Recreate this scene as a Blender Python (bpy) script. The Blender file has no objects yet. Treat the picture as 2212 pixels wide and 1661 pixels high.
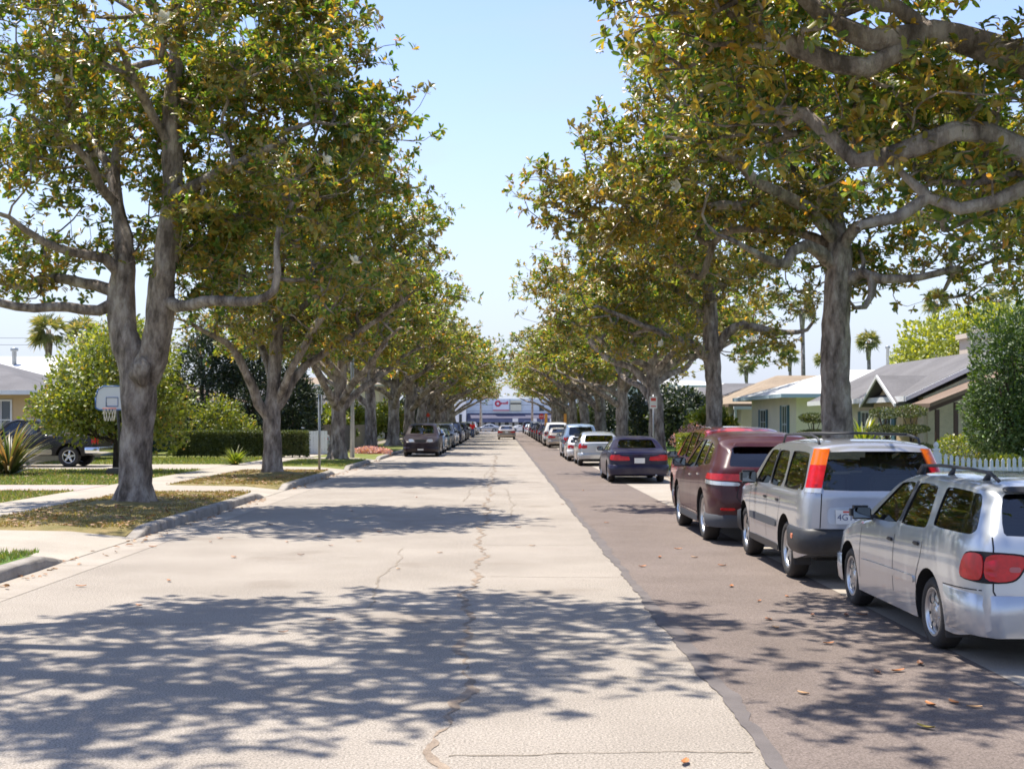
import bpy, bmesh, math, random
import numpy as np
from mathutils import Vector, Matrix, Quaternion

C = bpy.context.scene.collection
sc = bpy.context.scene
F = 2800.0; U0 = 1085.0; V0 = 908.0; H = 1.88     # calibration of the photograph at 2212 px width

# ------------------------------------------------------------------ camera
cam_d = bpy.data.cameras.new('camera')
cam = bpy.data.objects.new('camera', cam_d); C.objects.link(cam)
cam.location = (0, 0, H); cam.rotation_euler = (math.radians(90), 0, 0)
cam_d.sensor_width = 36; cam_d.lens = 36 * F / 2212
cam_d.shift_x = (1106 - U0) / 2212; cam_d.shift_y = (V0 - 830.5) / 2212
cam_d.clip_end = 6000
sc.camera = cam

# ------------------------------------------------------------------ world, sun, exposure
SUN = Vector((-0.27, 0.20, 1.0)).normalized()
w = bpy.data.worlds.new('World'); sc.world = w; w.use_nodes = True
nt = w.node_tree; nt.nodes.clear()
sky = nt.nodes.new('ShaderNodeTexSky'); sky.sky_type = 'NISHITA'; sky.sun_disc = False
sky.sun_elevation = math.asin(SUN.z); sky.sun_rotation = math.atan2(SUN.x, SUN.y)
sky.air_density = 1.0; sky.dust_density = 0.25; sky.ozone_density = 2.2
bg = nt.nodes.new('ShaderNodeBackground'); bg.inputs['Strength'].default_value = 0.15
out = nt.nodes.new('ShaderNodeOutputWorld')
tc = nt.nodes.new('ShaderNodeTexCoord')
mp = nt.nodes.new('ShaderNodeMapping'); mp.inputs['Scale'].default_value = (1.0, 1.0, 4.5)
nz = nt.nodes.new('ShaderNodeTexNoise'); nz.inputs['Scale'].default_value = 3.2; nz.inputs['Detail'].default_value = 7
nz.inputs['Roughness'].default_value = 0.55
rmp = nt.nodes.new('ShaderNodeValToRGB'); rmp.color_ramp.elements[0].position = 0.44; rmp.color_ramp.elements[1].position = 0.78
sep = nt.nodes.new('ShaderNodeSeparateXYZ')
mr = nt.nodes.new('ShaderNodeMapRange'); mr.inputs['From Min'].default_value = 0.0; mr.inputs['From Max'].default_value = 0.45
mr.inputs['To Min'].default_value = 1.0; mr.inputs['To Max'].default_value = 0.10
mul = nt.nodes.new('ShaderNodeMath'); mul.operation = 'MULTIPLY'
mix = nt.nodes.new('ShaderNodeMixRGB'); mix.inputs['Color2'].default_value = (2.2, 2.44, 2.92, 1)
gm = nt.nodes.new('ShaderNodeMixRGB'); gm.blend_type = 'MULTIPLY'; gm.inputs['Fac'].default_value = 1
gm.inputs['Color2'].default_value = (.84, .76, .82, 1)
lk = nt.links.new
lk(tc.outputs['Generated'], mp.inputs[0]); lk(mp.outputs[0], nz.inputs['Vector']); lk(nz.outputs['Fac'], rmp.inputs[0])
lk(tc.outputs['Generated'], sep.inputs[0]); lk(sep.outputs['Z'], mr.inputs['Value'])
hz = nt.nodes.new('ShaderNodeMapRange'); hz.inputs['From Min'].default_value = 0.0; hz.inputs['From Max'].default_value = 0.34; hz.inputs['To Min'].default_value = 1.0; hz.inputs['To Max'].default_value = 0.0
hz.interpolation_type = 'SMOOTHSTEP'; mx_ = nt.nodes.new('ShaderNodeMath'); mx_.operation = 'MAXIMUM'; lk(sep.outputs['Z'], hz.inputs['Value'])
lk(rmp.outputs[0], mx_.inputs[0]); lk(hz.outputs[0], mx_.inputs[1]); lk(mx_.outputs[0], mul.inputs[0]); lk(mr.outputs[0], mul.inputs[1]); lk(mul.outputs[0], mix.inputs['Fac'])
lk(sky.outputs[0], gm.inputs['Color1']); lk(gm.outputs[0], mix.inputs['Color1'])
lk(mix.outputs[0], bg.inputs['Color']); lk(bg.outputs[0], out.inputs[0])

sl = bpy.data.lights.new('sun', 'SUN'); sl.energy = 3.9; sl.angle = math.radians(0.55); sl.color = (1.0, 0.93, 0.83)
so = bpy.data.objects.new('sun', sl); C.objects.link(so)
so.rotation_euler = (-SUN).to_track_quat('-Z', 'Y').to_euler()
sc.view_settings.view_transform = 'Standard'; sc.view_settings.look = 'None'
sc.view_settings.exposure = 1.08; sc.view_settings.gamma = 1
sc.cycles.max_bounces = 8; sc.cycles.diffuse_bounces = 5; sc.cycles.transparent_max_bounces = 12
sc.cycles.filter_width = 1.7
sc.cycles.use_denoising = True

# ------------------------------------------------------------------ helpers
def P(u, v, Y):
    return Vector(((u - U0) * Y / F, Y, H + (V0 - v) * Y / F))

def tag(o, label=None, cat=None, group=None, kind=None):
    if label: o['label'] = label
    if cat: o['category'] = cat
    if group: o['group'] = group
    if kind: o['kind'] = kind
    return o

def empty(name, loc=(0, 0, 0), rz=0.0):
    o = bpy.data.objects.new(name, None); C.objects.link(o)
    o.location = loc; o.rotation_euler = (0, 0, rz); o.empty_display_size = 0.3
    return o

def link_mesh(name, me, parent=None, loc=(0, 0, 0), rz=0):
    o = bpy.data.objects.new(name, me); C.objects.link(o)
    o.location = loc; o.rotation_euler = (0, 0, rz)
    if parent: o.parent = parent
    return o

def arr_mesh(name, verts, faces, mats, midx=None, smooth=True):
    """verts (n,3); faces (m,k) array of equal-sized polygons."""
    verts = np.asarray(verts, dtype=np.float32); faces = np.asarray(faces, dtype=np.int32)
    me = bpy.data.meshes.new(name); m, k = faces.shape
    me.vertices.add(len(verts)); me.vertices.foreach_set('co', verts.ravel())
    me.loops.add(m * k); me.loops.foreach_set('vertex_index', faces.ravel())
    me.polygons.add(m); me.polygons.foreach_set('loop_start', np.arange(0, m * k, k, dtype=np.int32))
    me.polygons.foreach_set('use_smooth', np.full(m, smooth, dtype=bool))
    if midx is not None: me.polygons.foreach_set('material_index', np.asarray(midx, dtype=np.int32))
    for mm in (mats if isinstance(mats, (list, tuple)) else [mats]): me.materials.append(mm)
    me.update(calc_edges=True); me.validate()
    return me

def chil(o): return [c for c in C.objects if c.parent == o]
KIDS = {}
def copy_tree(o, parent=None):
    c = o.copy(); C.objects.link(c); c.parent = parent
    for ch in kids(o): copy_tree(ch, c)
    return c
def kids(o):
    return list(o.children)

class MB:
    def __init__(s): s.v = []; s.f = []; s.m = []; s.sm = []
    def add(s, vs, fs, mi=0, smooth=False):
        b = len(s.v); s.v += [tuple(p) for p in vs]
        for f in fs: s.f.append([i + b for i in f]); s.m.append(mi); s.sm.append(smooth)
        return s
    def box(s, c, d, rz=0, mi=0, M=None):
        x, y, z = [q / 2 for q in d]; vs = []
        for sz in (-1, 1):
            for sx, sy in ((-1, -1), (1, -1), (1, 1), (-1, 1)):
                p = Vector((sx * x, sy * y, sz * z))
                if M is not None: p = M @ p
                elif rz: p = Vector((p.x * math.cos(rz) - p.y * math.sin(rz), p.x * math.sin(rz) + p.y * math.cos(rz), p.z))
                vs.append(p + Vector(c))
        return s.add(vs, [(3, 2, 1, 0), (4, 5, 6, 7), (0, 1, 5, 4), (1, 2, 6, 5), (2, 3, 7, 6), (3, 0, 4, 7)], mi)
    def b2(s, x0, y0, z0, x1, y1, z1, mi=0):
        return s.box(((x0 + x1) / 2, (y0 + y1) / 2, (z0 + z1) / 2), (abs(x1 - x0), abs(y1 - y0), abs(z1 - z0)), mi=mi)
    def tube(s, pts, r, n=8, mi=0, cap=True, smooth=True):
        pts = [Vector(p) for p in pts]; m = len(pts)
        rs = r if isinstance(r, (list, tuple)) else [r] * m
        t0 = (pts[1] - pts[0]).normalized()
        a = t0.orthogonal().normalized(); vs = []
        for i, p in enumerate(pts):
            t = (pts[min(i + 1, m - 1)] - pts[max(i - 1, 0)]).normalized()
            a = (a - t * a.dot(t)).normalized(); b = t.cross(a)
            for k in range(n):
                th = 2 * math.pi * k / n
                vs.append(p + (a * math.cos(th) + b * math.sin(th)) * rs[i])
        fs = []
        for i in range(m - 1):
            for k in range(n):
                k2 = (k + 1) % n
                fs.append((i * n + k, i * n + k2, (i + 1) * n + k2, (i + 1) * n + k))
        if cap: fs += [tuple(range(n))[::-1], tuple(range((m - 1) * n, m * n))]
        return s.add(vs, fs, mi, smooth)
    def lathe(s, prof, c=(0, 0, 0), n=24, mi=0, axis='z', smooth=True, close=False):
        vs = []; m = len(prof)
        for r, z in prof:
            for k in range(n):
                th = 2 * math.pi * k / n; p = (r * math.cos(th), r * math.sin(th), z)
                if axis == 'x': p = (p[2], p[0], p[1])
                if axis == 'y': p = (p[1], p[2], p[0])
                vs.append((p[0] + c[0], p[1] + c[1], p[2] + c[2]))
        fs = []; L = m if close else m - 1
        for i in range(L):
            j = (i + 1) % m
            for k in range(n):
                k2 = (k + 1) % n; fs.append((i * n + k, i * n + k2, j * n + k2, j * n + k))
        return s.add(vs, fs, mi, smooth)
    def prism(s, poly, axis, a, b, mi=0, smooth=False):
        """poly: 2D points; extruded along axis from a to b. other axes in order."""
        n = len(poly)
        def mk(p, q):
            if axis == 'x': return (q, p[0], p[1])
            if axis == 'y': return (p[0], q, p[1])
            return (p[0], p[1], q)
        vs = [mk(p, a) for p in poly] + [mk(p, b) for p in poly]
        fs = [tuple(range(n))[::-1], tuple(range(n, 2 * n))] + [(i, (i + 1) % n, n + (i + 1) % n, n + i) for i in range(n)]
        return s.add(vs, fs, mi, smooth)
    def mesh(s, name, mats, bevel=0, fix=True):
        me = bpy.data.meshes.new(name); me.from_pydata(s.v, [], s.f)
        for mm in (mats if isinstance(mats, (list, tuple)) else [mats]): me.materials.append(mm)
        me.polygons.foreach_set('material_index', s.m); me.polygons.foreach_set('use_smooth', s.sm)
        if bevel or fix:
            bm = bmesh.new(); bm.from_mesh(me)
            bmesh.ops.recalc_face_normals(bm, faces=bm.faces)
            if bevel:
                bmesh.ops.bevel(bm, geom=bm.edges[:], offset=bevel, segments=2, affect='EDGES', clamp_overlap=True)
            bm.to_mesh(me); bm.free()
        me.update(); return me
    def build(s, name, mats, parent=None, bevel=0, loc=(0, 0, 0), rz=0, fix=True):
        return link_mesh(name, s.mesh(name, mats, bevel, fix), parent, loc, rz)

# ------------------------------------------------------------------ materials
def new_mat(name):
    m = bpy.data.materials.new(name); m.use_nodes = True; t = m.node_tree
    return m, t, t.nodes['Principled BSDF'], t.links.new

def mat(name, col, rough=0.6, metal=0.0, var=0.0, vscale=3.0, bump=0.0, bscale=40.0, spec=0.5, coat=0.0, col2=None, detail=5):
    m, t, b, lk = new_mat(name)
    b.inputs['Base Color'].default_value = (*col, 1); b.inputs['Roughness'].default_value = rough
    b.inputs['Metallic'].default_value = metal; b.inputs['Specular IOR Level'].default_value = spec
    if coat: b.inputs['Coat Weight'].default_value = coat; b.inputs['Coat Roughness'].default_value = 0.04
    tc = t.nodes.new('ShaderNodeTexCoord')
    if var or col2:
        n = t.nodes.new('ShaderNodeTexNoise'); n.inputs['Scale'].default_value = vscale; n.inputs['Detail'].default_value = detail
        n.inputs['Roughness'].default_value = 0.62
        r = t.nodes.new('ShaderNodeValToRGB'); r.color_ramp.elements[0].position = 0.3; r.color_ramp.elements[1].position = 0.72
        c1 = [max(0, c * (1 - var)) for c in col]; c2 = col2 or [min(1, c * (1 + var)) for c in col]
        r.color_ramp.elements[0].color = (*c1, 1); r.color_ramp.elements[1].color = (*c2, 1)
        lk(tc.outputs['Object'], n.inputs['Vector']); lk(n.outputs['Fac'], r.inputs[0]); lk(r.outputs[0], b.inputs['Base Color'])
    if bump:
        n2 = t.nodes.new('ShaderNodeTexNoise'); n2.inputs['Scale'].default_value = bscale; n2.inputs['Detail'].default_value = 4
        bp = t.nodes.new('ShaderNodeBump'); bp.inputs['Strength'].default_value = bump; bp.inputs['Distance'].default_value = 0.02
        lk(tc.outputs['Object'], n2.inputs['Vector']); lk(n2.outputs['Fac'], bp.inputs['Height']); lk(bp.outputs[0], b.inputs['Normal'])
    return m

def leaf_mat(name, cols, back, gloss=0.35, trans=0.22, backmix=0.75):
    m, t, b, lk = new_mat(name)
    g = t.nodes.new('ShaderNodeNewGeometry')
    r = t.nodes.new('ShaderNodeValToRGB'); r.color_ramp.interpolation = 'LINEAR'
    els = r.color_ramp.elements
    while len(els) < len(cols): els.new(0.5)
    for i, (p, c) in enumerate(cols): els[i].position = p; els[i].color = (*c, 1)
    lk(g.outputs['Random Per Island'], r.inputs[0])
    # backs of the leaves
    r2 = t.nodes.new('ShaderNodeValToRGB'); e2 = r2.color_ramp.elements
    e2[0].color = (*back[0], 1); e2[1].color = (*back[1], 1); e2[0].position = 0.15; e2[1].position = 0.85
    mm = t.nodes.new('ShaderNodeMath'); mm.operation = 'MULTIPLY_ADD'; mm.inputs[1].default_value = 7.31; mm.inputs[2].default_value = 0.17
    fr = t.nodes.new('ShaderNodeMath'); fr.operation = 'FRACT'
    lk(g.outputs['Random Per Island'], mm.inputs[0]); lk(mm.outputs[0], fr.inputs[0]); lk(fr.outputs[0], r2.inputs[0])
    mx = t.nodes.new('ShaderNodeMixRGB')
    sc_ = t.nodes.new('ShaderNodeMath'); sc_.operation = 'MULTIPLY'; sc_.inputs[1].default_value = backmix
    lk(g.outputs['Backfacing'], sc_.inputs[0]); lk(sc_.outputs[0], mx.inputs['Fac'])
    lk(r.outputs[0], mx.inputs['Color1']); lk(r2.outputs[0], mx.inputs['Color2'])
    lk(mx.outputs[0], b.inputs['Base Color']); b.inputs['Roughness'].default_value = gloss
    b.inputs['Specular IOR Level'].default_value = 0.85
    tr = t.nodes.new('ShaderNodeBsdfTranslucent')
    br = t.nodes.new('ShaderNodeMixRGB'); br.blend_type = 'MULTIPLY'; br.inputs['Fac'].default_value = 1; br.inputs['Color2'].default_value = (2.2, 2.0, 0.7, 1)
    lk(mx.outputs[0], br.inputs['Color1']); lk(br.outputs[0], tr.inputs['Color'])
    ms = t.nodes.new('ShaderNodeMixShader'); ms.inputs['Fac'].default_value = trans
    o = t.nodes['Material Output']
    lk(b.outputs[0], ms.inputs[1]); lk(tr.outputs[0], ms.inputs[2]); lk(ms.outputs[0], o.inputs['Surface'])
    return m

def ground_mat(name, cA, cB, cC=None, fine=180.0, finev=0.35, patch=0.6, rough=0.9, bump=0.3, cDark=None, streak=None):
    m, t, b, lk = new_mat(name)
    tc = t.nodes.new('ShaderNodeTexCoord')
    def noise(s, d=6, r=0.6):
        n = t.nodes.new('ShaderNodeTexNoise'); n.inputs['Scale'].default_value = s; n.inputs['Detail'].default_value = d
        n.inputs['Roughness'].default_value = r; lk(tc.outputs['Object'], n.inputs['Vector']); return n
    n1 = noise(patch); r1 = t.nodes.new('ShaderNodeValToRGB')
    e = r1.color_ramp.elements; e[0].position = 0.35; e[1].position = 0.65; e[0].color = (*cA, 1); e[1].color = (*cB, 1)
    if cC: q = e.new(0.8); q.color = (*cC, 1)
    lk(n1.outputs['Fac'], r1.inputs[0])
    n2 = noise(fine, 6, 0.85); r2 = t.nodes.new('ShaderNodeValToRGB')
    e = r2.color_ramp.elements; e[0].position = 0.32; e[1].position = 0.68
    e[0].color = (1 - finev, 1 - finev, 1 - finev, 1); e[1].color = (1 + finev * .6,) * 3 + (1,)
    lk(n2.outputs['Fac'], r2.inputs[0])
    mx = t.nodes.new('ShaderNodeMixRGB'); mx.blend_type = 'MULTIPLY'; mx.inputs['Fac'].default_value = 1
    lk(r1.outputs[0], mx.inputs['Color1']); lk(r2.outputs[0], mx.inputs['Color2'])
    last = mx.outputs[0]
    if cDark:      # stains with a shape of their own
        n3 = noise(cDark[1], 4, 0.5); r3 = t.nodes.new('ShaderNodeValToRGB')
        e = r3.color_ramp.elements; e[0].position = cDark[2]; e[1].position = cDark[2] + .1
        e[0].color = (0, 0, 0, 1); e[1].color = (cDark[3],) * 3 + (1,)
        lk(n3.outputs['Fac'], r3.inputs[0])
        m2 = t.nodes.new('ShaderNodeMixRGB'); m2.inputs['Color2'].default_value = (*cDark[0], 1)
        lk(r3.outputs[0], m2.inputs['Fac']); lk(last, m2.inputs['Color1']); last = m2.outputs[0]
    lk(last, b.inputs['Base Color']); b.inputs['Roughness'].default_value = rough; b.inputs['Specular IOR Level'].default_value = 0.25
    bp = t.nodes.new('ShaderNodeBump'); bp.inputs['Strength'].default_value = bump; bp.inputs['Distance'].default_value = 0.01
    lk(n2.outputs['Fac'], bp.inputs['Height']); lk(bp.outputs[0], b.inputs['Normal'])
    return m

def glass_mat(name, tint=(.4, .45, .43), ior=1.5, dens=1.0):
    m = bpy.data.materials.new(name); m.use_nodes = True; t = m.node_tree; t.nodes.clear(); lk = t.links.new
    o = t.nodes.new('ShaderNodeOutputMaterial'); tr = t.nodes.new('ShaderNodeBsdfTransparent'); gl = t.nodes.new('ShaderNodeBsdfGlossy')
    tr.inputs[0].default_value = (*tint, 1); gl.inputs['Roughness'].default_value = 0.015; gl.inputs['Color'].default_value = (1, 1, 1, 1)
    fr = t.nodes.new('ShaderNodeFresnel'); fr.inputs[0].default_value = ior
    mu = t.nodes.new('ShaderNodeMath'); mu.operation = 'MULTIPLY_ADD'; mu.inputs[1].default_value = 1.3 * dens; mu.inputs[2].default_value = 0.03; mu.use_clamp = True
    ms = t.nodes.new('ShaderNodeMixShader')
    lk(fr.outputs[0], mu.inputs[0]); lk(mu.outputs[0], ms.inputs[0]); lk(tr.outputs[0], ms.inputs[1]); lk(gl.outputs[0], ms.inputs[2]); lk(ms.outputs[0], o.inputs[0])
    return m

def paint(name, col, metal=0.0, rough=0.32):
    m, t, b, lk = new_mat(name)
    b.inputs['Metallic'].default_value = metal; b.inputs['Roughness'].default_value = rough
    b.inputs['Coat Weight'].default_value = 1.0 if max(col) > .15 else (.35 if max(col) > .02 else .15); b.inputs['Coat Roughness'].default_value = 0.05
    if max(col) < .15: b.inputs['Specular IOR Level'].default_value = .2
    tc = t.nodes.new('ShaderNodeTexCoord'); n = t.nodes.new('ShaderNodeTexNoise'); n.inputs['Scale'].default_value = 2.3; n.inputs['Detail'].default_value = 6
    r = t.nodes.new('ShaderNodeValToRGB'); r.color_ramp.elements[0].position = .3; r.color_ramp.elements[1].position = .8
    r.color_ramp.elements[0].color = (*col, 1)
    dust = [c * .9 + .1 * d for c, d in zip(col, (.42, .37, .3))]; r.color_ramp.elements[1].color = (*dust, 1)
    lk(tc.outputs['Object'], n.inputs[0]); lk(n.outputs['Fac'], r.inputs[0]); lk(r.outputs[0], b.inputs['Base Color'])
    return m

M = {}
M['asphalt_light'] = ground_mat('weathered_asphalt', (.335, .295, .247), (.41, .364, .308), fine=66, finev=1.0, patch=.5, bump=.15, cDark=((.21, .175, .14), .55, .6, .6))
M['asphalt_dark'] = ground_mat('newer_asphalt', (.18, .145, .124), (.225, .183, .158), fine=70, finev=.85, patch=.7, bump=.2, cDark=((.10, .085, .08), .6, .68, .5))
M['asphalt_seam'] = ground_mat('asphalt_joint', (.13, .115, .11), (.175, .155, .145), fine=110, finev=.3, patch=2.5, bump=.4)
M['tar'] = ground_mat('joint_sealant', (.36, .285, .215), (.21, .165, .125), fine=60, finev=.5, patch=5, bump=.2)
M['crack'] = ground_mat('crack_dirt', (.24, .2, .155), (.31, .265, .21), fine=60, finev=.3, patch=6, bump=.2)
M['gutter'] = ground_mat('gutter_concrete', (.34, .3, .25), (.4, .355, .3), fine=60, finev=.3, patch=.9, bump=.2, cDark=((.24, .2, .17), .7, .62, .5))
M['concrete'] = ground_mat('pavement_concrete', (.36, .32, .265), (.43, .385, .32), fine=60, finev=.3, patch=.7, bump=.15, cDark=((.28, .24, .2), 1.1, .66, .5))
M['curb'] = ground_mat('kerb_concrete', (.26, .235, .205), (.38, .35, .31), fine=60, finev=.25, patch=3.0, bump=.3, cDark=((.12, .11, .1), 2.5, .58, .6))
M['pavers'] = ground_mat('driveway_pavers', (.40, .31, .28), (.47, .38, .34), fine=40, finev=.35, patch=3.0, bump=.2)
M['lawn'] = ground_mat('lawn', (.12, .17, .03), (.24, .23, .07), (.34, .27, .12), fine=60, finev=.5, patch=.75, bump=1.0)
M['lawn_green'] = ground_mat('lawn_green', (.08, .17, .03), (.13, .21, .04), fine=80, finev=.5, patch=.9, bump=1.0)
M['verge'] = ground_mat('dry_verge', (.17, .155, .05), (.3, .225, .1), (.25, .16, .09), fine=45, finev=.55, patch=1.6, bump=1.0)
M['ground'] = ground_mat('ground', (.13, .12, .05), (.2, .17, .09), fine=8, finev=.3, patch=.05, bump=.2)
M['bark'] = None
# ------------------------------------------------------------------ bark
def bark_mat(name, c1, c2, c3, spot=None):
    m, t, b, lk = new_mat(name)
    tc = t.nodes.new('ShaderNodeTexCoord')
    mp = t.nodes.new('ShaderNodeMapping'); mp.inputs['Scale'].default_value = (1, 1, .35); lk(tc.outputs['Object'], mp.inputs[0])
    n = t.nodes.new('ShaderNodeTexNoise'); n.inputs['Scale'].default_value = 4.2; n.inputs['Detail'].default_value = 8; n.inputs['Roughness'].default_value = .7
    lk(mp.outputs[0], n.inputs[0])
    r = t.nodes.new('ShaderNodeValToRGB'); e = r.color_ramp.elements; e[0].position = .38; e[1].position = .63; e[0].color = (*c1, 1); e[1].color = (*c2, 1)
    q = e.new(.52); q.color = (*c3, 1)
    lk(n.outputs['Fac'], r.inputs[0]); lk(r.outputs[0], b.inputs['Base Color']); b.inputs['Roughness'].default_value = .85
    b.inputs['Specular IOR Level'].default_value = .25
    v = t.nodes.new('ShaderNodeTexNoise'); v.inputs['Scale'].default_value = 26; v.inputs['Detail'].default_value = 6; v.inputs['Roughness'].default_value = .7; lk(mp.outputs[0], v.inputs[0])
    w_ = t.nodes.new('ShaderNodeTexVoronoi'); w_.inputs['Scale'].default_value = 7; lk(mp.outputs[0], w_.inputs[0])
    ad = t.nodes.new('ShaderNodeMath'); ad.operation = 'ADD'; lk(v.outputs['Fac'], ad.inputs[0]); lk(w_.outputs['Distance'], ad.inputs[1])
    bp = t.nodes.new('ShaderNodeBump'); bp.inputs['Strength'].default_value = 1.0; bp.inputs['Distance'].default_value = .07
    lk(ad.outputs[0], bp.inputs['Height']); lk(bp.outputs[0], b.inputs['Normal'])
    return m
M['bark'] = bark_mat('magnolia_bark', (.12, .095, .076), (.54, .47, .395), (.34, .28, .232))
M['bark_dark'] = bark_mat('dark_bark', (.045, .034, .026), (.12, .095, .075), (.08, .062, .05))
M['magnolia'] = leaf_mat('magnolia_leaves',
    [(0.0, (.035, .09, .02)), (.33, (.08, .165, .028)), (.62, (.16, .23, .04)), (.83, (.28, .28, .05)), (.95, (.4, .27, .055)), (1.0, (.5, .22, .05))],
    ((.38, .22, .055), (.22, .23, .06)), gloss=.33, trans=.42, backmix=.7)
M['magnolia_rusty'] = leaf_mat('rusty_magnolia_leaves',
    [(0.0, (.03, .08, .018)), (.32, (.075, .145, .025)), (.6, (.155, .205, .036)), (.8, (.25, .24, .043)), (.94, (.36, .25, .05)), (1.0, (.48, .22, .05))],
    ((.37, .22, .05), (.235, .23, .055)), gloss=.32, trans=.42, backmix=.78)
M['blossom'] = mat('blossom', (.82, .78, .64), .5)
M['bush'] = leaf_mat('bush_leaves', [(0, (.08, .13, .015)), (.5, (.16, .22, .025)), (.85, (.29, .31, .045)), (1, (.36, .22, .07))], ((.12, .16, .03), (.22, .24, .05)), .42, .35)
M['dark_leaves'] = leaf_mat('dark_leaves', [(0, (.012, .025, .008)), (.6, (.025, .05, .014)), (1, (.05, .08, .02))], ((.02, .035, .012), (.03, .05, .015)), .5, .15)
M['lime_leaves'] = leaf_mat('lime_leaves', [(0, (.2, .26, .02)), (.6, (.36, .40, .04)), (1, (.5, .48, .08))], ((.15, .18, .03), (.2, .24, .04)), .5, .3)
M['juniper'] = leaf_mat('juniper_leaves', [(0, (.045, .105, .015)), (.6, (.10, .19, .025)), (1, (.18, .26, .04))], ((.03, .06, .012), (.04, .08, .015)), .6, .15)
M['hedge_leaves'] = leaf_mat('hedge_leaves', [(0, (.06, .095, .018)), (.6, (.11, .15, .03)), (1, (.19, .19, .055))], ((.05, .07, .02), (.08, .1, .03)), .5, .2)
M['flax'] = leaf_mat('flax_blades', [(0, (.05, .09, .03)), (.5, (.13, .15, .06)), (.8, (.26, .18, .1)), (1, (.3, .12, .07))], ((.1, .1, .04), (.2, .14, .07)), .45, .25)
M['palm_leaf'] = leaf_mat('palm_fronds', [(0, (.10, .13, .05)), (.6, (.19, .21, .08)), (1, (.36, .28, .16))], ((.12, .14, .05), (.2, .2, .08)), .5, .3)
M['flower_pink'] = leaf_mat('pink_flowers', [(0, (.1, .14, .04)), (.4, (.7, .35, .42)), (.8, (.8, .55, .55)), (1, (.6, .15, .3))], ((.5, .3, .3), (.6, .4, .4)), .6, .2)

# ------------------------------------------------------------------ leaves (numpy)
LEAFV = np.array([[0, 0, 0], [.3, -.42, .07], [.3, .42, .07], [.74, -.4, .05], [.74, .4, .05], [1, 0, -.1], [.5, 0, -.01]])
LEAFF = np.array([[0, 6, 1], [0, 2, 6], [1, 6, 3], [2, 4, 6], [3, 6, 5], [4, 5, 6]])
def norm(a): return a / np.maximum(np.linalg.norm(a, axis=-1, keepdims=True), 1e-9)
def leaf_arrays(c, ax, ref, L, Wd):
    a = norm(ax); n = norm(ref - (ref * a).sum(1, keepdims=True) * a); b = np.cross(n, a)
    V = (c[:, None, :] + a[:, None, :] * (LEAFV[None, :, 0:1] * L[:, None, None])
         + b[:, None, :] * (LEAFV[None, :, 1:2] * Wd[:, None, None]) + n[:, None, :] * (LEAFV[None, :, 2:3] * L[:, None, None]))
    N = len(c); Fc = (LEAFF[None] + (np.arange(N) * 7)[:, None, None]).reshape(-1, 3)
    return V.reshape(-1, 3), Fc

def rosettes(tips, dirs, rng, nl=8, L=.17, Wd=.07, jit=0.0, spread=(.6, 1.5)):
    N = len(tips); d = norm(dirs)
    t = np.repeat(tips, nl, 0); D = np.repeat(d, nl, 0)
    rnd = norm(rng.normal(size=(N * nl, 3))); rad = norm(rnd - (rnd * D).sum(1, keepdims=True) * D)
    ph = rng.uniform(*spread, N * nl)[:, None]
    ax = D * np.cos(ph) + rad * np.sin(ph) + rng.normal(0, .12, (N * nl, 3)) + np.array([0, 0, -.12])
    ln = L * rng.uniform(.5, 1.28, N * nl)
    c = t - D * rng.uniform(0, .09, N * nl)[:, None] + rad * .01
    ref = D + np.array([0, 0, .35])
    return leaf_arrays(c, ax, ref, ln, ln * (Wd / L) * rng.uniform(.8, 1.2, N * nl))

# ------------------------------------------------------------------ trees
def resample(pts, rad, step):
    pts = [np.array(p, float) for p in pts]; o = [pts[0]]; r = [rad[0]]
    for i in range(len(pts) - 1):
        # Catmull-Rom
        p0 = pts[max(i - 1, 0)]; p1 = pts[i]; p2 = pts[i + 1]; p3 = pts[min(i + 2, len(pts) - 1)]
        n = max(1, int(round(np.linalg.norm(p2 - p1) / step)))
        for k in range(1, n + 1):
            t = k / n
            q = .5 * ((2 * p1) + (-p0 + p2) * t + (2 * p0 - 5 * p1 + 4 * p2 - p3) * t * t + (-p0 + 3 * p1 - 3 * p2 + p3) * t ** 3)
            o.append(q); r.append(rad[i] * (1 - t) + rad[i + 1] * t)
    return o, r

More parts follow.
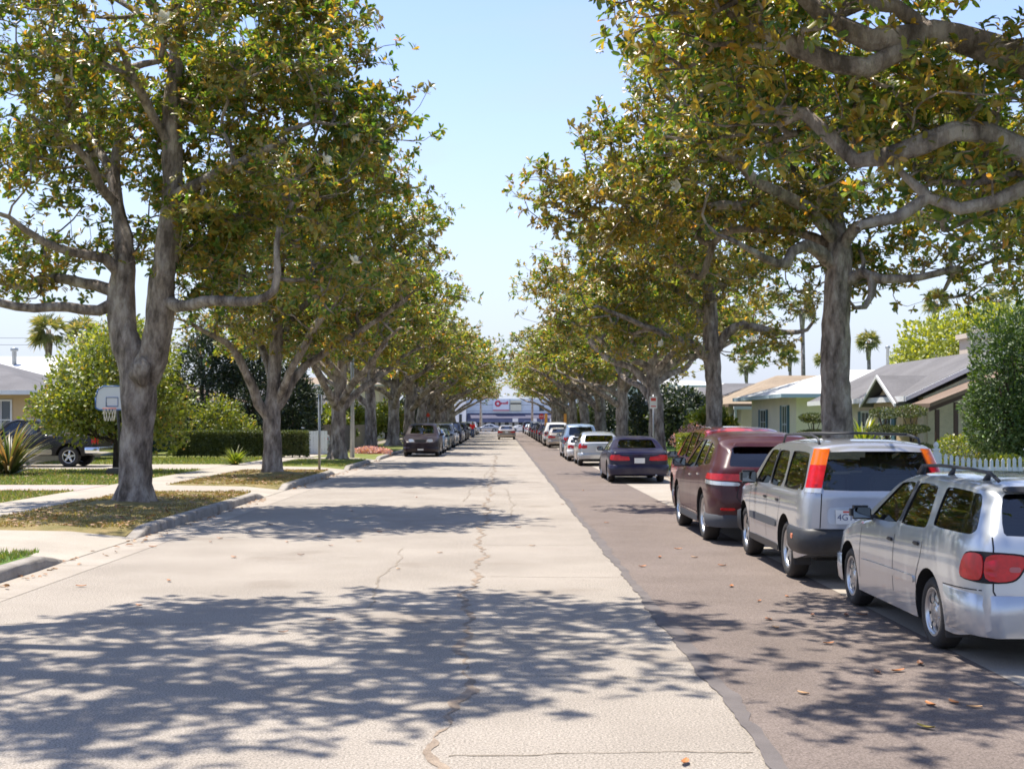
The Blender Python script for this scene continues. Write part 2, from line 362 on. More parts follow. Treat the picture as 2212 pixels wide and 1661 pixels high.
def tree_meshes(name, limbs, blobs, ntips, seed, nclump=70, leafL=.17, nl=8, ros=3, sig=.55, flowers=10, step=.3, sway=.12, mats=None, leafW=.07):
    """limbs: list of (points, radii); the first is the trunk. blobs: (centre, radii, weight)."""
    rng = np.random.default_rng(seed)
    pos = []; par = []; rr = []
    for li, (pts, rad) in enumerate(limbs):
        o, r = resample(pts, rad, step)
        if li == 0: base = -1
        else:
            A = np.array(pos); base = int(np.argmin(((A - o[0]) ** 2).sum(1)))
        prev = base
        wob = rng.normal(0, sway * .3, (len(o), 3)); wob = (wob + np.roll(wob, 1, 0)) / 2
        for k, (p, q) in enumerate(zip(o, r)):
            if li > 0 and k == 0: continue
            sc_w = 1 if li > 0 else .25
            pos.append(p + wob[k] * min(1, .12 / max(q, .03)) * sc_w); par.append(prev); rr.append(q); prev = len(pos) - 1
    n0 = len(pos)
    # clumps in crown
    ws = np.array([b[2] if len(b) > 2 else b[1][0] * b[1][1] * b[1][2] for b in blobs]); ws = ws / ws.sum()
    bi = rng.choice(len(blobs), nclump, p=ws)
    dirs = norm(rng.normal(size=(nclump, 3))); rad = rng.uniform(.35, 1.0, nclump) ** .6
    cl = np.array([np.array(blobs[i][0]) + dirs[k] * np.array(blobs[i][1]) * rad[k] for k, i in enumerate(bi)])
    ci = rng.integers(0, nclump, ntips)
    tips = cl[ci] + rng.normal(0, sig, (ntips, 3)) * np.array([1, 1, .55])
    A0 = np.array(pos)
    d0 = np.sqrt(((tips[:, None, :] - A0[None, ::2, :]) ** 2).sum(2)).min(1)
    order = np.argsort(d0)
    cap = n0 + ntips * 8; PA = np.zeros((cap, 3)); PA[:n0] = A0; n = n0
    penal = np.zeros(cap)
    for k, rv in enumerate(rr): penal[k] = .9 if (rv > .2) else 0.0
    tdir = np.zeros((ntips, 3)); tipnode = []
    for ti in order:
        T = tips[ti]; dv = T - PA[:n]
        dist = np.sqrt((dv ** 2).sum(1))
        cost = dist + penal[:n] + np.where(dv[:, 2] < -.1, .5, 0)
        j = int(np.argmin(cost)); d = dist[j]
        if d > 5.5 or n > cap - 20: continue
        m = max(1, min(7, int(math.ceil(d / .38)))); p0 = PA[j].copy(); prev = j
        pj = par[j]; pd = (PA[j] - PA[pj]) if pj >= 0 else np.array([0, 0, 1.])
        pd = pd / max(np.linalg.norm(pd), 1e-6)
        c1 = p0 + pd * d * .25 + rng.normal(0, .06 * d, 3); c2 = T + np.array([0, 0, -.18 * d]) + rng.normal(0, .08 * d, 3)
        for k in range(1, m + 1):
            t = k / m
            q = (1 - t) ** 3 * p0 + 3 * (1 - t) ** 2 * t * c1 + 3 * (1 - t) * t * t * c2 + t ** 3 * T
            PA[n] = q; par.append(prev); rr.append(0.0); prev = n; n += 1
        tipnode.append(n - 1); tdir[ti] = PA[n - 1] - PA[par[n - 1]]
    par_a = np.array(par[:n]); cnt = np.zeros(n)
    for q in tipnode: cnt[q] += 1
    for k in range(n - 1, -1, -1):
        if par_a[k] >= 0: cnt[par_a[k]] += cnt[k]
    R = np.maximum(np.array(rr[:n]), .007 * np.maximum(cnt, 1) ** .47)
    # do not let a child be thicker than its parent
    for k in range(n):
        if par_a[k] >= 0 and k >= n0: R[k] = min(R[k], R[par_a[k]] * .92)
    child = [[] for _ in range(n)]
    for k in range(n):
        if par_a[k] >= 0: child[par_a[k]].append(k)
    V = []; Fq = []; vc = 0
    stack = [(0, -1)]
    rs = rng.uniform(0, 100)
    while stack:
        s, p = stack.pop()
        ch = [p, s] if p >= 0 else [s]
        while child[ch[-1]]:
            cs = sorted(child[ch[-1]], key=lambda q: -R[q])
            if ch[-1] < n0:    # hand-made limbs stay whole
                hand = [q for q in cs if q < n0 and q == ch[-1] + 1]
                if hand: cs = hand + [q for q in cs if q != hand[0]]
            for q in cs[1:]: stack.append((q, ch[-1]))
            ch.append(cs[0])
        if len(ch) < 2: continue
        pts = PA[ch]; r = R[ch].copy()
        if p >= 0: r[0] = min(r[0], r[1] * 1.25)
        mr_ = r.max(); ns = 20 if mr_ > .18 else (10 if mr_ > .07 else (6 if mr_ > .025 else 4))
        a = None; mlen = len(ch); ring = []
        tang = np.gradient(pts, axis=0); tang = norm(tang)
        t0 = tang[0]; a = np.cross(t0, [.3, .9, .1]); a /= np.linalg.norm(a)
        th = np.linspace(0, 2 * np.pi, ns, endpoint=False)
        for i in range(mlen):
            t = tang[i]; a = a - t * a.dot(t); a /= np.linalg.norm(a); b = np.cross(t, a)
            rad_i = np.full(ns, r[i])
            if mr_ > .18:    # knobbly trunk
                z = pts[i][2]
                rad_i = r[i] * (1 + .07 * np.sin(3 * th + z * 1.3 + rs) + .05 * np.sin(5 * th - z * 3.1 + rs) + .045 * np.sin(7 * th + z * 6.7) + .05 * np.sin(2 * th + z * 4.1 + rs * 2) + rng.normal(0, .035, ns))
                if p < 0 and i < 5: rad_i *= 1 + (.16 * np.sin(5 * th + rs) + .05) * (1 - i / 5)
            ring.append(pts[i] + (np.cos(th)[:, None] * a + np.sin(th)[:, None] * b) * rad_i[:, None])
        ring = np.concatenate(ring)
        V.append(ring)
        k = np.arange(ns); k2 = (k + 1) % ns
        for i in range(mlen - 1):
            Fq.append(np.stack([vc + i * ns + k, vc + i * ns + k2, vc + (i + 1) * ns + k2, vc + (i + 1) * ns + k], 1))
        vc += len(ring)
    mt = mats or (M['bark'], M['magnolia'])
    wood = arr_mesh(name + '_trunk', np.concatenate(V), np.concatenate(Fq), mt[0])
    # leaves
    tn = np.array(tipnode); tp = PA[tn]; td = PA[tn] - PA[par_a[tn]]; td = norm(td) + np.array([0, 0, .55]) + rng.normal(0, .3, (len(tn), 3))
    allp = [tp]; alld = [td]
    for q in range(ros - 1):
        allp.append(tp + rng.normal(0, .17, tp.shape) * np.array([1, 1, .7])); alld.append(norm(td + rng.normal(0, .7, tp.shape)))
    lv, lf = rosettes(np.concatenate(allp), np.concatenate(alld), rng, nl, leafL, leafW)
    leaves = arr_mesh(name + '_crown', lv, lf, mt[1])
    fl = []
    if flowers:
        zc = tp[:, 2] + rng.normal(0, .8, len(tp)); cand = np.where(tp[:, 1] < np.quantile(tp[:, 1], .3))[0]; idx = rng.choice(cand, flowers, replace=False)
        fl = [(tp[i] + np.array([0, -.12, .05]), td[i] + np.array([0, -.8, 0])) for i in idx]
    return wood, leaves, fl

def blossom_mesh():
    mb = MB()
    for ring, (nn, tilt, ln) in enumerate(((4, .5, .11), (5, 1.05, .13))):
        for k in range(nn):
            a = 2 * math.pi * k / nn + ring * .5
            d = Vector((math.cos(a), math.sin(a), 0)); s_ = Vector((-math.sin(a), math.cos(a), 0)); up = Vector((0, 0, 1))
            ax = d * math.sin(tilt) + up * math.cos(tilt)
            p0 = Vector((0, 0, 0)); p1 = ax * ln * .55; p2 = ax * ln + up * .015
            mb.add([p0, p1 + s_ * ln * .38, p1 - s_ * ln * .38, p2 + s_ * .015, p2 - s_ * .015], [(0, 1, 2), (2, 1, 3, 4)], 0, True)
    mb.tube([(0, 0, -.03), (0, 0, .03)], .015, 6)
    return mb.mesh('blossom', M['blossom'], fix=False)
BLOSSOM = blossom_mesh()

def plant_tree(name, base, meshes, label, cat='tree', group=None, rz=0, sc_=1.0, local=False, blooms=True):
    wood, leaves, fl = meshes
    e = empty(name, base, rz); e.scale = (sc_, sc_, sc_)
    tag(e, label, cat, group)
    link_mesh('trunk', wood, e); link_mesh('crown', leaves, e)
    if blooms:
        for p, d in fl:
            b = link_mesh('blossom', BLOSSOM, e, loc=p); b.rotation_euler = (Vector((0, 0, 1)).rotation_difference(Vector(d))).to_euler()
            b.scale = (1.3,) * 3
    return e

def rel(base, Y, pts):
    """photo-derived limb points (u, v, dY[, r]) -> local to the tree base"""
    o = []; r = []
    for q in pts:
        p = P(q[0], q[1], Y + q[2]) - Vector(base); o.append(tuple(p)); r.append(q[3])
    return o, r
def blob(base, Y, u, v, dy, rad, wt=None):
    p = P(u, v, Y + dy) - Vector(base)
    return (tuple(p), rad) if wt is None else (tuple(p), rad, wt)

GT = 'magnolia street trees in the verges'
# nearest tree on the left that the photo shows whole
b = (-7.55, 26.6, .12); Y = 26.6
r_ = lambda pts: rel(b, Y, pts)
limbs = [r_([(291, 1098, 0, .47), (291, 1080, 0, .40), (290, 1045, 0, .32), (291, 990, 0, .305), (295, 920, 0, .315), (299, 860, 0, .36), (300, 815, 0, .35), (285, 770, .05, .31), (268, 720, .1, .28), (262, 650, .2, .27), (268, 580, .3, .24), (266, 510, .5, .17), (252, 440, .7, .13), (248, 360, .9, .1), (262, 280, 1.2, .07), (280, 180, 1.4, .04)]),
    r_([(300, 830, 0, .34), (330, 770, -.1, .30), (344, 700, -.2, .28), (350, 620, -.3, .26), (360, 540, -.3, .24), (370, 450, -.3, .22), (372, 340, -.4, .19), (372, 230, -.4, .16), (380, 120, -.2, .13), (376, 0, 0, .1), (370, -120, .2, .06)]),
    r_([(302, 835, -.22, .2), (303, 812, -.36, .21), (306, 790, -.40, .17), (308, 772, -.36, .08)]),
    r_([(258, 650, .2, .16), (215, 672, .1, .12), (150, 662, -.2, .105), (80, 668, -.5, .095), (0, 652, -.9, .085), (-80, 640, -1.2, .07), (-170, 600, -1.5, .03)]),
    r_([(258, 640, .2, .15), (200, 615, .4, .12), (110, 605, .8, .1), (30, 618, 1.2, .08), (-60, 590, 1.6, .05)]),
    r_([(262, 600, .2, .14), (225, 560, 0, .12), (160, 540, -.4, .1), (90, 520, -.8, .08), (20, 470, -1.2, .05)]),
    r_([(252, 440, .7, .12), (220, 400, .4, .1), (185, 350, 0, .085), (130, 290, -.5, .06), (70, 250, -1, .04)]),
    r_([(250, 400, .7, .09), (215, 330, 1.2, .08), (180, 260, 1.6, .06), (140, 180, 2, .03)]),
    r_([(354, 650, -.3, .15), (400, 660, -.8, .115), (460, 648, -1.4, .105), (540, 655, -1.8, .09), (590, 620, -2, .078), (598, 560, -2, .062), (600, 490, -1.8, .05), (650, 420, -1.6, .04)]),
    r_([(362, 520, -.3, .13), (400, 480, .3, .11), (480, 465, 1, .1), (570, 470, 1.6, .08), (680, 440, 2, .05)]),
    r_([(371, 430, -.3, .12), (420, 400, -1, .1), (520, 350, -1.8, .08), (620, 300, -2.4, .05)]),
    r_([(372, 330, -.4, .1), (330, 250, -.8, .08), (290, 180, -1.4, .07), (250, 90, -2, .04)]),
    r_([(372, 250, -.4, .11), (440, 190, .4, .09), (540, 150, 1, .07), (640, 110, 1.4, .04)]),
    r_([(376, 100, -.1, .09), (300, 30, .8, .07), (200, -30, 1.5, .05)])]
bl = [blob(b, Y, 610, 300, 0, (1.9, 3.8, 2.5)), blob(b, Y, 560, 90, 0, (1.7, 3.6, 1.5)), blob(b, Y, 700, 470, .5, (1.5, 3.2, 1.8)), blob(b, Y, 300, 60, 0, (3.6, 4.3, 1.5)),
      blob(b, Y, 60, 220, 0, (2.0, 4, 2.3)), blob(b, Y, 40, 500, 0, (2.0, 3.6, 1.5)), blob(b, Y, 560, 560, 0, (2.2, 3.6, 1.0)), blob(b, Y, 300, -120, 0, (3.6, 4, 2), 9), blob(b, Y, 720, 200, 0, (.9, 2.2, 1.2), 9), blob(b, Y, 790, 330, 0, (.6, 1.8, 1.0), 6), blob(b, Y, 640, 20, 0, (1.0, 2, .9), 6), blob(b, Y, 450, 330, .8, (1.6, 2, 1.6), 10),
      blob(b, Y, 320, 480, 0, (1.6, 2.5, .7)), blob(b, Y, 200, 300, 2.5, (1.6, 1.6, 1.2), 6)]
plant_tree('magnolia_tree', b, tree_meshes('near_left', limbs, bl, 3000, 3, nclump=180, flowers=14, sig=.43, leafL=.155, nl=9), 'large magnolia tree with a knotted forked trunk in front of the basketball hoop', 'tree', GT)

# second on the left
b = (-7.3, 41.4, .12); Y = 41.4
r_ = lambda pts: rel(b, Y, pts)
limbs = [r_([(590, 1030, 0, .36), (590, 1012, 0, .29), (590, 970, 0, .265), (588, 910, 0, .28), (590, 860, 0, .22), (594, 790, .1, .18), (600, 700, .2, .15), (602, 600, .3, .12), (610, 500, .2, .06)]),
    r_([(585, 905, 0, .17), (560, 870, -.2, .15), (540, 820, -.4, .14), (500, 750, -.8, .11), (440, 715, -1.2, .07), (390, 690, -1.6, .04)]),
    r_([(587, 880, 0, .15), (580, 800, .6, .13), (550, 720, 1.2, .1), (520, 640, 1.6, .07)]),
    r_([(594, 890, 0, .17), (625, 840, .2, .15), (660, 790, .3, .13), (720, 750, .3, .11), (800, 700, .2, .07), (880, 640, 0, .04)]),
    r_([(596, 870, 0, .14), (635, 790, -.7, .12), (680, 710, -1.3, .1), (740, 620, -1.8, .06)]),
    r_([(598, 740, .1, .11), (660, 660, 1, .09), (760, 580, 1.6, .06)])]
bl = [blob(b, Y, 640, 560, 0, (3.4, 3.8, 2.0)), blob(b, Y, 820, 560, 0, (1.9, 3.4, 2.0)), blob(b, Y, 470, 680, 0, (1.9, 3, 1.1)), blob(b, Y, 720, 430, 0, (2.7, 3.6, 1.6)), blob(b, Y, 700, 690, 0, (2.4, 3.2, .9)), blob(b, Y, 540, 450, 0, (3, 3.4, 2.0)),
      blob(b, Y, 905, 500, 0, (.6, 1.5, .7), 1.2)]
plant_tree('magnolia_tree', b, tree_meshes('second_left', limbs, bl, 2300, 5, nclump=110, flowers=8, sig=.5), 'vase shaped magnolia tree with many stems in front of the clipped hedge', 'tree', GT)

# near right tree, trunk behind the silver suv
b = (7.5, 29.0, .12); Y = 29.0
r_ = lambda pts: rel(b, Y, pts)
limbs = [r_([(1812, 1080, 0, .5), (1811, 1060, 0, .4), (1809, 1000, 0, .33), (1807, 900, 0, .325), (1806, 800, 0, .31), (1807, 700, 0, .30), (1810, 620, 0, .28), (1812, 550, 0, .26), (1806, 500, .2, .2), (1790, 420, .4, .16), (1770, 330, .5, .12), (1750, 200, .6, .08)]),
    r_([(1800, 575, 0, .15), (1770, 545, -.3, .14), (1740, 530, -.5, .13), (1712, 545, -.7, .12), (1700, 575, -.8, .11), (1650, 560, -1.2, .08), (1580, 520, -1.8, .05)]),
    r_([(1825, 610, 0, .14), (1860, 588, -.3, .13), (1882, 600, -.5, .12), (1882, 635, -.6, .085), (1868, 660, -.7, .06), (1848, 664, -.9, .045), (1836, 650, -1.0, .02)]),
    r_([(1882, 605, -.5, .11), (1930, 610, -.8, .1), (1990, 600, -1.1, .08), (2060, 580, -1.4, .05)]),
    r_([(1815, 540, 0, .15), (1850, 490, -.4, .13), (1920, 470, -.8, .12), (1980, 462, -1.0, .1), (2060, 480, -1.3, .07)]),
    r_([(1802, 520, 0, .15), (1740, 450, -.6, .13), (1650, 400, -1.2, .11), (1560, 330, -1.6, .08), (1460, 280, -2, .05)]),
    r_([(1790, 440, .3, .13), (1700, 350, 1, .11), (1560, 260, 1.6, .09), (1420, 200, 2, .05)]),
    r_([(1780, 400, .4, .12), (1650, 430, .2, .1), (1500, 450, 0, .09), (1350, 430, -.2, .06), (1230, 420, -.3, .03)]),
    r_([(1802, 530, 0, .12), (1700, 500, .9, .1), (1560, 505, 1.4, .09), (1510, 600, 1.6, .08), (1450, 560, 1.8, .05)]),
    r_([(1770, 320, .5, .1), (1850, 220, .2, .08), (1960, 150, 0, .05)])]
bl = [blob(b, Y, 1345, 430, 0, (1.7, 2.8, 1.5)), blob(b, Y, 1430, 300, 0, (1.6, 3.2, 1.6)), blob(b, Y, 1480, 110, 0, (1.5, 3.2, 1.5)), blob(b, Y, 1640, 330, 0, (2.2, 3.8, 2.2)), blob(b, Y, 1900, 350, 0, (2.6, 3.8, 1.9)), blob(b, Y, 1750, 110, 0, (3.6, 4, 2.0)),
      blob(b, Y, 2050, 570, 0, (2.4, 2.6, .9)), blob(b, Y, 1490, 520, 0, (1.8, 2.8, .8)), blob(b, Y, 1650, 620, .8, (1.3, 2.0, .6)), blob(b, Y, 1900, 590, .8, (.8, 1.6, .4)), blob(b, Y, 2150, 420, 0, (2, 3, 1.8)), blob(b, Y, 1235, 425, 0, (.8, 1.5, .5), 2.0), blob(b, Y, 1320, 240, 0, (.5, 1, .3), .8)]
plant_tree('magnolia_tree', b, tree_meshes('near_right', limbs, bl, 2800, 11, nclump=155, flowers=18, sig=.44, mats=(M['bark'], M['magnolia_rusty']), leafL=.155, nl=9), 'magnolia tree with a tall straight trunk rising behind the silver suv', 'tree', GT)

# second right
b = (7.6, 46.8, .12); Y = 46.8
r_ = lambda pts: rel(b, Y, pts)
limbs = [r_([(1540, 1018, 0, .44), (1540, 1000, 0, .34), (1541, 940, 0, .30), (1542, 850, 0, .28), (1538, 760, 0, .30), (1534, 700, 0, .27), (1530, 620, .1, .22), (1520, 540, .2, .15), (1500, 450, .3, .09)]),
    r_([(1548, 765, 0, .19), (1570, 720, -.2, .17), (1605, 702, -.4, .16), (1650, 712, -.5, .14), (1700, 720, -.6, .10), (1745, 712, -.7, .07), (1756, 680, -.7, .045), (1752, 640, -.7, .02)]),
    r_([(1528, 780, 0, .17), (1500, 745, -.3, .15), (1440, 725, -.6, .12), (1360, 690, -1, .08), (1290, 660, -1.4, .05)]),
    r_([(1532, 690, 0, .16), (1480, 640, .6, .13), (1400, 600, 1, .1), (1280, 560, 1.3, .06)]),
    r_([(1532, 640, .1, .14), (1590, 590, .8, .11), (1660, 560, 1.2, .07)]),
    r_([(1524, 580, .1, .13), (1450, 510, -.8, .1), (1340, 470, -1.5, .06)])]
bl = [blob(b, Y, 1260, 620, 0, (2.2, 3.4, 1.6)), blob(b, Y, 1400, 560, 0, (3.0, 3.8, 2.2)), blob(b, Y, 1560, 520, 0, (3.0, 3.8, 1.8)), blob(b, Y, 1680, 630, 0, (1.4, 2.6, 1.1)), blob(b, Y, 1400, 720, 0, (2.4, 3.2, .8)), blob(b, Y, 1450, 400, 0, (3, 3.4, 1.6)), blob(b, Y, 1620, 750, 0, (.8, 1.6, .6), 2)]
plant_tree('magnolia_tree', b, tree_meshes('second_right', limbs, bl, 2300, 17, nclump=115, mats=(M['bark'], M['magnolia_rusty']), flowers=8, sig=.5), 'magnolia tree with a long crooked side branch behind the maroon suv', 'tree', GT)

# nearest right: trunk just outside the frame, its limbs hang over the street
b = (8.1, 12.6, .12); Y = 12.8
r_ = lambda pts: rel(b, Y, pts)
def q_(x, y, z, r): return ((x - b[0], y - b[1], z - b[2]), r)
def ql(pts): return [p[0] for p in pts], [p[1] for p in pts]
limbs = [ql([q_(8.1, 12.6, 0, .5), q_(8.1, 12.6, .3, .42), q_(8.1, 12.6, 1.5, .36), q_(8.05, 12.6, 3, .34), q_(8.0, 12.6, 4.2, .3), q_(7.8, 12.6, 5.5, .22), q_(7.6, 12.5, 7, .16), q_(7.3, 12.3, 8.5, .1), q_(7.0, 12.2, 10, .05)]),
    ql([q_(8.0, 12.6, 3.6, .16)]) if False else (lambda A: ([tuple(Vector((8.0 - b[0], 0, 3.4 - b[2])))] + A[0], [.17] + A[1]))(r_([(2420, 470, 0, .15), (2290, 360, 0, .125), (2200, 325, 0, .115), (2130, 290, 0, .105), (2060, 290, 0, .1), (1980, 318, .05, .095), (1900, 340, .1, .09), (1840, 345, .2, .075), (1790, 300, .3, .06), (1730, 250, .4, .05), (1640, 230, .6, .03)])),
    (lambda A: ([tuple(Vector((7.9 - b[0], 0, 4.6 - b[2])))] + A[0], [.2] + A[1]))(r_([(2420, 240, 0, .17), (2260, 160, 0, .155), (2160, 110, 0, .14), (2070, 78, 0, .125), (1970, 78, 0, .115), (1880, 80, 0, .105), (1800, 45, 0, .09), (1740, -5, 0, .07), (1660, -60, 0, .04)])),
    r_([(2010, 85, 0, .1), (1940, 115, 0, .095), (1870, 148, 0, .09), (1800, 145, 0, .08), (1720, 105, .1, .065), (1640, 55, .2, .045), (1560, 20, .4, .025)]),
    r_([(1990, 62, 0, .08), (1930, 22, 0, .07), (1860, 12, 0, .06), (1790, 40, 0, .04)]),
    r_([(2260, 350, 0, .085), (2212, 400, 0, .078), (2150, 430, 0, .07), (2070, 440, 0, .062), (2000, 425, .05, .06), (1960, 390, .1, .04), (1920, 340, .2, .02)]),
    r_([(2000, 428, 0, .06), (1930, 470, 0, .065), (1860, 485, -.05, .04), (1850, 490, -.1, .03)]) ,
    ql([q_(7.8, 12.6, 5.4, .15), q_(6.5, 11.5, 6.6, .12), q_(5, 10.5, 7.3, .09), q_(3.2, 9.6, 7.8, .05)]),
    ql([q_(7.8, 12.6, 5.8, .15), q_(6.2, 14, 7.0, .12), q_(4.2, 15.5, 7.8, .09), q_(2.4, 16.8, 8.2, .05)]),
    ql([q_(7.6, 12.5, 7, .12), q_(9, 13.5, 8, .09), q_(10.5, 14.6, 8.6, .05)]),
    ql([q_(7.7, 12.5, 6.4, .12), q_(9.4, 10.8, 7.2, .09), q_(10.8, 9.6, 7.8, .05)])]
def wb(x, y, z, r, wt=None): return ((x - b[0], y - b[1], z - b[2]), r) if wt is None else ((x - b[0], y - b[1], z - b[2]), r, wt)
bl = [wb(2.4, 12.2, 7.9, (1.8, 3.9, .8), 9), wb(1.1, 9.6, 8.0, (1.3, 1.5, .6), 4), wb(3.6, 9.2, 7.6, (1.6, 1.4, .7), 5), wb(4.4, 12.6, 7.6, (2.2, 3.6, 1.5)), wb(7.6, 12.5, 8.6, (4.5, 4.2, 1.8)), wb(10.2, 12.2, 7.4, (2.4, 3.6, 1.6)), wb(3.0, 13.4, 6.2, (1.3, 1.8, .5), 5), blob(b, Y, 2080, 210, .6, (.9, 1.2, .5), 3.2), blob(b, Y, 2120, 400, .8, (.5, 1.0, .3), 2.2), blob(b, Y, 1650, 170, .6, (.8, 1.2, .45), 3.0),
      blob(b, Y, 1850, 260, 1.0, (.8, 1.0, .35), 2.5), blob(b, Y, 1540, 20, .6, (.6, 1.2, .5), 2.6), wb(5.2, 12.5, 5.7, (1.8, 2, .4), 4)]
plant_tree('magnolia_tree', b, tree_meshes('over_right', limbs, bl, 2800, 23, nclump=170, mats=(M['bark'], M['magnolia_rusty']), flowers=0, sig=.4, leafL=.125, leafW=.055), 'magnolia tree whose thick limbs reach in over the silver wagon from the right edge', 'tree', GT)

def generic(name, seed, ntips, h=9.4, rad=5.2, low=3.9, nclump=75, **kw):
    rng = random.Random(seed); limbs = []
    z0 = low * rng.uniform(.6, .75); lean = rng.uniform(-.3, .3)
    limbs.append(([(0, 0, 0), (0, 0, .2), (.02, 0, .8), (lean * .3, .05, z0), (lean, .1, z0 + 2), (lean * .6, -.1, h * .72), (lean, 0, h - 1.2)], [.5, .38, .31, .29, .2, .11, .05]))
    n = 6
    for k in range(n):
        a = 2 * math.pi * k / n + rng.uniform(-.35, .35); zz = z0 + rng.uniform(-.2, 1.6); rr_ = rad * rng.uniform(.7, .9); up = rng.uniform(1.2, 3.0)
        ca, sa = math.cos(a), math.sin(a)
        limbs.append(([(lean * .4, .05, zz), (ca * rr_ * .22, sa * rr_ * .22, zz + up * .35), (ca * rr_ * .5, sa * rr_ * .5, zz + up * .6 + rng.uniform(-.2, .3)), (ca * rr_ * .75, sa * rr_ * .75, zz + up), (ca * rr_, sa * rr_, zz + up + .5)],
                      [.17, .15, .12, .08, .04]))
    mid = (low + h) / 2
    bl = [((0, 0, mid + .6), (rad * .78, rad * .78, (h - low) / 2 * .85), 10)]
    for k in range(5):
        a = 2 * math.pi * k / 5 + rng.random(); bl.append(((math.cos(a) * rad * .55, math.sin(a) * rad * .55, mid + rng.uniform(-.9, .5)), (rad * .45, rad * .45, (h - low) * .3), 4))
    return tree_meshes(name, limbs, bl, ntips, seed, nclump=nclump, **kw)

GM = [generic('magnolia_a', 31, 1500, flowers=7, leafL=.2, nl=7, leafW=.09), generic('magnolia_b', 47, 1500, h=9.9, rad=5.0, flowers=6, leafL=.2, nl=7, leafW=.09), generic('magnolia_c', 59, 1500, h=8.8, rad=5.4, low=3.6, flowers=6, leafL=.2, nl=7, leafW=.09)]
# tree beside the camera on the left, its crown high above the near road
limbs = [([(0, 0, 0), (0, 0, .3), (0, 0, 1.5), (.1, .1, 3.2), (.3, .3, 5), (.6, .5, 7), (1, .6, 9), (1.2, .6, 11)], [.55, .42, .36, .33, .27, .2, .12, .05]),
         ([(.2, .2, 4.4), (.9, -.2, 6.2), (1.9, -.6, 7.6), (3.4, -1.2, 8.6), (5, -1.8, 9.2)], [.2, .17, .14, .1, .05]),
         ([(.4, .4, 5.4), (1.4, 1.2, 7.3), (3, 2.4, 8.6), (4.8, 3.2, 9.6)], [.17, .14, .1, .05]),
         ([(.6, .5, 7), (2.2, .4, 8.4), (4.2, .3, 9.4), (5.6, .2, 9.9)], [.14, .11, .08, .04]),
         ([(.3, .3, 5), (-1.4, -.6, 6.6), (-3, -1.4, 8)], [.15, .11, .06])]
bl = [((3.8, .6, 9.4), (2.4, 3.9, 1.1)), ((5.6, 1.2, 9.7), (1.7, 3.2, .8), 10), ((1.6, .3, 9.6), (2.6, 3.6, 1.4)), ((-2, 0, 8.8), (2.6, 3.2, 1.6), 8)]
plant_tree('magnolia_tree', (-8.0, 12.0, .12), tree_meshes('over_left', limbs, bl, 1150, 29, nclump=75, flowers=2, sig=.42, leafL=.16), 'magnolia tree just outside the left edge whose high crown shades the near road', 'tree', GT)

# left of the road and the overhanging one beside the camera
tL = [(-7.1, 55.7, .4, 1.0, 2, 'magnolia tree with spreading low limbs beside the parking sign pole on the left'),
      (-7.5, 74.0, 2.1, 1.04, 0, 'thick trunked magnolia tree just before the dark parked minivan'),
      (-7.4, 88.0, 4.0, .9, 1, 'magnolia tree beside the dark minivan on the left'),
      (-7.3, 102.0, 1.2, .92, 2, 'magnolia tree behind the light blue parked car'),
      (-7.3, 116.0, 3.2, .95, 0, 'sixth magnolia tree from the near end of the left row'),
      (-7.3, 131.0, 5.0, .95, 1, 'seventh magnolia tree from the near end of the left row'),
      (-7.3, 146.0, .7, .95, 2, 'eighth magnolia tree from the near end of the left row, near the person in red'),
      (-7.3, 162.0, 2.7, .95, 0, 'ninth magnolia tree from the near end of the left row'),
      (-7.3, 178.0, 4.4, .95, 1, 'tenth magnolia tree from the near end of the left row'),
      (-7.3, 194.0, 1.9, .95, 2, 'last magnolia tree of the left row before the white building')]
tR = [(7.6, 63.5, .9, 1.0, 0, 'forked magnolia tree beside the navy sedan behind the no parking sign'),
      (7.6, 82.0, 2.6, .96, 1, 'magnolia tree beyond the silver hatchback on the right'),
      (7.6, 100.8, 4.2, .95, 2, 'fifth magnolia tree from the near end of the right row'),
      (7.6, 119.0, .3, .95, 0, 'sixth magnolia tree from the near end of the right row'),
      (7.6, 138.0, 1.6, .95, 1, 'seventh magnolia tree from the near end of the right row'),
      (7.6, 154.0, 3.5, .95, 2, 'eighth magnolia tree from the near end of the right row'),
      (7.6, 172.0, 5.4, .95, 0, 'ninth magnolia tree from the near end of the right row'),
      (7.6, 190.0, 2.2, .95, 1, 'last magnolia tree of the right row before the theatre')]
for x, y, rz, s_, k, lab in tL + tR:
    e = plant_tree('magnolia_tree', (x, y, .12), GM[k], lab, 'tree', GT, rz, s_, blooms=(y < 100))
    if y > 95: e.scale = (1.42, 1.42, 1.12)
    elif y > 80: e.scale = (1.25, 1.25, 1.05)
    elif x > 0: e.scale = (1.22, 1.22, 1.05)
# ------------------------------------------------------------------ the setting: ground, road, kerbs, verges
def sheet(name, poly, z, m, label=None, div=1):
    mb = MB(); mb.add([(x, y, z) for x, y in poly], [tuple(range(len(poly)))])
    o = mb.build(name, m, fix=False)
    if o.data.polygons[0].normal.z < 0: o.data.flip_normals()
    tag(o, label, kind='structure'); return o
R_ = random.Random(4)
g = sheet('ground', [(-900, -60), (900, -60), (900, 207), (900, 3200), (-900, 3200), (-900, 207)], -.72, M['ground'], 'open ground under the whole street')
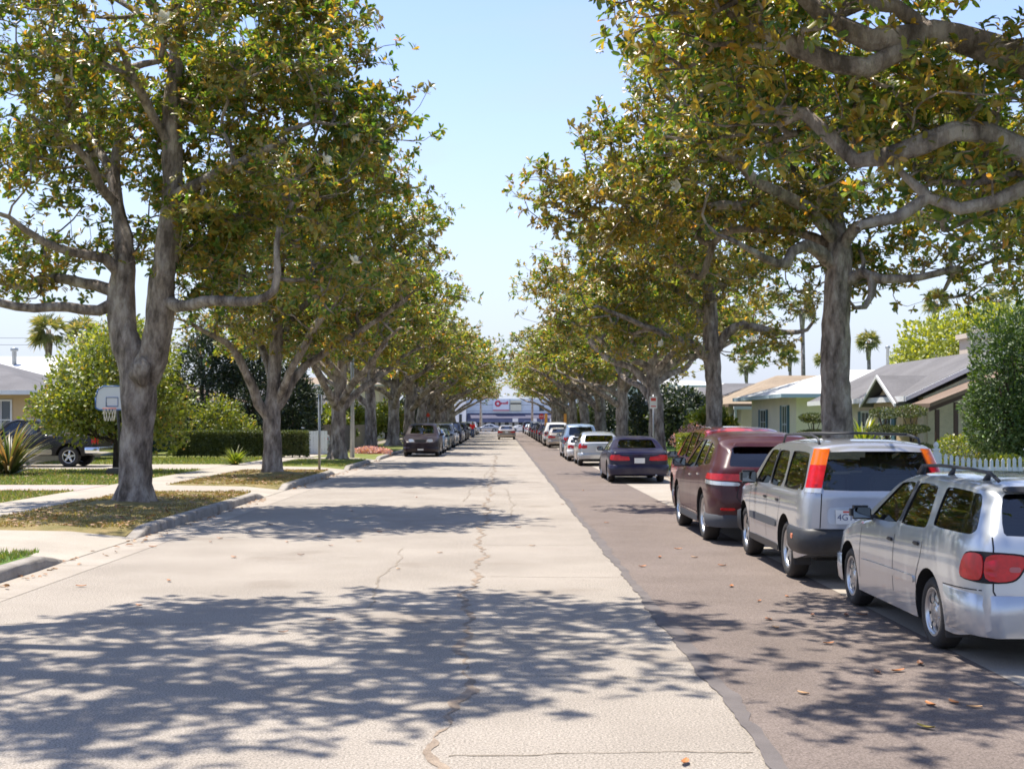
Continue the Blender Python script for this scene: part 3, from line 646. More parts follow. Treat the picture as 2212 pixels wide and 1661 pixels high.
# the asphalt: old light lane and newer dark strip with a wavy joint between
ys = [-12 + .5 * k for k in range(0, 440)]
def seam(y): return 1.49 + .012 * math.sin(y * .9) + .012 * math.sin(y * 2.3 + 1) - .0012 * max(0, y) + .010 * math.sin(y * 5.1) + .006 * math.sin(y * 13)
YE = 207.0
def strip(name, fa, fb, z, m, y0=-12, y1=YE, st=.25, label=None, zf=None):
    mb = MB(); n = int((y1 - y0) / st); vs = []; fs = []
    for k in range(n + 1):
        y = y0 + (y1 - y0) * k / n; a = fa(y) if callable(fa) else fa; b_ = fb(y) if callable(fb) else fb
        j_ = R_.gauss(0, .007) if st < 1 else 0
        vs += [(a + j_, y, z), (b_ + (R_.gauss(0, .007) if st < .2 else 0), y, z)]
        if k: fs.append((2 * k - 2, 2 * k - 1, 2 * k + 1, 2 * k))
    mb.add(vs, fs); o = mb.build(name, m, fix=False); tag(o, label, kind='structure'); return o
strip('road', -5.22, 3.78, 0, M['asphalt_light'], label='pale weathered asphalt road running to the theatre', st=5)
strip('road_strip', seam, 3.72, .004, M['asphalt_dark'], st=.11, label='darker newer asphalt along the right parking lane')
def s2(y): return seam(y) + .10 + .03 * math.sin(y * .7) + .012 * math.sin(y * 4.3 + 2)
strip('asphalt_joint', lambda y: seam(y) - .02, s2, .008, M['asphalt_seam'], st=.1, label='dark wavy joint between old and new asphalt')
def crk(y): return -.33 + .045 * math.sin(y * .8) + .05 * math.sin(y * 2.1 + 1) + .03 * math.sin(y * 5.7) + .018 * math.sin(y * 13.3 + 2)
strip('sealed_crack', lambda y: crk(y) - .022 - .018 * math.sin(y * 3.7) - .01 * math.sin(y * 17), lambda y: crk(y) + .026 + .02 * math.sin(y * 2.9 + 1) + .012 * math.sin(y * 21), .004, M['tar'], y0=3, y1=70, st=.06, label='wavy sealed crack down the middle of the road')
def xcrack(y, x0, x1, wd, seed):
    rr = random.Random(seed); mb = MB(); n = int((x1 - x0) / .06); vs = []; fs = []; yy = y
    for k in range(n + 1):
        yy += rr.gauss(0, .012); x = x0 + (x1 - x0) * k / n; ww = wd * rr.uniform(.4, 1.2)
        vs += [(x, yy - ww, .0045), (x, yy + ww, .0045)]
        if k: fs.append((2 * k - 2, 2 * k, 2 * k + 1, 2 * k - 1))
    mb.add(vs, fs); return mb
for y, x0, x1, wd, sd in ((7.25, -.3, 1.42, .008, 1), (9.55, -.25, 1.44, .004, 2), (11.9, -5.1, -.4, .006, 8), (15.6, -.3, 1.4, .008, 3), (19.5, -.35, 1.4, .009, 4), (26, -5, 1.3, .01, 5), (33, -.3, 1.3, .012, 6), (45, -5, 1.3, .016, 7)):
    o = xcrack(y, x0, x1, wd, sd).build('road_crack', M['crack'], fix=False); tag(o, kind='structure')
def lcrack(x, y0, y1, wd, seed):
    rr = random.Random(seed); mb = MB(); n = int((y1 - y0) / .08); vs = []; fs = []
    for k in range(n + 1):
        x += rr.gauss(0, .014); y = y0 + (y1 - y0) * k / n; ww = wd * rr.uniform(.2, 1.2)
        vs += [(x - ww, y, .0042), (x + ww, y, .0042)]
        if k: fs.append((2 * k - 2, 2 * k - 1, 2 * k + 1, 2 * k))
    mb.add(vs, fs); return mb
for x, y0, y1, wd, sd in ((-1.35, 13, 19, .012, 3), (.2, 24, 36, .012, 9), (-.9, 30, 52, .012, 6)):
    o = lcrack(x, y0, y1, wd, sd).build('road_crack', M['crack'], fix=False); tag(o, kind='structure')
# gutters
strip('gutter_left', -5.83, -5.2, .004, M['gutter'], label='pale concrete gutter along the left kerb', st=5)
strip('gutter_right', 3.66, 5.62, .0075, M['gutter'], label='pale concrete strip under the cars parked on the right', st=5)
for y in [1.5 + 3.05 * k for k in range(60)]:
    mb = MB(); mb.b2(-5.82, y, .004, -5.21, y + .012, .0055); o = mb.build('gutter_joint', M['crack']); tag(o, kind='structure') if False else None
    bpy.data.objects.remove(o) if y > 60 else tag(o, kind='structure')

# kerbs with tapered ends
def kerb(name, xa, xb, y0, y1, top=.15, label=None, taper=(True, True)):
    """xa: road face, xb: garden side"""
    mb = MB(); s = 1 if xb > xa else -1; rr = random.Random(int(y0 * 7)); vs = []; fs = []
    st = []; y = y0
    while y < y1: st.append(y); y += .35 if y1 < 60 else 1.2
    st.append(y1)
    for y in st:
        t = 1.0
        if taper[0]: t = min(t, (y - y0) / .75)
        if taper[1]: t = min(t, (y1 - y) / .75)
        h = .012 + (top - .012) * max(0, min(1, t)); j = rr.gauss(0, .004); x1 = xa + s * .035
        vs += [(xa + j, y, -.02), (xa + s * .012 + j, y, h * .85), (x1 + j, y, h + rr.gauss(0, .002)), (xb, y, h + .004), (xb, y, -.1)]
    for k in range(len(st) - 1):
        for q in range(4):
            fs.append((k * 5 + q, k * 5 + q + 1, k * 5 + 5 + q + 1, k * 5 + 5 + q))
    mb.add(vs, fs, 0, True); o = mb.build(name, M['curb']); tag(o, label, kind='structure'); return o
LK = [(-8, 17.3, 'left kerb beside the green lawn corner'), (20.6, 31.7, 'left kerb past the big forked tree'), (34.6, 45.2, 'left kerb past the tree before the hedge'), (48.9, 57.5, 'short left kerb past the parking pole'), (61, 207, 'far left kerb along the parked cars')]
for a, b_, lab in LK: kerb('kerb_left', -5.8, -6.0, a, b_, label=lab)
RK = [(-8, 31, 'right kerb beside the near cars'), (35.2, 60, 'right kerb beside the navy sedan'), (63.5, 207, 'far right kerb')]
for a, b_, lab in RK: kerb('kerb_right', 5.6, 5.8, a, b_, label=lab)
# verges, pavements, driveways, lawns
def slab(name, x0, x1, y0, y1, z, m, label=None):
    return sheet(name, [(x0, y0), (x1, y0), (x1, y1), (x0, y1)], z, m, label)
for k, (a, b_, lab) in enumerate(LK):
    # lumpy verge mesh
    mb = MB(); nx, ny = 12, max(4, int((min(b_, 60) - a) / .3)); 
    if b_ > 60: ny = 60
    rr = random.Random(k); vs = []
    for j in range(ny + 1):
        for i in range(nx + 1):
            x = -6.0 - 3.0 * i / nx; y = a + (b_ - a) * j / ny; e = 0 if i in (0, nx) or j in (0, ny) else 1
            t_ = max(0, min(1, (y - a) / .75, (b_ - y) / .75)); xx = (-5.8 - x) / 3.2; zA = .011 + min(1, xx / .33) * .11 + max(0, xx - .33) / .67 * .03
            z = zA + (.148 - zA) * t_ + e * (.012 + .02 * math.sin(x * 3.1 + y) * math.sin(y * 1.7) + rr.uniform(0, .012))
            for (tx, ty) in ((-7.55, 26.6), (-7.3, 41.4), (-7.1, 55.7)):
                z += .10 * math.exp(-((x - tx) ** 2 + (y - ty) ** 2) / .55) * e
            vs.append((x, y, z))
    fs = [(j * (nx + 1) + i, (j + 1) * (nx + 1) + i, (j + 1) * (nx + 1) + i + 1, j * (nx + 1) + i + 1) for j in range(ny) for i in range(nx)]
    for j in (0, ny): q0 = [vs[j * (nx + 1) + i] for i in range(nx + 1)]; mb.add(q0 + [(p[0], p[1], -.2) for p in q0], [(i, i + 1, nx + 2 + i, nx + 1 + i) for i in range(nx)])
    mb.add(vs, fs, 0, True); o = mb.build('verge', M['lawn_green'] if k == 0 else (M['verge'] if k < 3 else M['lawn']), fix=False)
    tag(o, ('green grass corner', 'dry leafy verge round the big forked tree', 'dry grass verge round the second tree', 'grass verge by the parking pole', 'far grass verge')[k] + ' behind the left kerb', kind='structure')
strip('pavement_left', -10.5, -9.0, .154, M['concrete'], y0=-10, y1=YE, st=5, label='concrete pavement on the left')
strip('lawn_left', -60, -10.5, .148, M['lawn'], y0=-10, y1=YE, st=10, label='patchy front lawns on the left')
strip('verge_right', 5.8, 7.95, .15, M['lawn'], y0=-10, y1=YE, st=5, label='grass verge on the right')
strip('pavement_right', 7.95, 9.35, .154, M['concrete'], y0=-10, y1=YE, st=5, label='concrete pavement on the right')
strip('lawn_right', 9.35, 60, .148, M['lawn_green'], y0=-10, y1=YE, st=10, label='front gardens on the right')
def apron(name, xa, xb, y0, y1, flare, label, m=None, za=.011, zb=.157):
    mb = MB(); xm = xa + (xb - xa) * .33; zm = za + (zb - za) * .75
    vs = [(xa, y0 - flare, za), (xa, y1 + flare, za), (xm, y0 - flare * .5, zm), (xm, y1 + flare * .5, zm), (xb, y0, zb), (xb, y1, zb)]
    mb.add(vs, [(0, 2, 3, 1), (2, 4, 5, 3)]); o = mb.build(name, m or M['concrete'])
    if o.data.polygons[0].normal.z < 0: o.data.flip_normals()
    tag(o, label, kind='structure')
apron('driveway_apron', -5.8, -9.02, 17.3, 20.6, .0, 'wide concrete driveway apron beside the near kerb')
apron('driveway_apron', -5.8, -9.02, 31.7, 34.6, .0, 'concrete driveway apron behind the big forked tree')
apron('driveway_apron', -5.8, -9.02, 45.2, 48.9, .0, 'concrete driveway apron before the hedge')
apron('driveway_apron', -5.8, -9.02, 57.5, 61, .0, 'concrete driveway apron by the far pavement')
apron('driveway_apron', 5.6, 7.97, 31, 35.2, .0, 'driveway apron on the right beyond the maroon suv')
apron('driveway_apron', 5.6, 7.97, 60, 63.5, .0, 'far driveway apron on the right')
slab('driveway', -26, -10.48, 17.6, 20.3, .160, M['concrete'], 'concrete driveway at the left edge')
slab('driveway', -26, -10.48, 31.9, 34.6, .160, M['pavers'], 'pinkish paver driveway behind the big forked tree')
slab('driveway', -26, -10.48, 45.7, 50.8, .160, M['concrete'], 'concrete driveway under the black pickup')
slab('driveway', 9.33, 20, 31.3, 34.9, .160, M['concrete'], 'driveway between the picket fence and the gabled house')
# cross street and lot in front of the theatre, dipping slightly
mb = MB(); prof = [(207, -.004), (214, -.02), (225, -.12), (240, -.35), (255, -.58), (284, -.62)]
vs = []; fs = []
for k, (y, z) in enumerate(prof):
    vs += [(-60, y, z), (60, y, z)]
    if k: fs.append((2 * k - 2, 2 * k - 1, 2 * k + 1, 2 * k))
mb.add(vs, fs); tag(mb.build('cross_street', M['asphalt_light'], fix=False), 'cross street in front of the theatre', kind='structure')
mb = MB(); pts = []
rr = random.Random(8)
vs = []; fs = []
N = 60
for k in range(N + 1):
    x = -900 + 1800 * k / N; h = 22 + 8 * math.sin(k * .5) + 5 * math.sin(k * 1.3 + 1) + (42 if k > 33 else 0)
    vs += [(x, 2300, -1), (x, 2500, h), (x, 2900, -1)]
    if k: a = 3 * k - 3; fs += [(a, a + 1, a + 4, a + 3), (a + 1, a + 2, a + 5, a + 4)]
mb.add(vs, fs, 0, True); tag(mb.build('hills', mat('haze_tinted_hills', (.2, .26, .33), .95, var=.15, vscale=.01)), 'low hills far beyond the houses, coloured with the blue of haze', kind='structure')  # no air is built; the haze's blue is put into the hills' base colour

# ------------------------------------------------------------------ grass blades and litter
def blades(name, areas, n, seed, m, h=(.03, .09), label='', wd=.009):
    rng = np.random.default_rng(seed); tot = sum((a[1] - a[0]) * (a[3] - a[2]) * (a[4] if len(a) > 4 else 1) for a in areas); V = []; 
    for a in areas:
        k = int(n * (a[1] - a[0]) * (a[3] - a[2]) * (a[4] if len(a) > 4 else 1) / tot)
        x = rng.uniform(a[0], a[1], k); y = rng.uniform(a[2], a[3], k); z = np.full(k, .15)
        hh = rng.uniform(*h, k); th = rng.uniform(0, 6.28, k); w2 = wd * (1 + y / 40); lx = rng.normal(0, .35, k) * hh; ly = rng.normal(0, .35, k) * hh
        a0 = np.stack([x - np.cos(th) * w2, y - np.sin(th) * w2, z], 1); a1 = np.stack([x + np.cos(th) * w2, y + np.sin(th) * w2, z], 1); a2 = np.stack([x + lx, y + ly, z + hh], 1)
        V.append(np.stack([a0, a1, a2], 1).reshape(-1, 3))
    V = np.concatenate(V); Fc = np.arange(len(V)).reshape(-1, 3)
    o = link_mesh(name, arr_mesh(name, V, Fc, m)); tag(o, label, 'grass', kind='stuff'); return o
M['grass'] = leaf_mat('grass_blades', [(0, (.08, .16, .02)), (.5, (.15, .22, .03)), (.8, (.28, .27, .07)), (1, (.4, .32, .15))], ((.08, .13, .02), (.16, .16, .05)), .6, .3)
M['grass_dry'] = leaf_mat('dry_grass_blades', [(0, (.14, .15, .035)), (.4, (.28, .24, .08)), (1, (.42, .32, .16))], ((.15, .13, .04), (.24, .18, .08)), .7, .25)
blades('grass', [(-9, -6.05, 8, 17, 2), (-25, -10.5, 20.4, 31.8, .5), (-25, -10.5, 34.7, 45.6, .45), (-25, -10.5, 51, 60, .3), (-9, -6, 49.3, 57, 1)], 90000, 2, M['grass'], label='short lawn grass on the left gardens and corner')
blades('dry_grass', [(-9, -6.05, 21, 31.4, 1), (-9, -6.05, 35, 45, .8), (-16, -10.5, 24, 31.8, .25)], 36000, 3, M['grass_dry'], h=(.02, .065), label='dry verge grass under the left trees')
blades('garden_grass', [(5.85, 7.9, 20, 60, 1), (9.4, 13, 28, 44, .6)], 26000, 5, M['grass'], label='short grass along the right verge')

def leaf_body(L=.13, Wd=.055, curl=.4, seed=0):
    mb = MB(); rr = random.Random(seed); n = 5; vs = []
    for k in range(n + 1):
        t = k / n; wv = Wd * math.sin(math.pi * min(.97, max(.03, t))) ** .7 / 2; z = .002 + curl * .6 * L * (t - .5) ** 2
        vs += [(-wv, L * (t - .5), z + .008), (0, L * (t - .5), z), (wv, L * (t - .5), z + .01)]
    fs = []
    for k in range(n):
        a = 3 * k; fs += [(a, a + 1, a + 4, a + 3), (a + 1, a + 2, a + 5, a + 4)]
    return mb.add(vs, fs, 0, True)
lm = [mat('fallen_leaf_orange', (.42, .16, .05), .5, var=.3), mat('fallen_leaf_brown', (.22, .095, .045), .5, var=.3), mat('fallen_leaf_tan', (.45, .26, .12), .5, var=.3), mat('fallen_leaf_yellow', (.36, .27, .05), .5, var=.3)]
LM = [leaf_body(curl=c_, seed=k).mesh('fallen_leaf', lm[k], fix=False) for k, c_ in enumerate((.5, .8, .3, .6))]
spots = [(715, 1342, 1), (612, 1368, 1), (1660, 1340, 0), (1675, 1357, 2), (1755, 1331, 1), (1828, 1331, 1), (1862, 1330, 0), (2010, 1525, 0), (2000, 1575, 3), (1988, 1437, 1), (1940, 1452, 0), (1790, 1392, 0), (1560, 1223, 0), (1388, 1225, 0),
         (1465, 1187, 0), (1425, 1205, 0), (1500, 1205, 2), (1895, 1455, 1), (1120, 1140, 0), (690, 1160, 0), (715, 1180, 1), (775, 1170, 2), (620, 1172, 0), (650, 1200, 1), (505, 1205, 0), (300, 1310, 0), (365, 1256, 0), (455, 1172, 1), (475, 1164, 0), (330, 1182, 0),
         (950, 1195, 2), (1215, 1090, 0), (1480, 1650, 0), (1735, 1500, 2), (2105, 1530, 2), (2060, 1520, 0), (1640, 1300, 0), (1580, 1268, 0), (1700, 1290, 0), (900, 1075, 0), (760, 1105, 0), (1020, 1020, 1), (175, 1268, 0), (820, 1150, 0), (860, 1230, 2), (1310, 1130, 0), (1260, 1060, 0), (1150, 1180, 2), (540, 1150, 0), (585, 1135, 1)]
for k, (u, v, c_) in enumerate(spots):
    Y = F * H / (v - V0); X = (u - U0) * Y / F
    z = .010
    o = link_mesh('fallen_leaf', LM[c_], loc=(X, Y, z), rz=R_.uniform(0, 6.28)); s_ = R_.uniform(.65, 1.0); o.scale = (s_, s_, s_)
    tag(o, 'curled brown magnolia leaf lying on the road', 'leaf', 'fallen leaves scattered on the road')
rng = np.random.default_rng(12); n = 1800
x = np.concatenate([rng.uniform(-9, -6.05, n), rng.uniform(-5.85, -5.5, 260), rng.uniform(5.2, 5.55, 200), rng.uniform(-18, -10.5, 700)]); y = np.concatenate([rng.uniform(21, 45, n), rng.uniform(8, 60, 260), rng.uniform(8, 60, 200), rng.uniform(22, 45, 700)])
ok_ = ~((y > 31.5) & (y < 34.8)); x = x[ok_]; y = y[ok_]
z = np.where((x < -5.95), .185, .02); c = np.stack([x, y, z], 1); k = len(c)
ax = rng.normal(size=(k, 3)) * np.array([1, 1, .12]); ref = np.tile([0., 0., 1.], (k, 1)) + rng.normal(0, .25, (k, 3))
M['litter'] = leaf_mat('leaf_litter', [(0, (.12, .06, .03)), (.5, (.28, .13, .05)), (1, (.45, .26, .12))], ((.25, .12, .05), (.35, .2, .09)), .6, .1)
V, Fc = leaf_arrays(c, ax, ref, rng.uniform(.07, .14, k), rng.uniform(.035, .06, k))
tag(link_mesh('leaf_litter', arr_mesh('leaf_litter', V, Fc, M['litter'])), 'brown leaf litter over the verges and along the kerbs', 'leaf litter', kind='stuff')
# ------------------------------------------------------------------ cars
M['tyre'] = mat('tyre_rubber', (.022, .021, .021), .75, bump=.3, bscale=60, col2=(.04, .037, .034), var=.2)
M['rim'] = mat('alloy', (.56, .57, .58), .28, metal=.85)
M['black'] = mat('black_plastic', (.03, .031, .034), .5, var=.25, vscale=6)
M['arch'] = mat('wheel_well', (.012, .012, .012), .9)
M['interior'] = mat('cabin_interior', (.05, .05, .055), .8)
M['seat'] = mat('seat_cloth', (.07, .075, .085), .9)
M['glass'] = glass_mat('car_glass', (.5, .56, .55))
M['glass_dark'] = glass_mat('tinted_glass', (.09, .1, .11))
M['red_lens'] = mat('red_lens', (.55, .003, .008), .3, coat=.25, var=.25, vscale=14)
M['orange_lens'] = mat('amber_lens', (.85, .15, .008), .2, coat=1.0)
M['clear_lens'] = mat('clear_lens', (.6, .62, .63), .1, metal=.35, coat=1.0)
M['chrome'] = mat('chrome', (.75, .76, .77), .12, metal=1.0)
M['mirror'] = mat('mirror', (.16, .18, .2), .04, metal=1.0)
M['gap'] = mat('panel_gap', (.012, .012, .014), .8)
M['plate'] = mat('number_plate', (.72, .73, .72), .5)
M['ink'] = mat('plate_ink', (.03, .05, .16), .6)
M['ink_red'] = mat('plate_red', (.6, .08, .06), .6)
M['badge'] = mat('badge_metal', (.5, .44, .36), .35, metal=.6)
PA = {'silver': paint('silver_paint', (.50, .53, .56), .55, .30), 'silver2': paint('pale_silver_paint', (.42, .43, .46), .55, .3), 'maroon': paint('maroon_paint', (.05, .006, .012), 0, .3), 'red': paint('red_paint', (.5, .03, .04)),
      'navy': paint('navy_paint', (.009, .009, .04), 0, .3), 'skyblue': paint('pale_blue_paint', (.28, .38, .5), .4), 'white': paint('white_paint', (.72, .72, .7)), 'tan': paint('tan_paint', (.33, .29, .25), .5),
      'black': paint('black_paint', (.008, .008, .011), .0), 'plum': paint('plum_paint', (.010, .004, .011), 0), 'green': paint('dark_green_paint', (.02, .045, .04), .3), 'grey': paint('grey_paint', (.2, .2, .2), .4), 'pearl': paint('champagne_paint', (.42, .38, .33), .45)}

def make_f(pts, k=.06):
    xs = np.array([p[0] for p in pts], float); ys = np.array([p[1] for p in pts], float)
    off = np.linspace(-1.6, 1.6, 9) * k; wt = np.exp(-np.linspace(-1.6, 1.6, 9) ** 2); wt /= wt.sum()
    def f(x): return float((np.interp(x + off, xs, ys) * wt).sum())
    return f

class Shape:
    def __init__(s, sp):
        s.sp = sp; s.L = sp['L']; s.W = sp['W'] / 2
        s.T = make_f(sp['top'], sp.get('ks', .07)); s.S = make_f(sp['shoulder'], .1)
        s.zb0 = sp.get('clear', .2); s.k = sp.get('tumble', .4)
        s.devf = make_f(sp.get('nose', [(0, 0), (2, 0)]), .04); s.devr = make_f(sp.get('tail', [(0, 0), (2, 0)]), .04)
        s.fr = sp.get('rear_round', .35); s.ff = sp.get('front_round', .8); s.cr = sp.get('cr', .16); s.cf = sp.get('cf', .26)
        s.er = sp.get('end_r', .07); s.bulge_r = sp.get('bulge_r', .07); s.bulge_f = sp.get('bulge_f', .12)
        s.off = 0.0
    def wid(s, x):
        t = max(0, (s.ff - x) / s.ff); u = max(0, (x - (s.L - s.fr)) / s.fr)
        return s.W * (1 - s.cf * t ** 2.4) * (1 - s.cr * u ** 2.6)
    def endc(s, x):
        d = min(x, s.L - x); e = s.er
        if d >= e: return 0.0
        q = 1 - max(0, d) / e; return e * .8 * (1 - math.sqrt(max(0, 1 - q * q)))
    def top(s, x): return s.T(x) - s.endc(x) * .9
    def sh(s, x): return min(s.S(x), s.top(x) - .035)
    def zb(s, x):
        c = s.endc(x) * .9; e = min(x, s.L - x); return s.zb0 + c + (.10 * max(0, 1 - e / .55) ** 1.5)
    def y(s, x, z):
        w_ = s.wid(x) - s.endc(x) * .6; S = s.sh(x); zc = .62 * S
        if z < zc: y = w_ * (1 - .085 * ((zc - z) / zc) ** 2)
        elif z <= S: y = w_ * (1 - .035 * ((z - zc) / (S - zc)) ** 2)
        else: y = w_ * .965 - .012 - s.k * (z - S) - .08 * (z - S) ** 2
        return y - s.off
    def zr(s, x):
        T = s.top(x); S = s.sh(x); return T - min(.09, .5 * (T - S))
    def fx(s, x, z):
        """station -> real x, sheared by nose and tail profiles"""
        a = max(0, min(1, (x - (s.L - .7)) / .7)); b_ = max(0, min(1, (.6 - x) / .6))
        a = a * a * (3 - 2 * a); b_ = b_ * b_ * (3 - 2 * b_)
        return x + a * s.devr(z) + b_ * s.devf(z)
    def inv(s, xf, z):
        x = xf
        for _ in range(12): x -= (s.fx(x, z) - xf) * .8
        return x
    def topz(s, x, y):
        T = s.top(x) - s.off; zr = s.zr(x) - s.off; yr = max(.05, s.y(x, zr)); q = min(1, abs(y) / yr)
        return zr + (T - zr) * (1 - q ** 2.6) ** (1 / 2.6)
    def section(s, x):
        S = s.sh(x); zb = s.zb(x); zr = s.zr(x) - s.off; T = s.top(x) - s.off; P_ = []
        if s.off: zb = s.floor; 
        for k in range(11):
            z = zb + (S - zb) * k / 10; P_.append((s.y(x, z), z))
        for k in range(1, 6):
            z = S + (zr - S) * k / 5; P_.append((s.y(x, z + 1e-4), z))
        yr = P_[-1][0]
        for k in range(1, 9):
            th = k / 9 * math.pi / 2; y = yr * math.cos(th) ** (2 / 2.6); P_.append((y, zr + (T - zr) * math.sin(th) ** (2 / 2.6)))
        return P_, T
    def solid(s, x0=None, x1=None, mi=0, cap_bulge=True):
        L = s.L; x0 = 0 if x0 is None else x0; x1 = L if x1 is None else x1
        st = [0, .012, .035, .065, .1, .15, .21]; xs = [x0 + q for q in st]; q = x0 + .29
        while q < x1 - .26: xs.append(q); q += .085
        xs += [x1 - q2 for q2 in st[::-1]]
        rings = []; M_ = 8
        for x in xs:
            P_, T = s.section(x); r = []
            for y, z in P_: r.append((s.fx(x, z), y, z))
            r.append((s.fx(x, T), 0, T))
            for y, z in P_[::-1]: r.append((s.fx(x, z), -y, z))
            y0, z0 = P_[0]
            for k in range(1, M_): r.append((s.fx(x, z0), -y0 + 2 * y0 * k / M_, z0))
            rings.append(r)
        n = len(rings[0]); V = [p for r in rings for p in r]; fs = []
        for i in range(len(xs) - 1):
            for k in range(n):
                k2 = (k + 1) % n; fs.append((i * n + k, (i + 1) * n + k, (i + 1) * n + k2, i * n + k2))
        nP = len(P_)
        for end in (0, 1):
            base = 0 if end == 0 else (len(xs) - 1) * n; sgn = -1 if end == 0 else 1; bl = (s.bulge_f if end == 0 else s.bulge_r) if cap_bulge else 0
            rows = []
            for i in range(nP):
                a = base + i; c = base + 2 * nP - i
                if i == 0: row = [a] + [base + n - k for k in range(1, M_)] + [c]
                else:
                    ya = V[a][1]; row = [a]
                    for k in range(1, M_):
                        t = k / M_; y = ya - 2 * ya * t; fade = math.sin(math.pi * min(1, i / 3) / 2) if i < 3 else 1
                        if i > nP - 8: fade = max(0, (nP - i) / 8)
                        V.append((V[a][0] + sgn * bl * (1 - (2 * t - 1) ** 2) * fade, y, V[a][2])); row.append(len(V) - 1)
                    row.append(c)
                rows.append(row)
            for i in range(nP - 1):
                for k in range(M_):
                    f = (rows[i][k], rows[i][k + 1], rows[i + 1][k + 1], rows[i + 1][k]); fs.append(f)
            top_ = base + nP; r = rows[-1]
            for k in range(M_): fs.append((r[k], r[k + 1], top_))
        mb = MB(); mb.add(V, fs, mi, True); return mb
    def rear_x(s, y, z):
        x = s.L; ym = max(.1, s.y(x, z)); q = min(1, abs(y) / ym)
        zn = (z - s.zb(x)) / max(.05, (s.sh(x) - s.zb(x)) * .3); fade = max(0, min(1, zn)); T = s.top(x); zr = s.zr(x)
        fade = min(fade, max(0, min(1, (T - z) / .12 + .05)))
        return s.fx(x, z) + s.bulge_r * (1 - q * q) * fade
    def front_x(s, y, z):
        ym = max(.1, s.y(0, z)); q = min(1, abs(y) / ym); zn = (z - s.zb(0)) / max(.05, (s.sh(0) - s.zb(0)) * .3)
        return s.fx(0, z) - s.bulge_f * (1 - q * q) * max(0, min(1, zn))
    def side(s, xf, z, out=0.0):
        return s.y(s.inv(xf, z), z) + out

def rounded(poly, it=2, keep=.2):
    for _ in range(it):
        q = []
        n = len(poly)
        for i in range(n):
            a, b_ = poly[i], poly[(i + 1) % n]
            k = keep if _ == 0 else .25
            d = math.dist(a, b_); k = min(k, .04 / max(d, 1e-6)) if _ == 0 else k
            q += [(a[0] + (b_[0] - a[0]) * k, a[1] + (b_[1] - a[1]) * k), (a[0] + (b_[0] - a[0]) * (1 - k), a[1] + (b_[1] - a[1]) * (1 - k))]
        poly = q
    return poly
def dense(poly, st=.06):
    o = []
    for i in range(len(poly)):
        a, b_ = poly[i], poly[(i + 1) % len(poly)]; n = max(1, int(math.dist(a, b_) / st))
        for k in range(n): o.append((a[0] + (b_[0] - a[0]) * k / n, a[1] + (b_[1] - a[1]) * k / n))
    return o
def fill2d(poly, st=.07):
    """triangulated fill of a 2D polygon with inner points"""
    bm = bmesh.new(); vs = [bm.verts.new((p[0], p[1], 0)) for p in dense(poly, st)]
    f = bm.faces.new(vs); bmesh.ops.triangulate(bm, faces=[f])
    for _ in range(2):
        es = [e for e in bm.edges if e.calc_length() > st * 1.8]
        if es: bmesh.ops.subdivide_edges(bm, edges=es, cuts=1); bmesh.ops.triangulate(bm, faces=bm.faces[:])
    bm.verts.ensure_lookup_table(); bm.verts.index_update()
    V = [(v.co.x, v.co.y) for v in bm.verts]; Fc = [[v.index for v in f.verts] for f in bm.faces]; bm.free(); return V, Fc
def grow(poly, d):
    cx = sum(p[0] for p in poly) / len(poly); cy = sum(p[1] for p in poly) / len(poly); o = []
    n = len(poly)
    for i, p in enumerate(poly):
        v = Vector((p[0] - cx, p[1] - cy)); o.append((p[0] + (d if v.x > 0 else -d) * min(1, abs(v.x) / .05), p[1] + (d if v.y > 0 else -d) * min(1, abs(v.y) / .05)))
    return o

def apply_bool(target, cutters, mats):
    me = target
    for c in cutters:
        a = bpy.data.objects.new('tmp_a', me); b_ = bpy.data.objects.new('tmp_b', c); C.objects.link(a); C.objects.link(b_)
        md = a.modifiers.new('b', 'BOOLEAN'); md.operation = 'DIFFERENCE'; md.solver = 'EXACT'; md.object = b_
        dg = bpy.context.evaluated_depsgraph_get(); dg.update()
        r = bpy.data.meshes.new_from_object(a.evaluated_get(dg))
        bpy.data.objects.remove(a); bpy.data.objects.remove(b_)
        if len(r.polygons) > 50: me = r
    return me

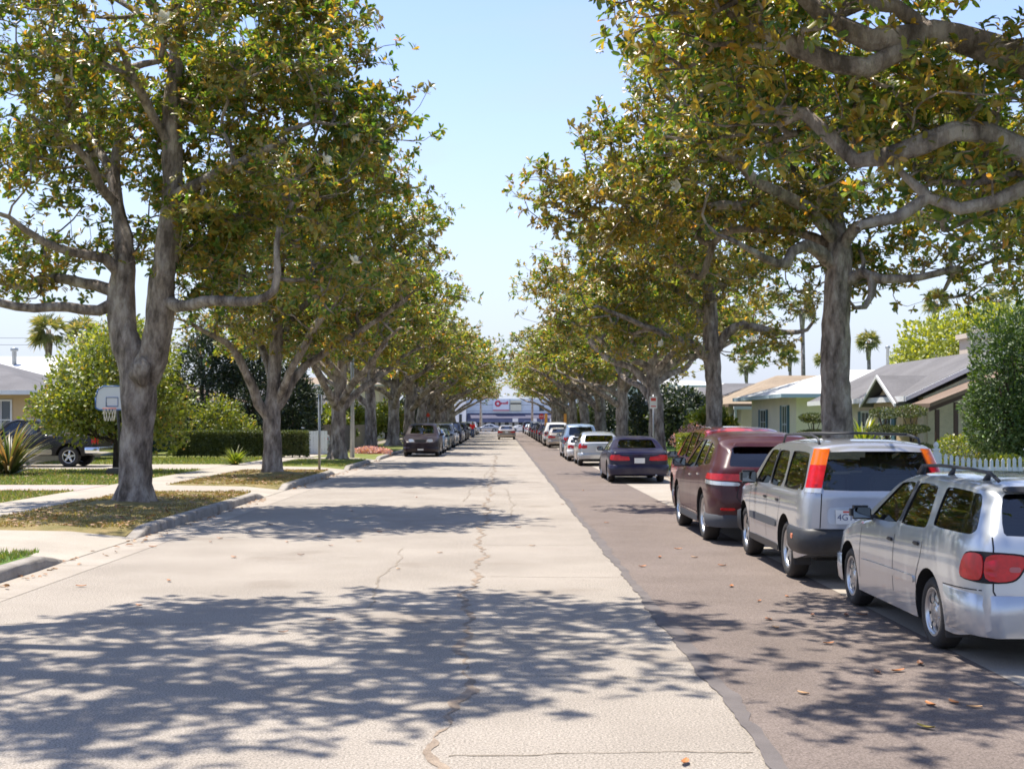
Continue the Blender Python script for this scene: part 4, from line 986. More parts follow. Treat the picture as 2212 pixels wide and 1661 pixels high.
class Car:
    """parts are built with x backwards from the front bumper, y to the right; placed by the root's transform"""
    def __init__(s, name, sp):
        s.sh = Shape(sp); s.sp = sp; s.root = empty(name); s.off = sp['L'] / 2; s.name = name
    def put(s, name, mb, mats, parent=None, bevel=0, fix=True):
        # car x (backwards) -> local -y ; car y -> local x
        mb.v = [(p[1], s.off - p[0], p[2]) for p in mb.v]
        return mb.build(name, mats, parent or s.root, bevel, fix=fix)
    def body(s, paint_m):
        sh = s.sh; sp = s.sp; mats = [paint_m, M['arch'], M['interior']]
        base = sh.solid().mesh('body', mats)
        cav = Shape(sp); cav.off = .04; cav.floor = sp.get('floor', .70)
        c1 = cav.solid(sp['cab'][0], sp['cab'][1], 2, False).mesh('c', mats)
        cut = [c1]
        mb = MB()
        for w_ in sp['side']:
            mb.prism(rounded(w_), 'y', -1.3, 1.3, 1)
        cut.append(mb.mesh('c', mats))
        mb = MB()
        if 'rear_glass' in sp:
            p = rounded(sp['rear_glass']['poly']); a, b_ = sp['rear_glass']['x']; mb.prism(p, 'x', a, b_, 1)
        r = sp['R'] + sp.get('arch', .055)
        for x in sp['wheels']:
            for sd in (-1, 1):
                mb.lathe([(.001, sh.W - .27), (r, sh.W - .27), (r, sh.W + .25), (.001, sh.W + .25)], (x, 0, sp['R'] + .01), 36, 1, 'y') if sd > 0 else \
                    mb.lathe([(.001, -sh.W - .25), (r, -sh.W - .25), (r, -sh.W + .27), (.001, -sh.W + .27)], (x, 0, sp['R'] + .01), 36, 1, 'y')
        m2 = mb.mesh('c', mats); cut.append(m2)
        mb = MB(); ws = sp['windscreen']; mb.prism(rounded(ws['poly']), 'x', ws['x'][0], ws['x'][1], 1); cut.append(mb.mesh('c', mats))
        for c in cut[2:3]:
            bm = bmesh.new(); bm.from_mesh(c); bmesh.ops.remove_doubles(bm, verts=bm.verts, dist=1e-3); bmesh.ops.recalc_face_normals(bm, faces=bm.faces); bm.to_mesh(c); bm.free()
        me = apply_bool(base, cut, mats)
        co = np.empty(len(me.vertices) * 3, np.float32); me.vertices.foreach_get('co', co); co = co.reshape(-1, 3)
        me.vertices.foreach_set('co', np.stack([co[:, 1], s.off - co[:, 0], co[:, 2]], 1).ravel())
        # x<->y with one sign flip keeps handedness
        me.polygons.foreach_set('use_smooth', np.ones(len(me.polygons), bool)); me.set_sharp_from_angle(angle=math.radians(32)); me.update()
        while len(me.materials) < 3: me.materials.append(M['arch'])
        for i, mm in enumerate(mats): me.materials[i] = mm
        s.b = link_mesh('body', me, s.root)
    def glass(s, dark_from=99):
        sh = s.sh; sp = s.sp
        gi = M['glass_dark'] if sp.get('tint') else M['glass']
        for i, w_ in enumerate(sp['side']):
            V, Fc = fill2d(grow(rounded(w_), .012))
            for sd in (-1, 1):
                mb = MB(); mb.add([(p[0], sd * (sh.side(p[0], p[1]) - .012), p[1]) for p in V], Fc if sd > 0 else [f[::-1] for f in Fc], 0, True)
                s.put('side_window', mb, M['glass_dark'] if i >= sp.get('dark_from', 99) else gi)
        ws = sp['windscreen']; V, Fc = fill2d(grow(rounded(ws['poly']), .012)); mb = MB(); a, b_ = ws['x'][0], sp['roof_front']
        xs = np.linspace(a, b_, 60)
        def solve(y, z, xs):
            zs = np.array([sh.topz(x, y) for x in xs]); return zs
        def onslope(V, xs):
            out = []
            for y, z in V:
                zs = solve(y, z, xs); i = int(np.argmin(abs(zs - z)));
                x = float(np.interp(z, zs, xs)) if zs[-1] > zs[0] else float(np.interp(z, zs[::-1], xs[::-1])); out.append(x)
            return out
        X = onslope(V, xs); mb.add([(x + .012, p[0], p[1] - .006) for x, p in zip(X, V)], Fc, 0, True); s.put('windscreen', mb, M['glass'])
        if 'rear_glass' in sp:
            rg = sp['rear_glass']; V, Fc = fill2d(grow(rounded(rg['poly']), .012)); mb = MB()
            if rg.get('slope'):
                xs = np.linspace(rg['slope'][0], rg['slope'][1], 50); X = onslope(V, xs); mb.add([(x - .012, p[0], p[1] - .006) for x, p in zip(X, V)], Fc, 0, True)
            else: mb.add([(sh.rear_x(p[0], p[1]) - .012, p[0], p[1]) for p in V], Fc, 0, True)
            s.put('rear_window', mb, M['glass_dark'] if rg.get('dark') else M['glass'])
    def side_patch(s, name, poly, m, out=.004, sides=(-1, 1), rnd=True, rim=True, parent=None):
        p = rounded(poly) if rnd else poly; V, Fc = fill2d(p, .06); bd = dense(p, .06)
        for sd in sides:
            mb = MB(); mb.add([(q[0], sd * (s.sh.side(q[0], q[1]) + out), q[1]) for q in V], Fc, 0, True)
            if rim:
                n = len(bd); vs = [(q[0], sd * (s.sh.side(*q) + out), q[1]) for q in bd] + [(q[0], sd * (s.sh.side(*q) - .015), q[1]) for q in bd]
                mb.add(vs, [(i, (i + 1) % n, n + (i + 1) % n, n + i) for i in range(n)], 0, False)
            s.put(name, mb, m, parent)
    def end_patch(s, name, poly, m, end='rear', out=.004, both=False, rnd=True, parent=None):
        p = rounded(poly) if rnd else poly
        fn = s.sh.rear_x if end == 'rear' else s.sh.front_x; sg = 1 if end == 'rear' else -1
        o = None
        for q_ in ([p] if not both else [p, [(-a, b_) for a, b_ in p]]):
            V, Fc = fill2d(q_, .06); bd = dense(q_, .06); mb = MB()
            mb.add([(fn(q[0], q[1]) + sg * out, q[0], q[1]) for q in V], Fc, 0, True)
            n = len(bd); vs = [(fn(*q) + sg * out, q[0], q[1]) for q in bd] + [(fn(*q) - sg * .02, q[0], q[1]) for q in bd]
            mb.add(vs, [(i, (i + 1) % n, n + (i + 1) % n, n + i) for i in range(n)], 0, False)
            o = s.put(name, mb, m, parent)
        return o
    def surf(s, a, z, sd):
        """a<0: distance along the side before the rear corner; a>0: distance across the rear from it"""
        L = s.sh.L
        if a <= 0: st = L + a; return Vector((s.sh.fx(st, z), sd * s.sh.y(st, z), z))
        ym = s.sh.y(L, z); return Vector((s.sh.rear_x(ym - a, z), sd * (ym - a), z))
    def wrap_patch(s, name, poly, m, out=.006, rnd=True, st=.035):
        p = rounded(poly) if rnd else poly; V, Fc = fill2d(p, st); bd = dense(p, st)
        for sd in (-1, 1):
            def pt(q, o):
                e = .02; A = s.surf(q[0] + e, q[1], sd) - s.surf(q[0] - e, q[1], sd); B = s.surf(q[0], q[1] + e, sd) - s.surf(q[0], q[1] - e, sd)
                n = A.cross(B).normalized()
                if n.x + n.y * sd < 0: n = -n
                return s.surf(q[0], q[1], sd) + n * o
            mb = MB(); mb.add([pt(q, out) for q in V], Fc, 0, True); n = len(bd)
            mb.add([pt(q, out) for q in bd] + [pt(q, -.015) for q in bd], [(i, (i + 1) % n, n + (i + 1) % n, n + i) for i in range(n)], 0, False)
            s.put(name, mb, m)
    def gaps(s, side=(), end=(), wd=.009):
        for ln in side:
            for sd in (-1, 1): s.put('panel_gap', s.line(ln, wd, sides=(sd,)), M['gap'])
        for ln in end: s.put('panel_gap', s.eline(ln, wd + .003), M['gap'])
    def line(s, pts, wd=.008, sides=(-1, 1), out=.0015, closed=False, mb=None):
        if closed: pts = pts + [pts[0]]
        own = mb is None; mb = mb or MB()
        for sd in sides:
            for i in range(len(pts) - 1):
                a, b_ = Vector(pts[i]), Vector(pts[i + 1]); n = max(1, int((b_ - a).length / .08)); d = (b_ - a).normalized(); pn = Vector((-d.y, d.x)) * wd / 2; vs = []; fs = []
                for k in range(n + 1):
                    q = a + (b_ - a) * k / n
                    for w_ in (pn, -pn): x, z = q + w_; vs.append((x, sd * (s.sh.side(x, z) + out), z))
                    if k: fs.append((2 * k - 2, 2 * k - 1, 2 * k + 1, 2 * k))
                mb.add(vs, fs, 0, True)
        return mb
    def eline(s, pts, wd=.008, end='rear', out=.0015, mb=None):
        fn = s.sh.rear_x if end == 'rear' else s.sh.front_x; sg = 1 if end == 'rear' else -1; mb = mb or MB()
        for i in range(len(pts) - 1):
            a, b_ = Vector(pts[i]), Vector(pts[i + 1]); n = max(1, int((b_ - a).length / .08)); d = (b_ - a).normalized(); pn = Vector((-d.y, d.x)) * wd / 2; vs = []; fs = []
            for k in range(n + 1):
                q = a + (b_ - a) * k / n
                for w_ in (pn, -pn): y, z = q + w_; vs.append((fn(y, z) + sg * out, y, z))
                if k: fs.append((2 * k - 2, 2 * k - 1, 2 * k + 1, 2 * k))
            mb.add(vs, fs, 0, True)
        return mb
    def wrap(s, name, m, z0, z1, wrapx, proud=.03, end='rear', bevel=.03, parent=None):
        """a bumper or cladding running round one end"""
        sh = s.sh; zs = [z0, z0 + bevel, (z0 + z1) / 2, z1 - bevel * .6, z1]; pr = [proud * .3, proud, proud * 1.1, proud, -.01]
        cols = []; L = sh.L
        ts = np.linspace(0, 1, 9)
        for t in ts[:-1]: cols.append(('s', 1, t))
        for y in np.linspace(1, -1, 17): cols.append(('e', y, 0))
        for t in ts[::-1][1:]: cols.append(('s', -1, t))
        V = []
        for kd, a, t in cols:
            for z, p in zip(zs, pr):
                if kd == 's':
                    x = (L - wrapx + (wrapx - .02) * t) if end == 'rear' else (wrapx - (wrapx - .02) * t); xf = sh.fx(x, z)
                    pp = p * min(1, t * 8 + .1)
                    V.append((xf + (pp * t ** 4 if end == 'rear' else -pp * t ** 4), a * (sh.y(x, z) + pp), z))
                else:
                    ym = sh.y(L if end == 'rear' else 0, z); y = a * (ym + p * .7); fn = sh.rear_x if end == 'rear' else sh.front_x
                    V.append((fn(a * ym, z) + (p if end == 'rear' else -p), y, z))
        n = len(zs); fs = []
        for i in range(len(cols) - 1):
            for k in range(n - 1): fs.append((i * n + k, i * n + k + 1, (i + 1) * n + k + 1, (i + 1) * n + k))
        mb = MB(); mb.add(V, fs, 0, True); return s.put(name, mb, m, parent)
    def wheels(s, style='alloy', n=5, width=.2):
        sp = s.sp; R = sp['R']; rr = R * sp.get('rimf', .66)
        for x in sp['wheels']:
            for sd in (-1, 1):
                yc = sd * (s.sh.W - width / 2 - .035); w2 = width / 2
                mb = MB(); prof = [(rr, -w2 * .8), (rr + .02, -w2), (R - .035, -w2), (R - .008, -w2 + .025), (R, -w2 * .5), (R, w2 * .5), (R - .008, w2 - .025), (R - .035, w2), (rr + .02, w2), (rr, w2 * .8)]
                mb.lathe(prof, (x, yc, R), 40, 0, 'y', close=False)
                wobj = s.put('wheel', mb, M['tyre'])
                mb = MB(); o = sd
                yo = yc + sd * w2 * .62
                mb.lathe([(rr + .004, yc - w2 * .85), (rr + .004, yc + w2 * .85)], (x, 0, R), 40, 0, 'y')
                rim = [(rr + .006, yc + sd * w2 * .9), (rr - .012, yc + sd * w2 * .93), (rr - .02, yo)]
                mb.lathe(rim, (x, 0, R), 40, 0, 'y')
                mb.lathe([(.001, yo + sd * .012), (.045, yo + sd * .012), (.06, yo), (.062, yo - sd * .04)], (x, 0, R), 20, 0, 'y')
                for k in range(n):
                    for dd in ((0,) if style == 'alloy' else (-.13, .13)):
                        a = 2 * math.pi * k / n + dd + .2; ca, sa = math.cos(a), math.sin(a); t = Vector((-sa, 0, ca)); wd0, wd1 = (.038, .026) if style == 'alloy' else (.017, .026)
                        p0 = Vector((x, yo + sd * .004, R)) + Vector((ca, 0, sa)) * .04; p1 = Vector((x, yo + sd * .016, R)) + Vector((ca, 0, sa)) * rr * .6; p2 = Vector((x, yo, R)) + Vector((ca, 0, sa)) * (rr - .012)
                        dn = Vector((0, -sd * .03, 0)); vs = []
                        for p, ww in ((p0, wd0), (p1, (wd0 + wd1) / 2), (p2, wd1)): vs += [p - t * ww, p + t * ww, p + t * ww + dn, p - t * ww + dn]
                        fs = []
                        for i in range(2):
                            for j in range(4): fs.append((i * 4 + j, i * 4 + (j + 1) % 4, i * 4 + 4 + (j + 1) % 4, i * 4 + 4 + j))
                        mb.add(vs, fs, 0)
                if style == 'cap': mb.lathe([(.05, yo + sd * .006), (.09, yo + sd * .012), (.1, yo - sd * .01)], (x, 0, R), 24, 0, 'y')
                s.put('rim', mb, M['rim'], wobj)
                mb = MB(); mb.lathe([(.001, yc + sd * w2 * .1), (rr, yc + sd * w2 * .1)], (x, 0, R), 24, 0, 'y'); s.put('brake_disc', mb, M['arch'], wobj)
    def mirrors(s, x, z, m=None, sz=(.1, .2, .14)):
        for sd in (-1, 1):
            y0 = s.sh.side(x, z - .05); mb = MB(); mb.box((x - .01, sd * (y0 + .13), z), sz); bm_ = mb
            o = s.put('wing_mirror', mb, m or M['black'], bevel=.03)
            mb = MB(); mb.box((x - .03, sd * (y0 + .02), z - .05), (.06, .1, .05)); s.put('arm', mb, M['black'], o, bevel=.01)
            mb = MB(); mb.box((x + sz[0] / 2 - .006, sd * (y0 + .13), z), (.006, sz[1] * .8, sz[2] * .75)); s.put('mirror_glass', mb, M['mirror'], o)
    def handles(s, pts, m=None):
        for x, z in pts:
            for sd in (-1, 1):
                mb = MB(); mb.box((x, sd * (s.sh.side(x, z) + .008), z), (.13, .022, .032)); s.put('door_handle', mb, m or M['black'], bevel=.008)
    def seats(s, rows, z=.5, heads=True, width=.48):
        for x, ys_ in rows:
            for y in ys_:
                mb = MB(); wd = width if len(ys_) > 1 else 1.2
                mb.box((x, y, z + .32), (.14, wd, .55)); mb.box((x - .25, y, z + .16), (.5, wd, .14))
                if heads:
                    for hy in ([y] if len(ys_) > 1 else [-.38, .38]): mb.box((x + .02, hy, z + .70), (.09, .25, .17))
                s.put('seat', mb, M['seat'], bevel=.03)
    def plate(s, z, end='rear', text='', y=0, m=None):
        fn = s.sh.rear_x if end == 'rear' else s.sh.front_x; sg = 1 if end == 'rear' else -1; x = fn(y, z) + sg * .012
        mb = MB(); mb.box((x, y, z), (.008, .31, .155)); o = s.put('number_plate', mb, M['plate'])
        if text:
            for tx, sz_, dz, mm in ((text, .1, -.035, M['ink']),):
                cu = bpy.data.curves.new('t', 'FONT'); cu.body = tx; cu.size = sz_; cu.align_x = 'LEFT'; cu.extrude = .001
                to = bpy.data.objects.new('t', cu); C.objects.link(to); dg = bpy.context.evaluated_depsgraph_get(); me = bpy.data.meshes.new_from_object(to.evaluated_get(dg)); bpy.data.objects.remove(to)
                me.materials.clear(); me.materials.append(mm)
                # text x -> local +x when read from behind
                for v in me.vertices: v.co = (-.14 + v.co.x + y, s.off - (x + .006) - v.co.z * .5, z + dz + v.co.y)
                link_mesh('plate_number', me, o)
            mb = MB(); mb.box((x + sg * .005, y, z + .058), (.002, .15, .02)); s.put('plate_trim', mb, M['ink_red'], o)
    def under(s, z=.26):
        sp = s.sp; mb = MB(); mb.b2(.35, -s.sh.W * .72, z - .06, sp['L'] - .35, s.sh.W * .72, z + .05)
        for x in sp['wheels']: mb.tube([(x, -s.sh.W + .12, sp['R']), (x, s.sh.W - .12, sp['R'])], .035, 8)
        s.put('underbody', mb, M['arch'])
    def shared(s, cols=None): pass

def sedan_spec(L=4.6, W=1.76, Ht=1.40, sx=1.0, coupe=False, R=.31):
    k = L / 4.6; X = lambda v: v * k; hh = Ht / 1.4
    top = [(0, .62), (.12, .72), (.5, .80), (1.15, .90), (1.35, .95), (2.05, 1.33), (2.35, 1.395), (2.9, 1.40), (3.35, 1.33), (3.95, 1.02), (4.1, 1.0), (4.5, .97), (4.6, .93)]
    if coupe: top = [(0, .58), (.15, .68), (.5, .76), (1.2, .88), (1.4, .93), (2.1, 1.25), (2.4, 1.30), (2.8, 1.30), (3.4, 1.17), (4.0, .97), (4.15, .95), (4.5, .93), (4.6, .9)]
    top = [(X(a), b_ * hh) for a, b_ in top]
    sh_ = [(0, .56), (.5, .72), (1.3, .86), (2.5, .91), (3.6, .95), (4.6, .90)]; sh_ = [(X(a), b_ * hh) for a, b_ in sh_]
    S_ = .94 * hh; zt = (1.29 if not coupe else 1.2) * hh
    side = [[(X(1.62), S_), (X(2.18), zt), (X(2.52), zt + .015), (X(2.52), S_ + .005)], [(X(2.60), S_ + .005), (X(2.60), zt + .015), (X(2.98), zt), (X(3.42), S_ + .11), (X(3.42), S_ + .02)]]
    if coupe: side = [[(X(1.7), S_), (X(2.25), zt), (X(2.75), zt - .005), (X(2.85), S_ + .01)], [(X(2.93), S_ + .02), (X(2.83), zt - .02), (X(3.35), S_ + .1)]]
    return dict(L=L, W=W, top=top, shoulder=sh_, R=R, wheels=(X(.86), X(3.5)), tumble=.52, side=side, cab=(X(1.42), X(3.75)), floor=.68,
                windscreen=dict(poly=[(-.62, S_ + .05), (-.52, zt + .005), (.52, zt + .005), (.62, S_ + .05)], x=(X(1.2), X(2.7))), roof_front=X(2.3),
                rear_glass=dict(poly=[(-.60, S_ + .09), (-.50, zt + .0), (.50, zt + .0), (.60, S_ + .09)], x=(X(2.9), X(4.4)), slope=(X(3.0), X(4.05))), clear=.19)

def box_spec(L=4.4, W=1.78, Ht=1.68, R=.33, kind='suv'):
    k = L / 4.4; X = lambda v: v * k
    if kind == 'suv': top = [(0, .82), (.12, .90), (.5, .97), (1.0, 1.03), (1.15, 1.07), (1.72, 1.52), (2.0, 1.63), (2.6, 1.68), (3.6, 1.67), (4.2, 1.62), (4.4, 1.58)]; q = Ht / 1.68
    elif kind == 'van': top = [(0, .74), (.15, .84), (.6, .98), (.9, 1.06), (1.05, 1.12), (1.85, 1.6), (2.2, 1.70), (2.8, 1.74), (3.8, 1.72), (4.2, 1.68), (4.4, 1.62)]; q = Ht / 1.74
    else: top = [(0, .62), (.12, .74), (.5, .84), (1.05, .93), (1.2, .97), (1.85, 1.36), (2.15, 1.43), (2.7, 1.46), (3.5, 1.42), (4.0, 1.32), (4.3, 1.1), (4.4, 1.0)]; q = Ht / 1.46
    top = [(X(a), b_ * q) for a, b_ in top]
    zS = (1.04 if kind == 'suv' else 1.08 if kind == 'van' else .95) * q; zt = Ht - .14
    sh_ = [(0, zS - .28), (.5, zS - .12), (1.2, zS - .05), (2.5, zS - .02), (4.4, zS)]
    sh_ = [(X(a), b_) for a, b_ in sh_]
    a0 = 1.42 if kind != 'hatch' else 1.5
    side = [[(X(a0), zS + .02), (X(a0 + .52), zt), (X(2.35), zt + .01), (X(2.35), zS + .02)], [(X(2.43), zS + .02), (X(2.43), zt + .01), (X(3.18), zt + .01), (X(3.18), zS + .02)], [(X(3.28), zS + .02), (X(3.28), zt + .01), (X(4.0), zt - (.02 if kind != 'hatch' else .09)), (X(4.02), zS + .06)]]
    tail = [(0, 0), (zS, 0), (Ht, -.24 if kind == 'suv' else -.2)] if kind != 'hatch' else [(0, 0), (.9, 0), (1.5, -.3)]
    er = .06
    return dict(L=L, W=W, top=top, shoulder=sh_, R=R, wheels=(X(.85), X(3.45)), tumble=.30 if kind != 'hatch' else .42, side=side, cab=(X(1.25), X(4.33)), floor=.74, tail=tail, dark_from=1,
                windscreen=dict(poly=[(-.64, zS + .10), (-.54, zt), (.54, zt), (.64, zS + .10)], x=(X(1.0), X(2.2))), roof_front=X(2.1),
                rear_glass=dict(poly=[(-.60, zS + .06), (-.54, Ht - .17), (.54, Ht - .17), (.60, zS + .06)], x=(X(3.9), X(4.9)), dark=True), clear=.22, end_r=er)

# -------------------------------------------------- generic cars (built once per kind, copied for the far rows)
def finish(c, kind, sp, face='rear'):
    sh = c.sh; zS = sh.S(sp['L'] * .9); L = sp['L']; H_ = max(p[1] for p in sp['top'])
    c.glass(); c.wheels('alloy', 6); c.under()
    c.mirrors(sp['side'][0][0][0] + .12, sp['side'][0][0][1] + .03)
    zt = sh.top(L - .1)
    if kind in ('sedan', 'coupe'):
        c.wrap_patch('tail_light', [(-.2, zS - .24), (-.16, zS - .09), (.34, zS - .09), (.30, zS - .24)], M['red_lens'], st=.06)
        c.plate(zS - .19 if kind == 'sedan' else .45)
    elif kind == 'hatch':
        c.wrap_patch('tail_light', [(-.24, zS - .2), (-.16, zS - .0), (.17, zS + .0), (.20, zS - .2)], M['red_lens'], st=.06); c.plate(zS - .25)
    else:
        c.wrap_patch('tail_light', [(-.12, zS - .34), (-.12, zS - .02), (.11, zS - .02), (.11, zS - .34)], M['red_lens'], st=.06); c.plate(zS - .28)
    c.wrap('rear_bumper', c.paint if kind in ('sedan', 'coupe', 'hatch') else M['black'], .30, .55, .55, .025)
    zf = sh.S(.3)
    c.end_patch('headlight', [(-.62, zf - .14), (-.62, zf + .02), (-.34, zf + .01), (-.34, zf - .13)], M['clear_lens'], 'front', both=True)
    c.end_patch('grille', [(-.29, zf - .16), (-.29, zf + .0), (.29, zf + .0), (.29, zf - .16)], M['black'], 'front', out=.006)
    c.wrap('front_bumper', c.paint if kind != 'suv' else M['black'], .26, .50, .5, .025, 'front'); c.plate(.42, 'front')
    doorx = [sp['side'][0][0][0] - .05, (sp['side'][0][-1][0] + sp['side'][1][0][0]) / 2]
    c.gaps([[(x, .32), (x, zS - .03)] for x in doorx])
    c.handles([(doorx[1] - .15, zS - .12)])
    c.seats([(sp['side'][0][-1][0] - .1, (-.37, .37)), (sp['side'][1][-1][0] + .1, (0,))])
def generic_car(name, kind, sp, pm):
    c = Car(name, sp); c.paint = pm; c.body(pm); finish(c, kind, sp); return c

def recolor(root, src, dst):
    for o in [root] + list(root.children_recursive):
        if o.type == 'MESH' and src in list(o.data.materials)[:]:
            if o.data.users > 1: o.data = o.data.copy()
            for i, m_ in enumerate(o.data.materials):
                if m_ == src: o.data.materials[i] = dst

GR = 'cars parked along the right kerb'; GL = 'cars parked along the left kerb'
G = {}
def proto(kind, pm):
    if kind == 'sedan': sp = sedan_spec()
    elif kind == 'coupe': sp = sedan_spec(4.2, 1.76, 1.28, coupe=True)
    elif kind == 'hatch': sp = box_spec(4.3, 1.74, 1.43, .31, 'hatch')
    elif kind == 'suv': sp = box_spec(4.5, 1.82, 1.72, .35, 'suv')
    else: sp = box_spec(4.75, 1.9, 1.76, .33, 'van')
    return generic_car('parked_car', kind, sp, pm)
def park(kind, pname, x, y, rz, label, cat, group, kl=None):
    pm = PA[pname]
    if kind not in G:
        c = proto(kind, pm); G[kind] = (c.root, pm, c.sp['L']); r = c.root
    else:
        r0, src, L = G[kind]; r = copy_tree(r0); recolor(r, src, pm) if src != pm else None
    r.location = (x, y, 0.004); r.rotation_euler = (0, 0, rz); tag(r, label, cat, group); return r
# ------------------------------------------------------------------ the nearest cars
def tube_part(c, name, pts, r, m, parent=None, n=8):
    mb = MB(); mb.tube(pts, r, n); return c.put(name, mb, m, parent)
M['reflector'] = mat('pale_red_lens', (.45, .12, .12), .3)
M['glass_pillar'] = mat('black_glass', (.012, .014, .018), .45, spec=.25)
# silver wagon, front bumper at Y=14.03
sp = dict(L=4.37, W=1.70, top=[(0, .60), (.12, .70), (.5, .80), (1.05, .92), (1.2, .97), (1.9, 1.36), (2.2, 1.415), (2.8, 1.43), (3.6, 1.42), (4.1, 1.40), (4.37, 1.37)],
          shoulder=[(0, .55), (.5, .72), (1.2, .86), (2.2, .90), (3.4, .94), (4.37, .97)], R=.295, wheels=(.85, 3.33), tumble=.40, clear=.2,
          side=[[(1.42, .93), (1.98, 1.30), (2.38, 1.325), (2.33, .945)], [(2.41, .947), (2.46, 1.325), (3.0, 1.32), (3.12, .98), (3.09, .965)], [(3.25, .995), (3.20, 1.325), (3.98, 1.31), (4.16, 1.04), (4.12, 1.0)]],
          cab=(1.2, 4.28), floor=.68, tail=[(0, .02), (.5, .03), (.97, 0), (1.4, -.34)], windscreen=dict(poly=[(-.60, .99), (-.50, 1.33), (.50, 1.33), (.60, .99)], x=(1.05, 2.4)), roof_front=2.15,
          rear_glass=dict(poly=[(-.625, 1.0), (-.535, 1.315), (.535, 1.315), (.625, 1.0)], x=(4.0, 4.9)), rear_round=.45, cr=.14, end_r=.06)
c = Car('silver_wagon', sp); c.paint = PA['silver']; c.body(c.paint); c.glass(); c.wheels('cap', 7, .19); c.under(.25)
tag(c.root, 'silver station wagon with roof rails and wraparound red tail lights, nearest car on the right', 'car', GR)
c.root.location = (4.36, 11.845, .008)
RP = rounded
c.wrap_patch('tail_light', [(-.31, .68), (-.25, .865), (-.05, .88), (-.05, .665)], M['red_lens'], out=.02)
c.wrap_patch('tail_light', [(-.04, .665), (-.04, .88), (.205, .865), (.215, .80), (.145, .68)], M['red_lens'], out=.02)
c.wrap_patch('light_surround', [(-.325, .67), (-.26, .878), (-.04, .893), (.22, .878), (.23, .79), (.155, .667), (-.04, .652)], M['gap'], out=.008)
c.end_patch('reversing_lens', [(-.60, .745), (-.60, .785), (-.52, .785), (-.52, .745)], M['reflector'], both=True, out=.024)
c.gaps([[(2.36, .34), (2.37, .93)], [(3.02, .34), (3.02, .56)], [(1.28, .34), (1.30, .90)], [(3.02, .56), (3.12, .74), (3.15, .96)], [(3.70, .58), (4.33, .60)]],
       [[(-.70, 1.0), (-.71, .60), (-.66, .50), (-.55, .46), (.55, .46), (.66, .50), (.71, .60), (.70, 1.0)]])
c.side_patch('pillar_trim', [(2.335, .95), (2.385, 1.33), (2.455, 1.33), (2.405, .95)], M['black'], out=.003, rnd=False)
c.side_patch('side_moulding', [(1.35, .47), (1.35, .53), (2.98, .55), (2.98, .49)], PA['silver'], out=.014)
c.handles([(2.26, .80), (3.0, .83)]); c.mirrors(1.55, .99, M['black'], (.11, .2, .13))
c.wrap('rear_bumper', c.paint, .25, .575, .67, .010, bevel=.02)
c.wrap('front_bumper', c.paint, .22, .50, .6, .03, 'front')
c.end_patch('headlight', [(-.60, .56), (-.60, .67), (-.30, .67), (-.30, .56)], M['clear_lens'], 'front', both=True)
for sd in (-1, 1):
    for xw in (1.19, 3.67):
        mb = MB(); mb.box((xw, sd * .72, .25), (.02, .19, .22)); c.put('mud_flap', mb, M['black'], bevel=.006)
    y = sd * .49
    rl = tube_part(c, 'roof_rail', [(1.98, y, 1.385), (2.10, y, 1.455), (2.6, y, 1.475), (3.3, y, 1.472), (3.75, y, 1.455), (3.93, y, 1.40)], .015, M['black'])
    for x in (2.14, 2.9, 3.72): tube_part(c, 'rail_foot', [(x - .06, y, 1.385), (x + .03, y, 1.46)], [.03, .017], M['black'], rl)
mb = MB(); mb.tube([(4.395, -.12, .535), (4.42, .0, .535)], .004, 5)
c.end_patch('badge', [(-.40, .60), (-.40, .612), (-.24, .612), (-.24, .60)], M['badge'], out=.005, rnd=False)
c.end_patch('badge', [(-.37, .572), (-.37, .584), (-.28, .584), (-.28, .572)], M['black'], out=.005, rnd=False)
c.end_patch('spoiler', [(-.52, 1.325), (-.50, 1.365), (.50, 1.365), (.52, 1.325)], M['black'], out=.05)
tube_part(c, 'wiper', [(4.42, -.05, 1.03), (4.30, -.40, 1.10)], .007, M['black'])
tube_part(c, 'exhaust_pipe', [(3.9, -.3, .24), (4.38, -.3, .22)], .025, M['rim'])
c.plate(.72); c.seats([(2.55, (-.35, .35)), (3.35, (0,))], .46)
# silver suv
sp = dict(L=4.38, W=1.75, top=[(0, .82), (.12, .92), (.5, .98), (1.0, 1.04), (1.15, 1.09), (1.72, 1.52), (2.0, 1.61), (2.6, 1.65), (3.6, 1.65), (4.2, 1.62), (4.38, 1.60)],
          shoulder=[(0, .80), (.4, .92), (1.2, 1.0), (2.5, 1.03), (4.38, 1.05)], R=.34, wheels=(.80, 3.42), tumble=.27, clear=.27, arch=.07,
          side=[[(1.42, 1.05), (1.90, 1.49), (2.32, 1.50), (2.32, 1.06)], [(2.38, 1.06), (2.38, 1.50), (2.95, 1.50), (3.08, 1.30), (3.08, 1.06)], [(3.20, 1.06), (3.13, 1.51), (4.00, 1.50), (4.20, 1.07)]],
          cab=(1.2, 4.31), floor=.82, tail=[(0, 0), (1.05, .0), (1.6, -.22)], windscreen=dict(poly=[(-.66, 1.14), (-.58, 1.51), (.58, 1.51), (.66, 1.14)], x=(1.0, 2.3)), roof_front=2.05, dark_from=9,
          rear_glass=dict(poly=[(-.66, 1.08), (-.575, 1.52), (.575, 1.52), (.66, 1.08)], x=(4.0, 4.9)), rear_round=.35, cr=.09, end_r=.07)
c = Car('silver_suv', sp); c.paint = PA['silver2']; c.body(c.paint); c.glass(); c.wheels('alloy', 5, .215); c.under(.32)
tag(c.root, 'boxy silver suv with tall pillar tail lights, second car on the right', 'car', GR)
c.root.location = (4.25, 16.77, .008)
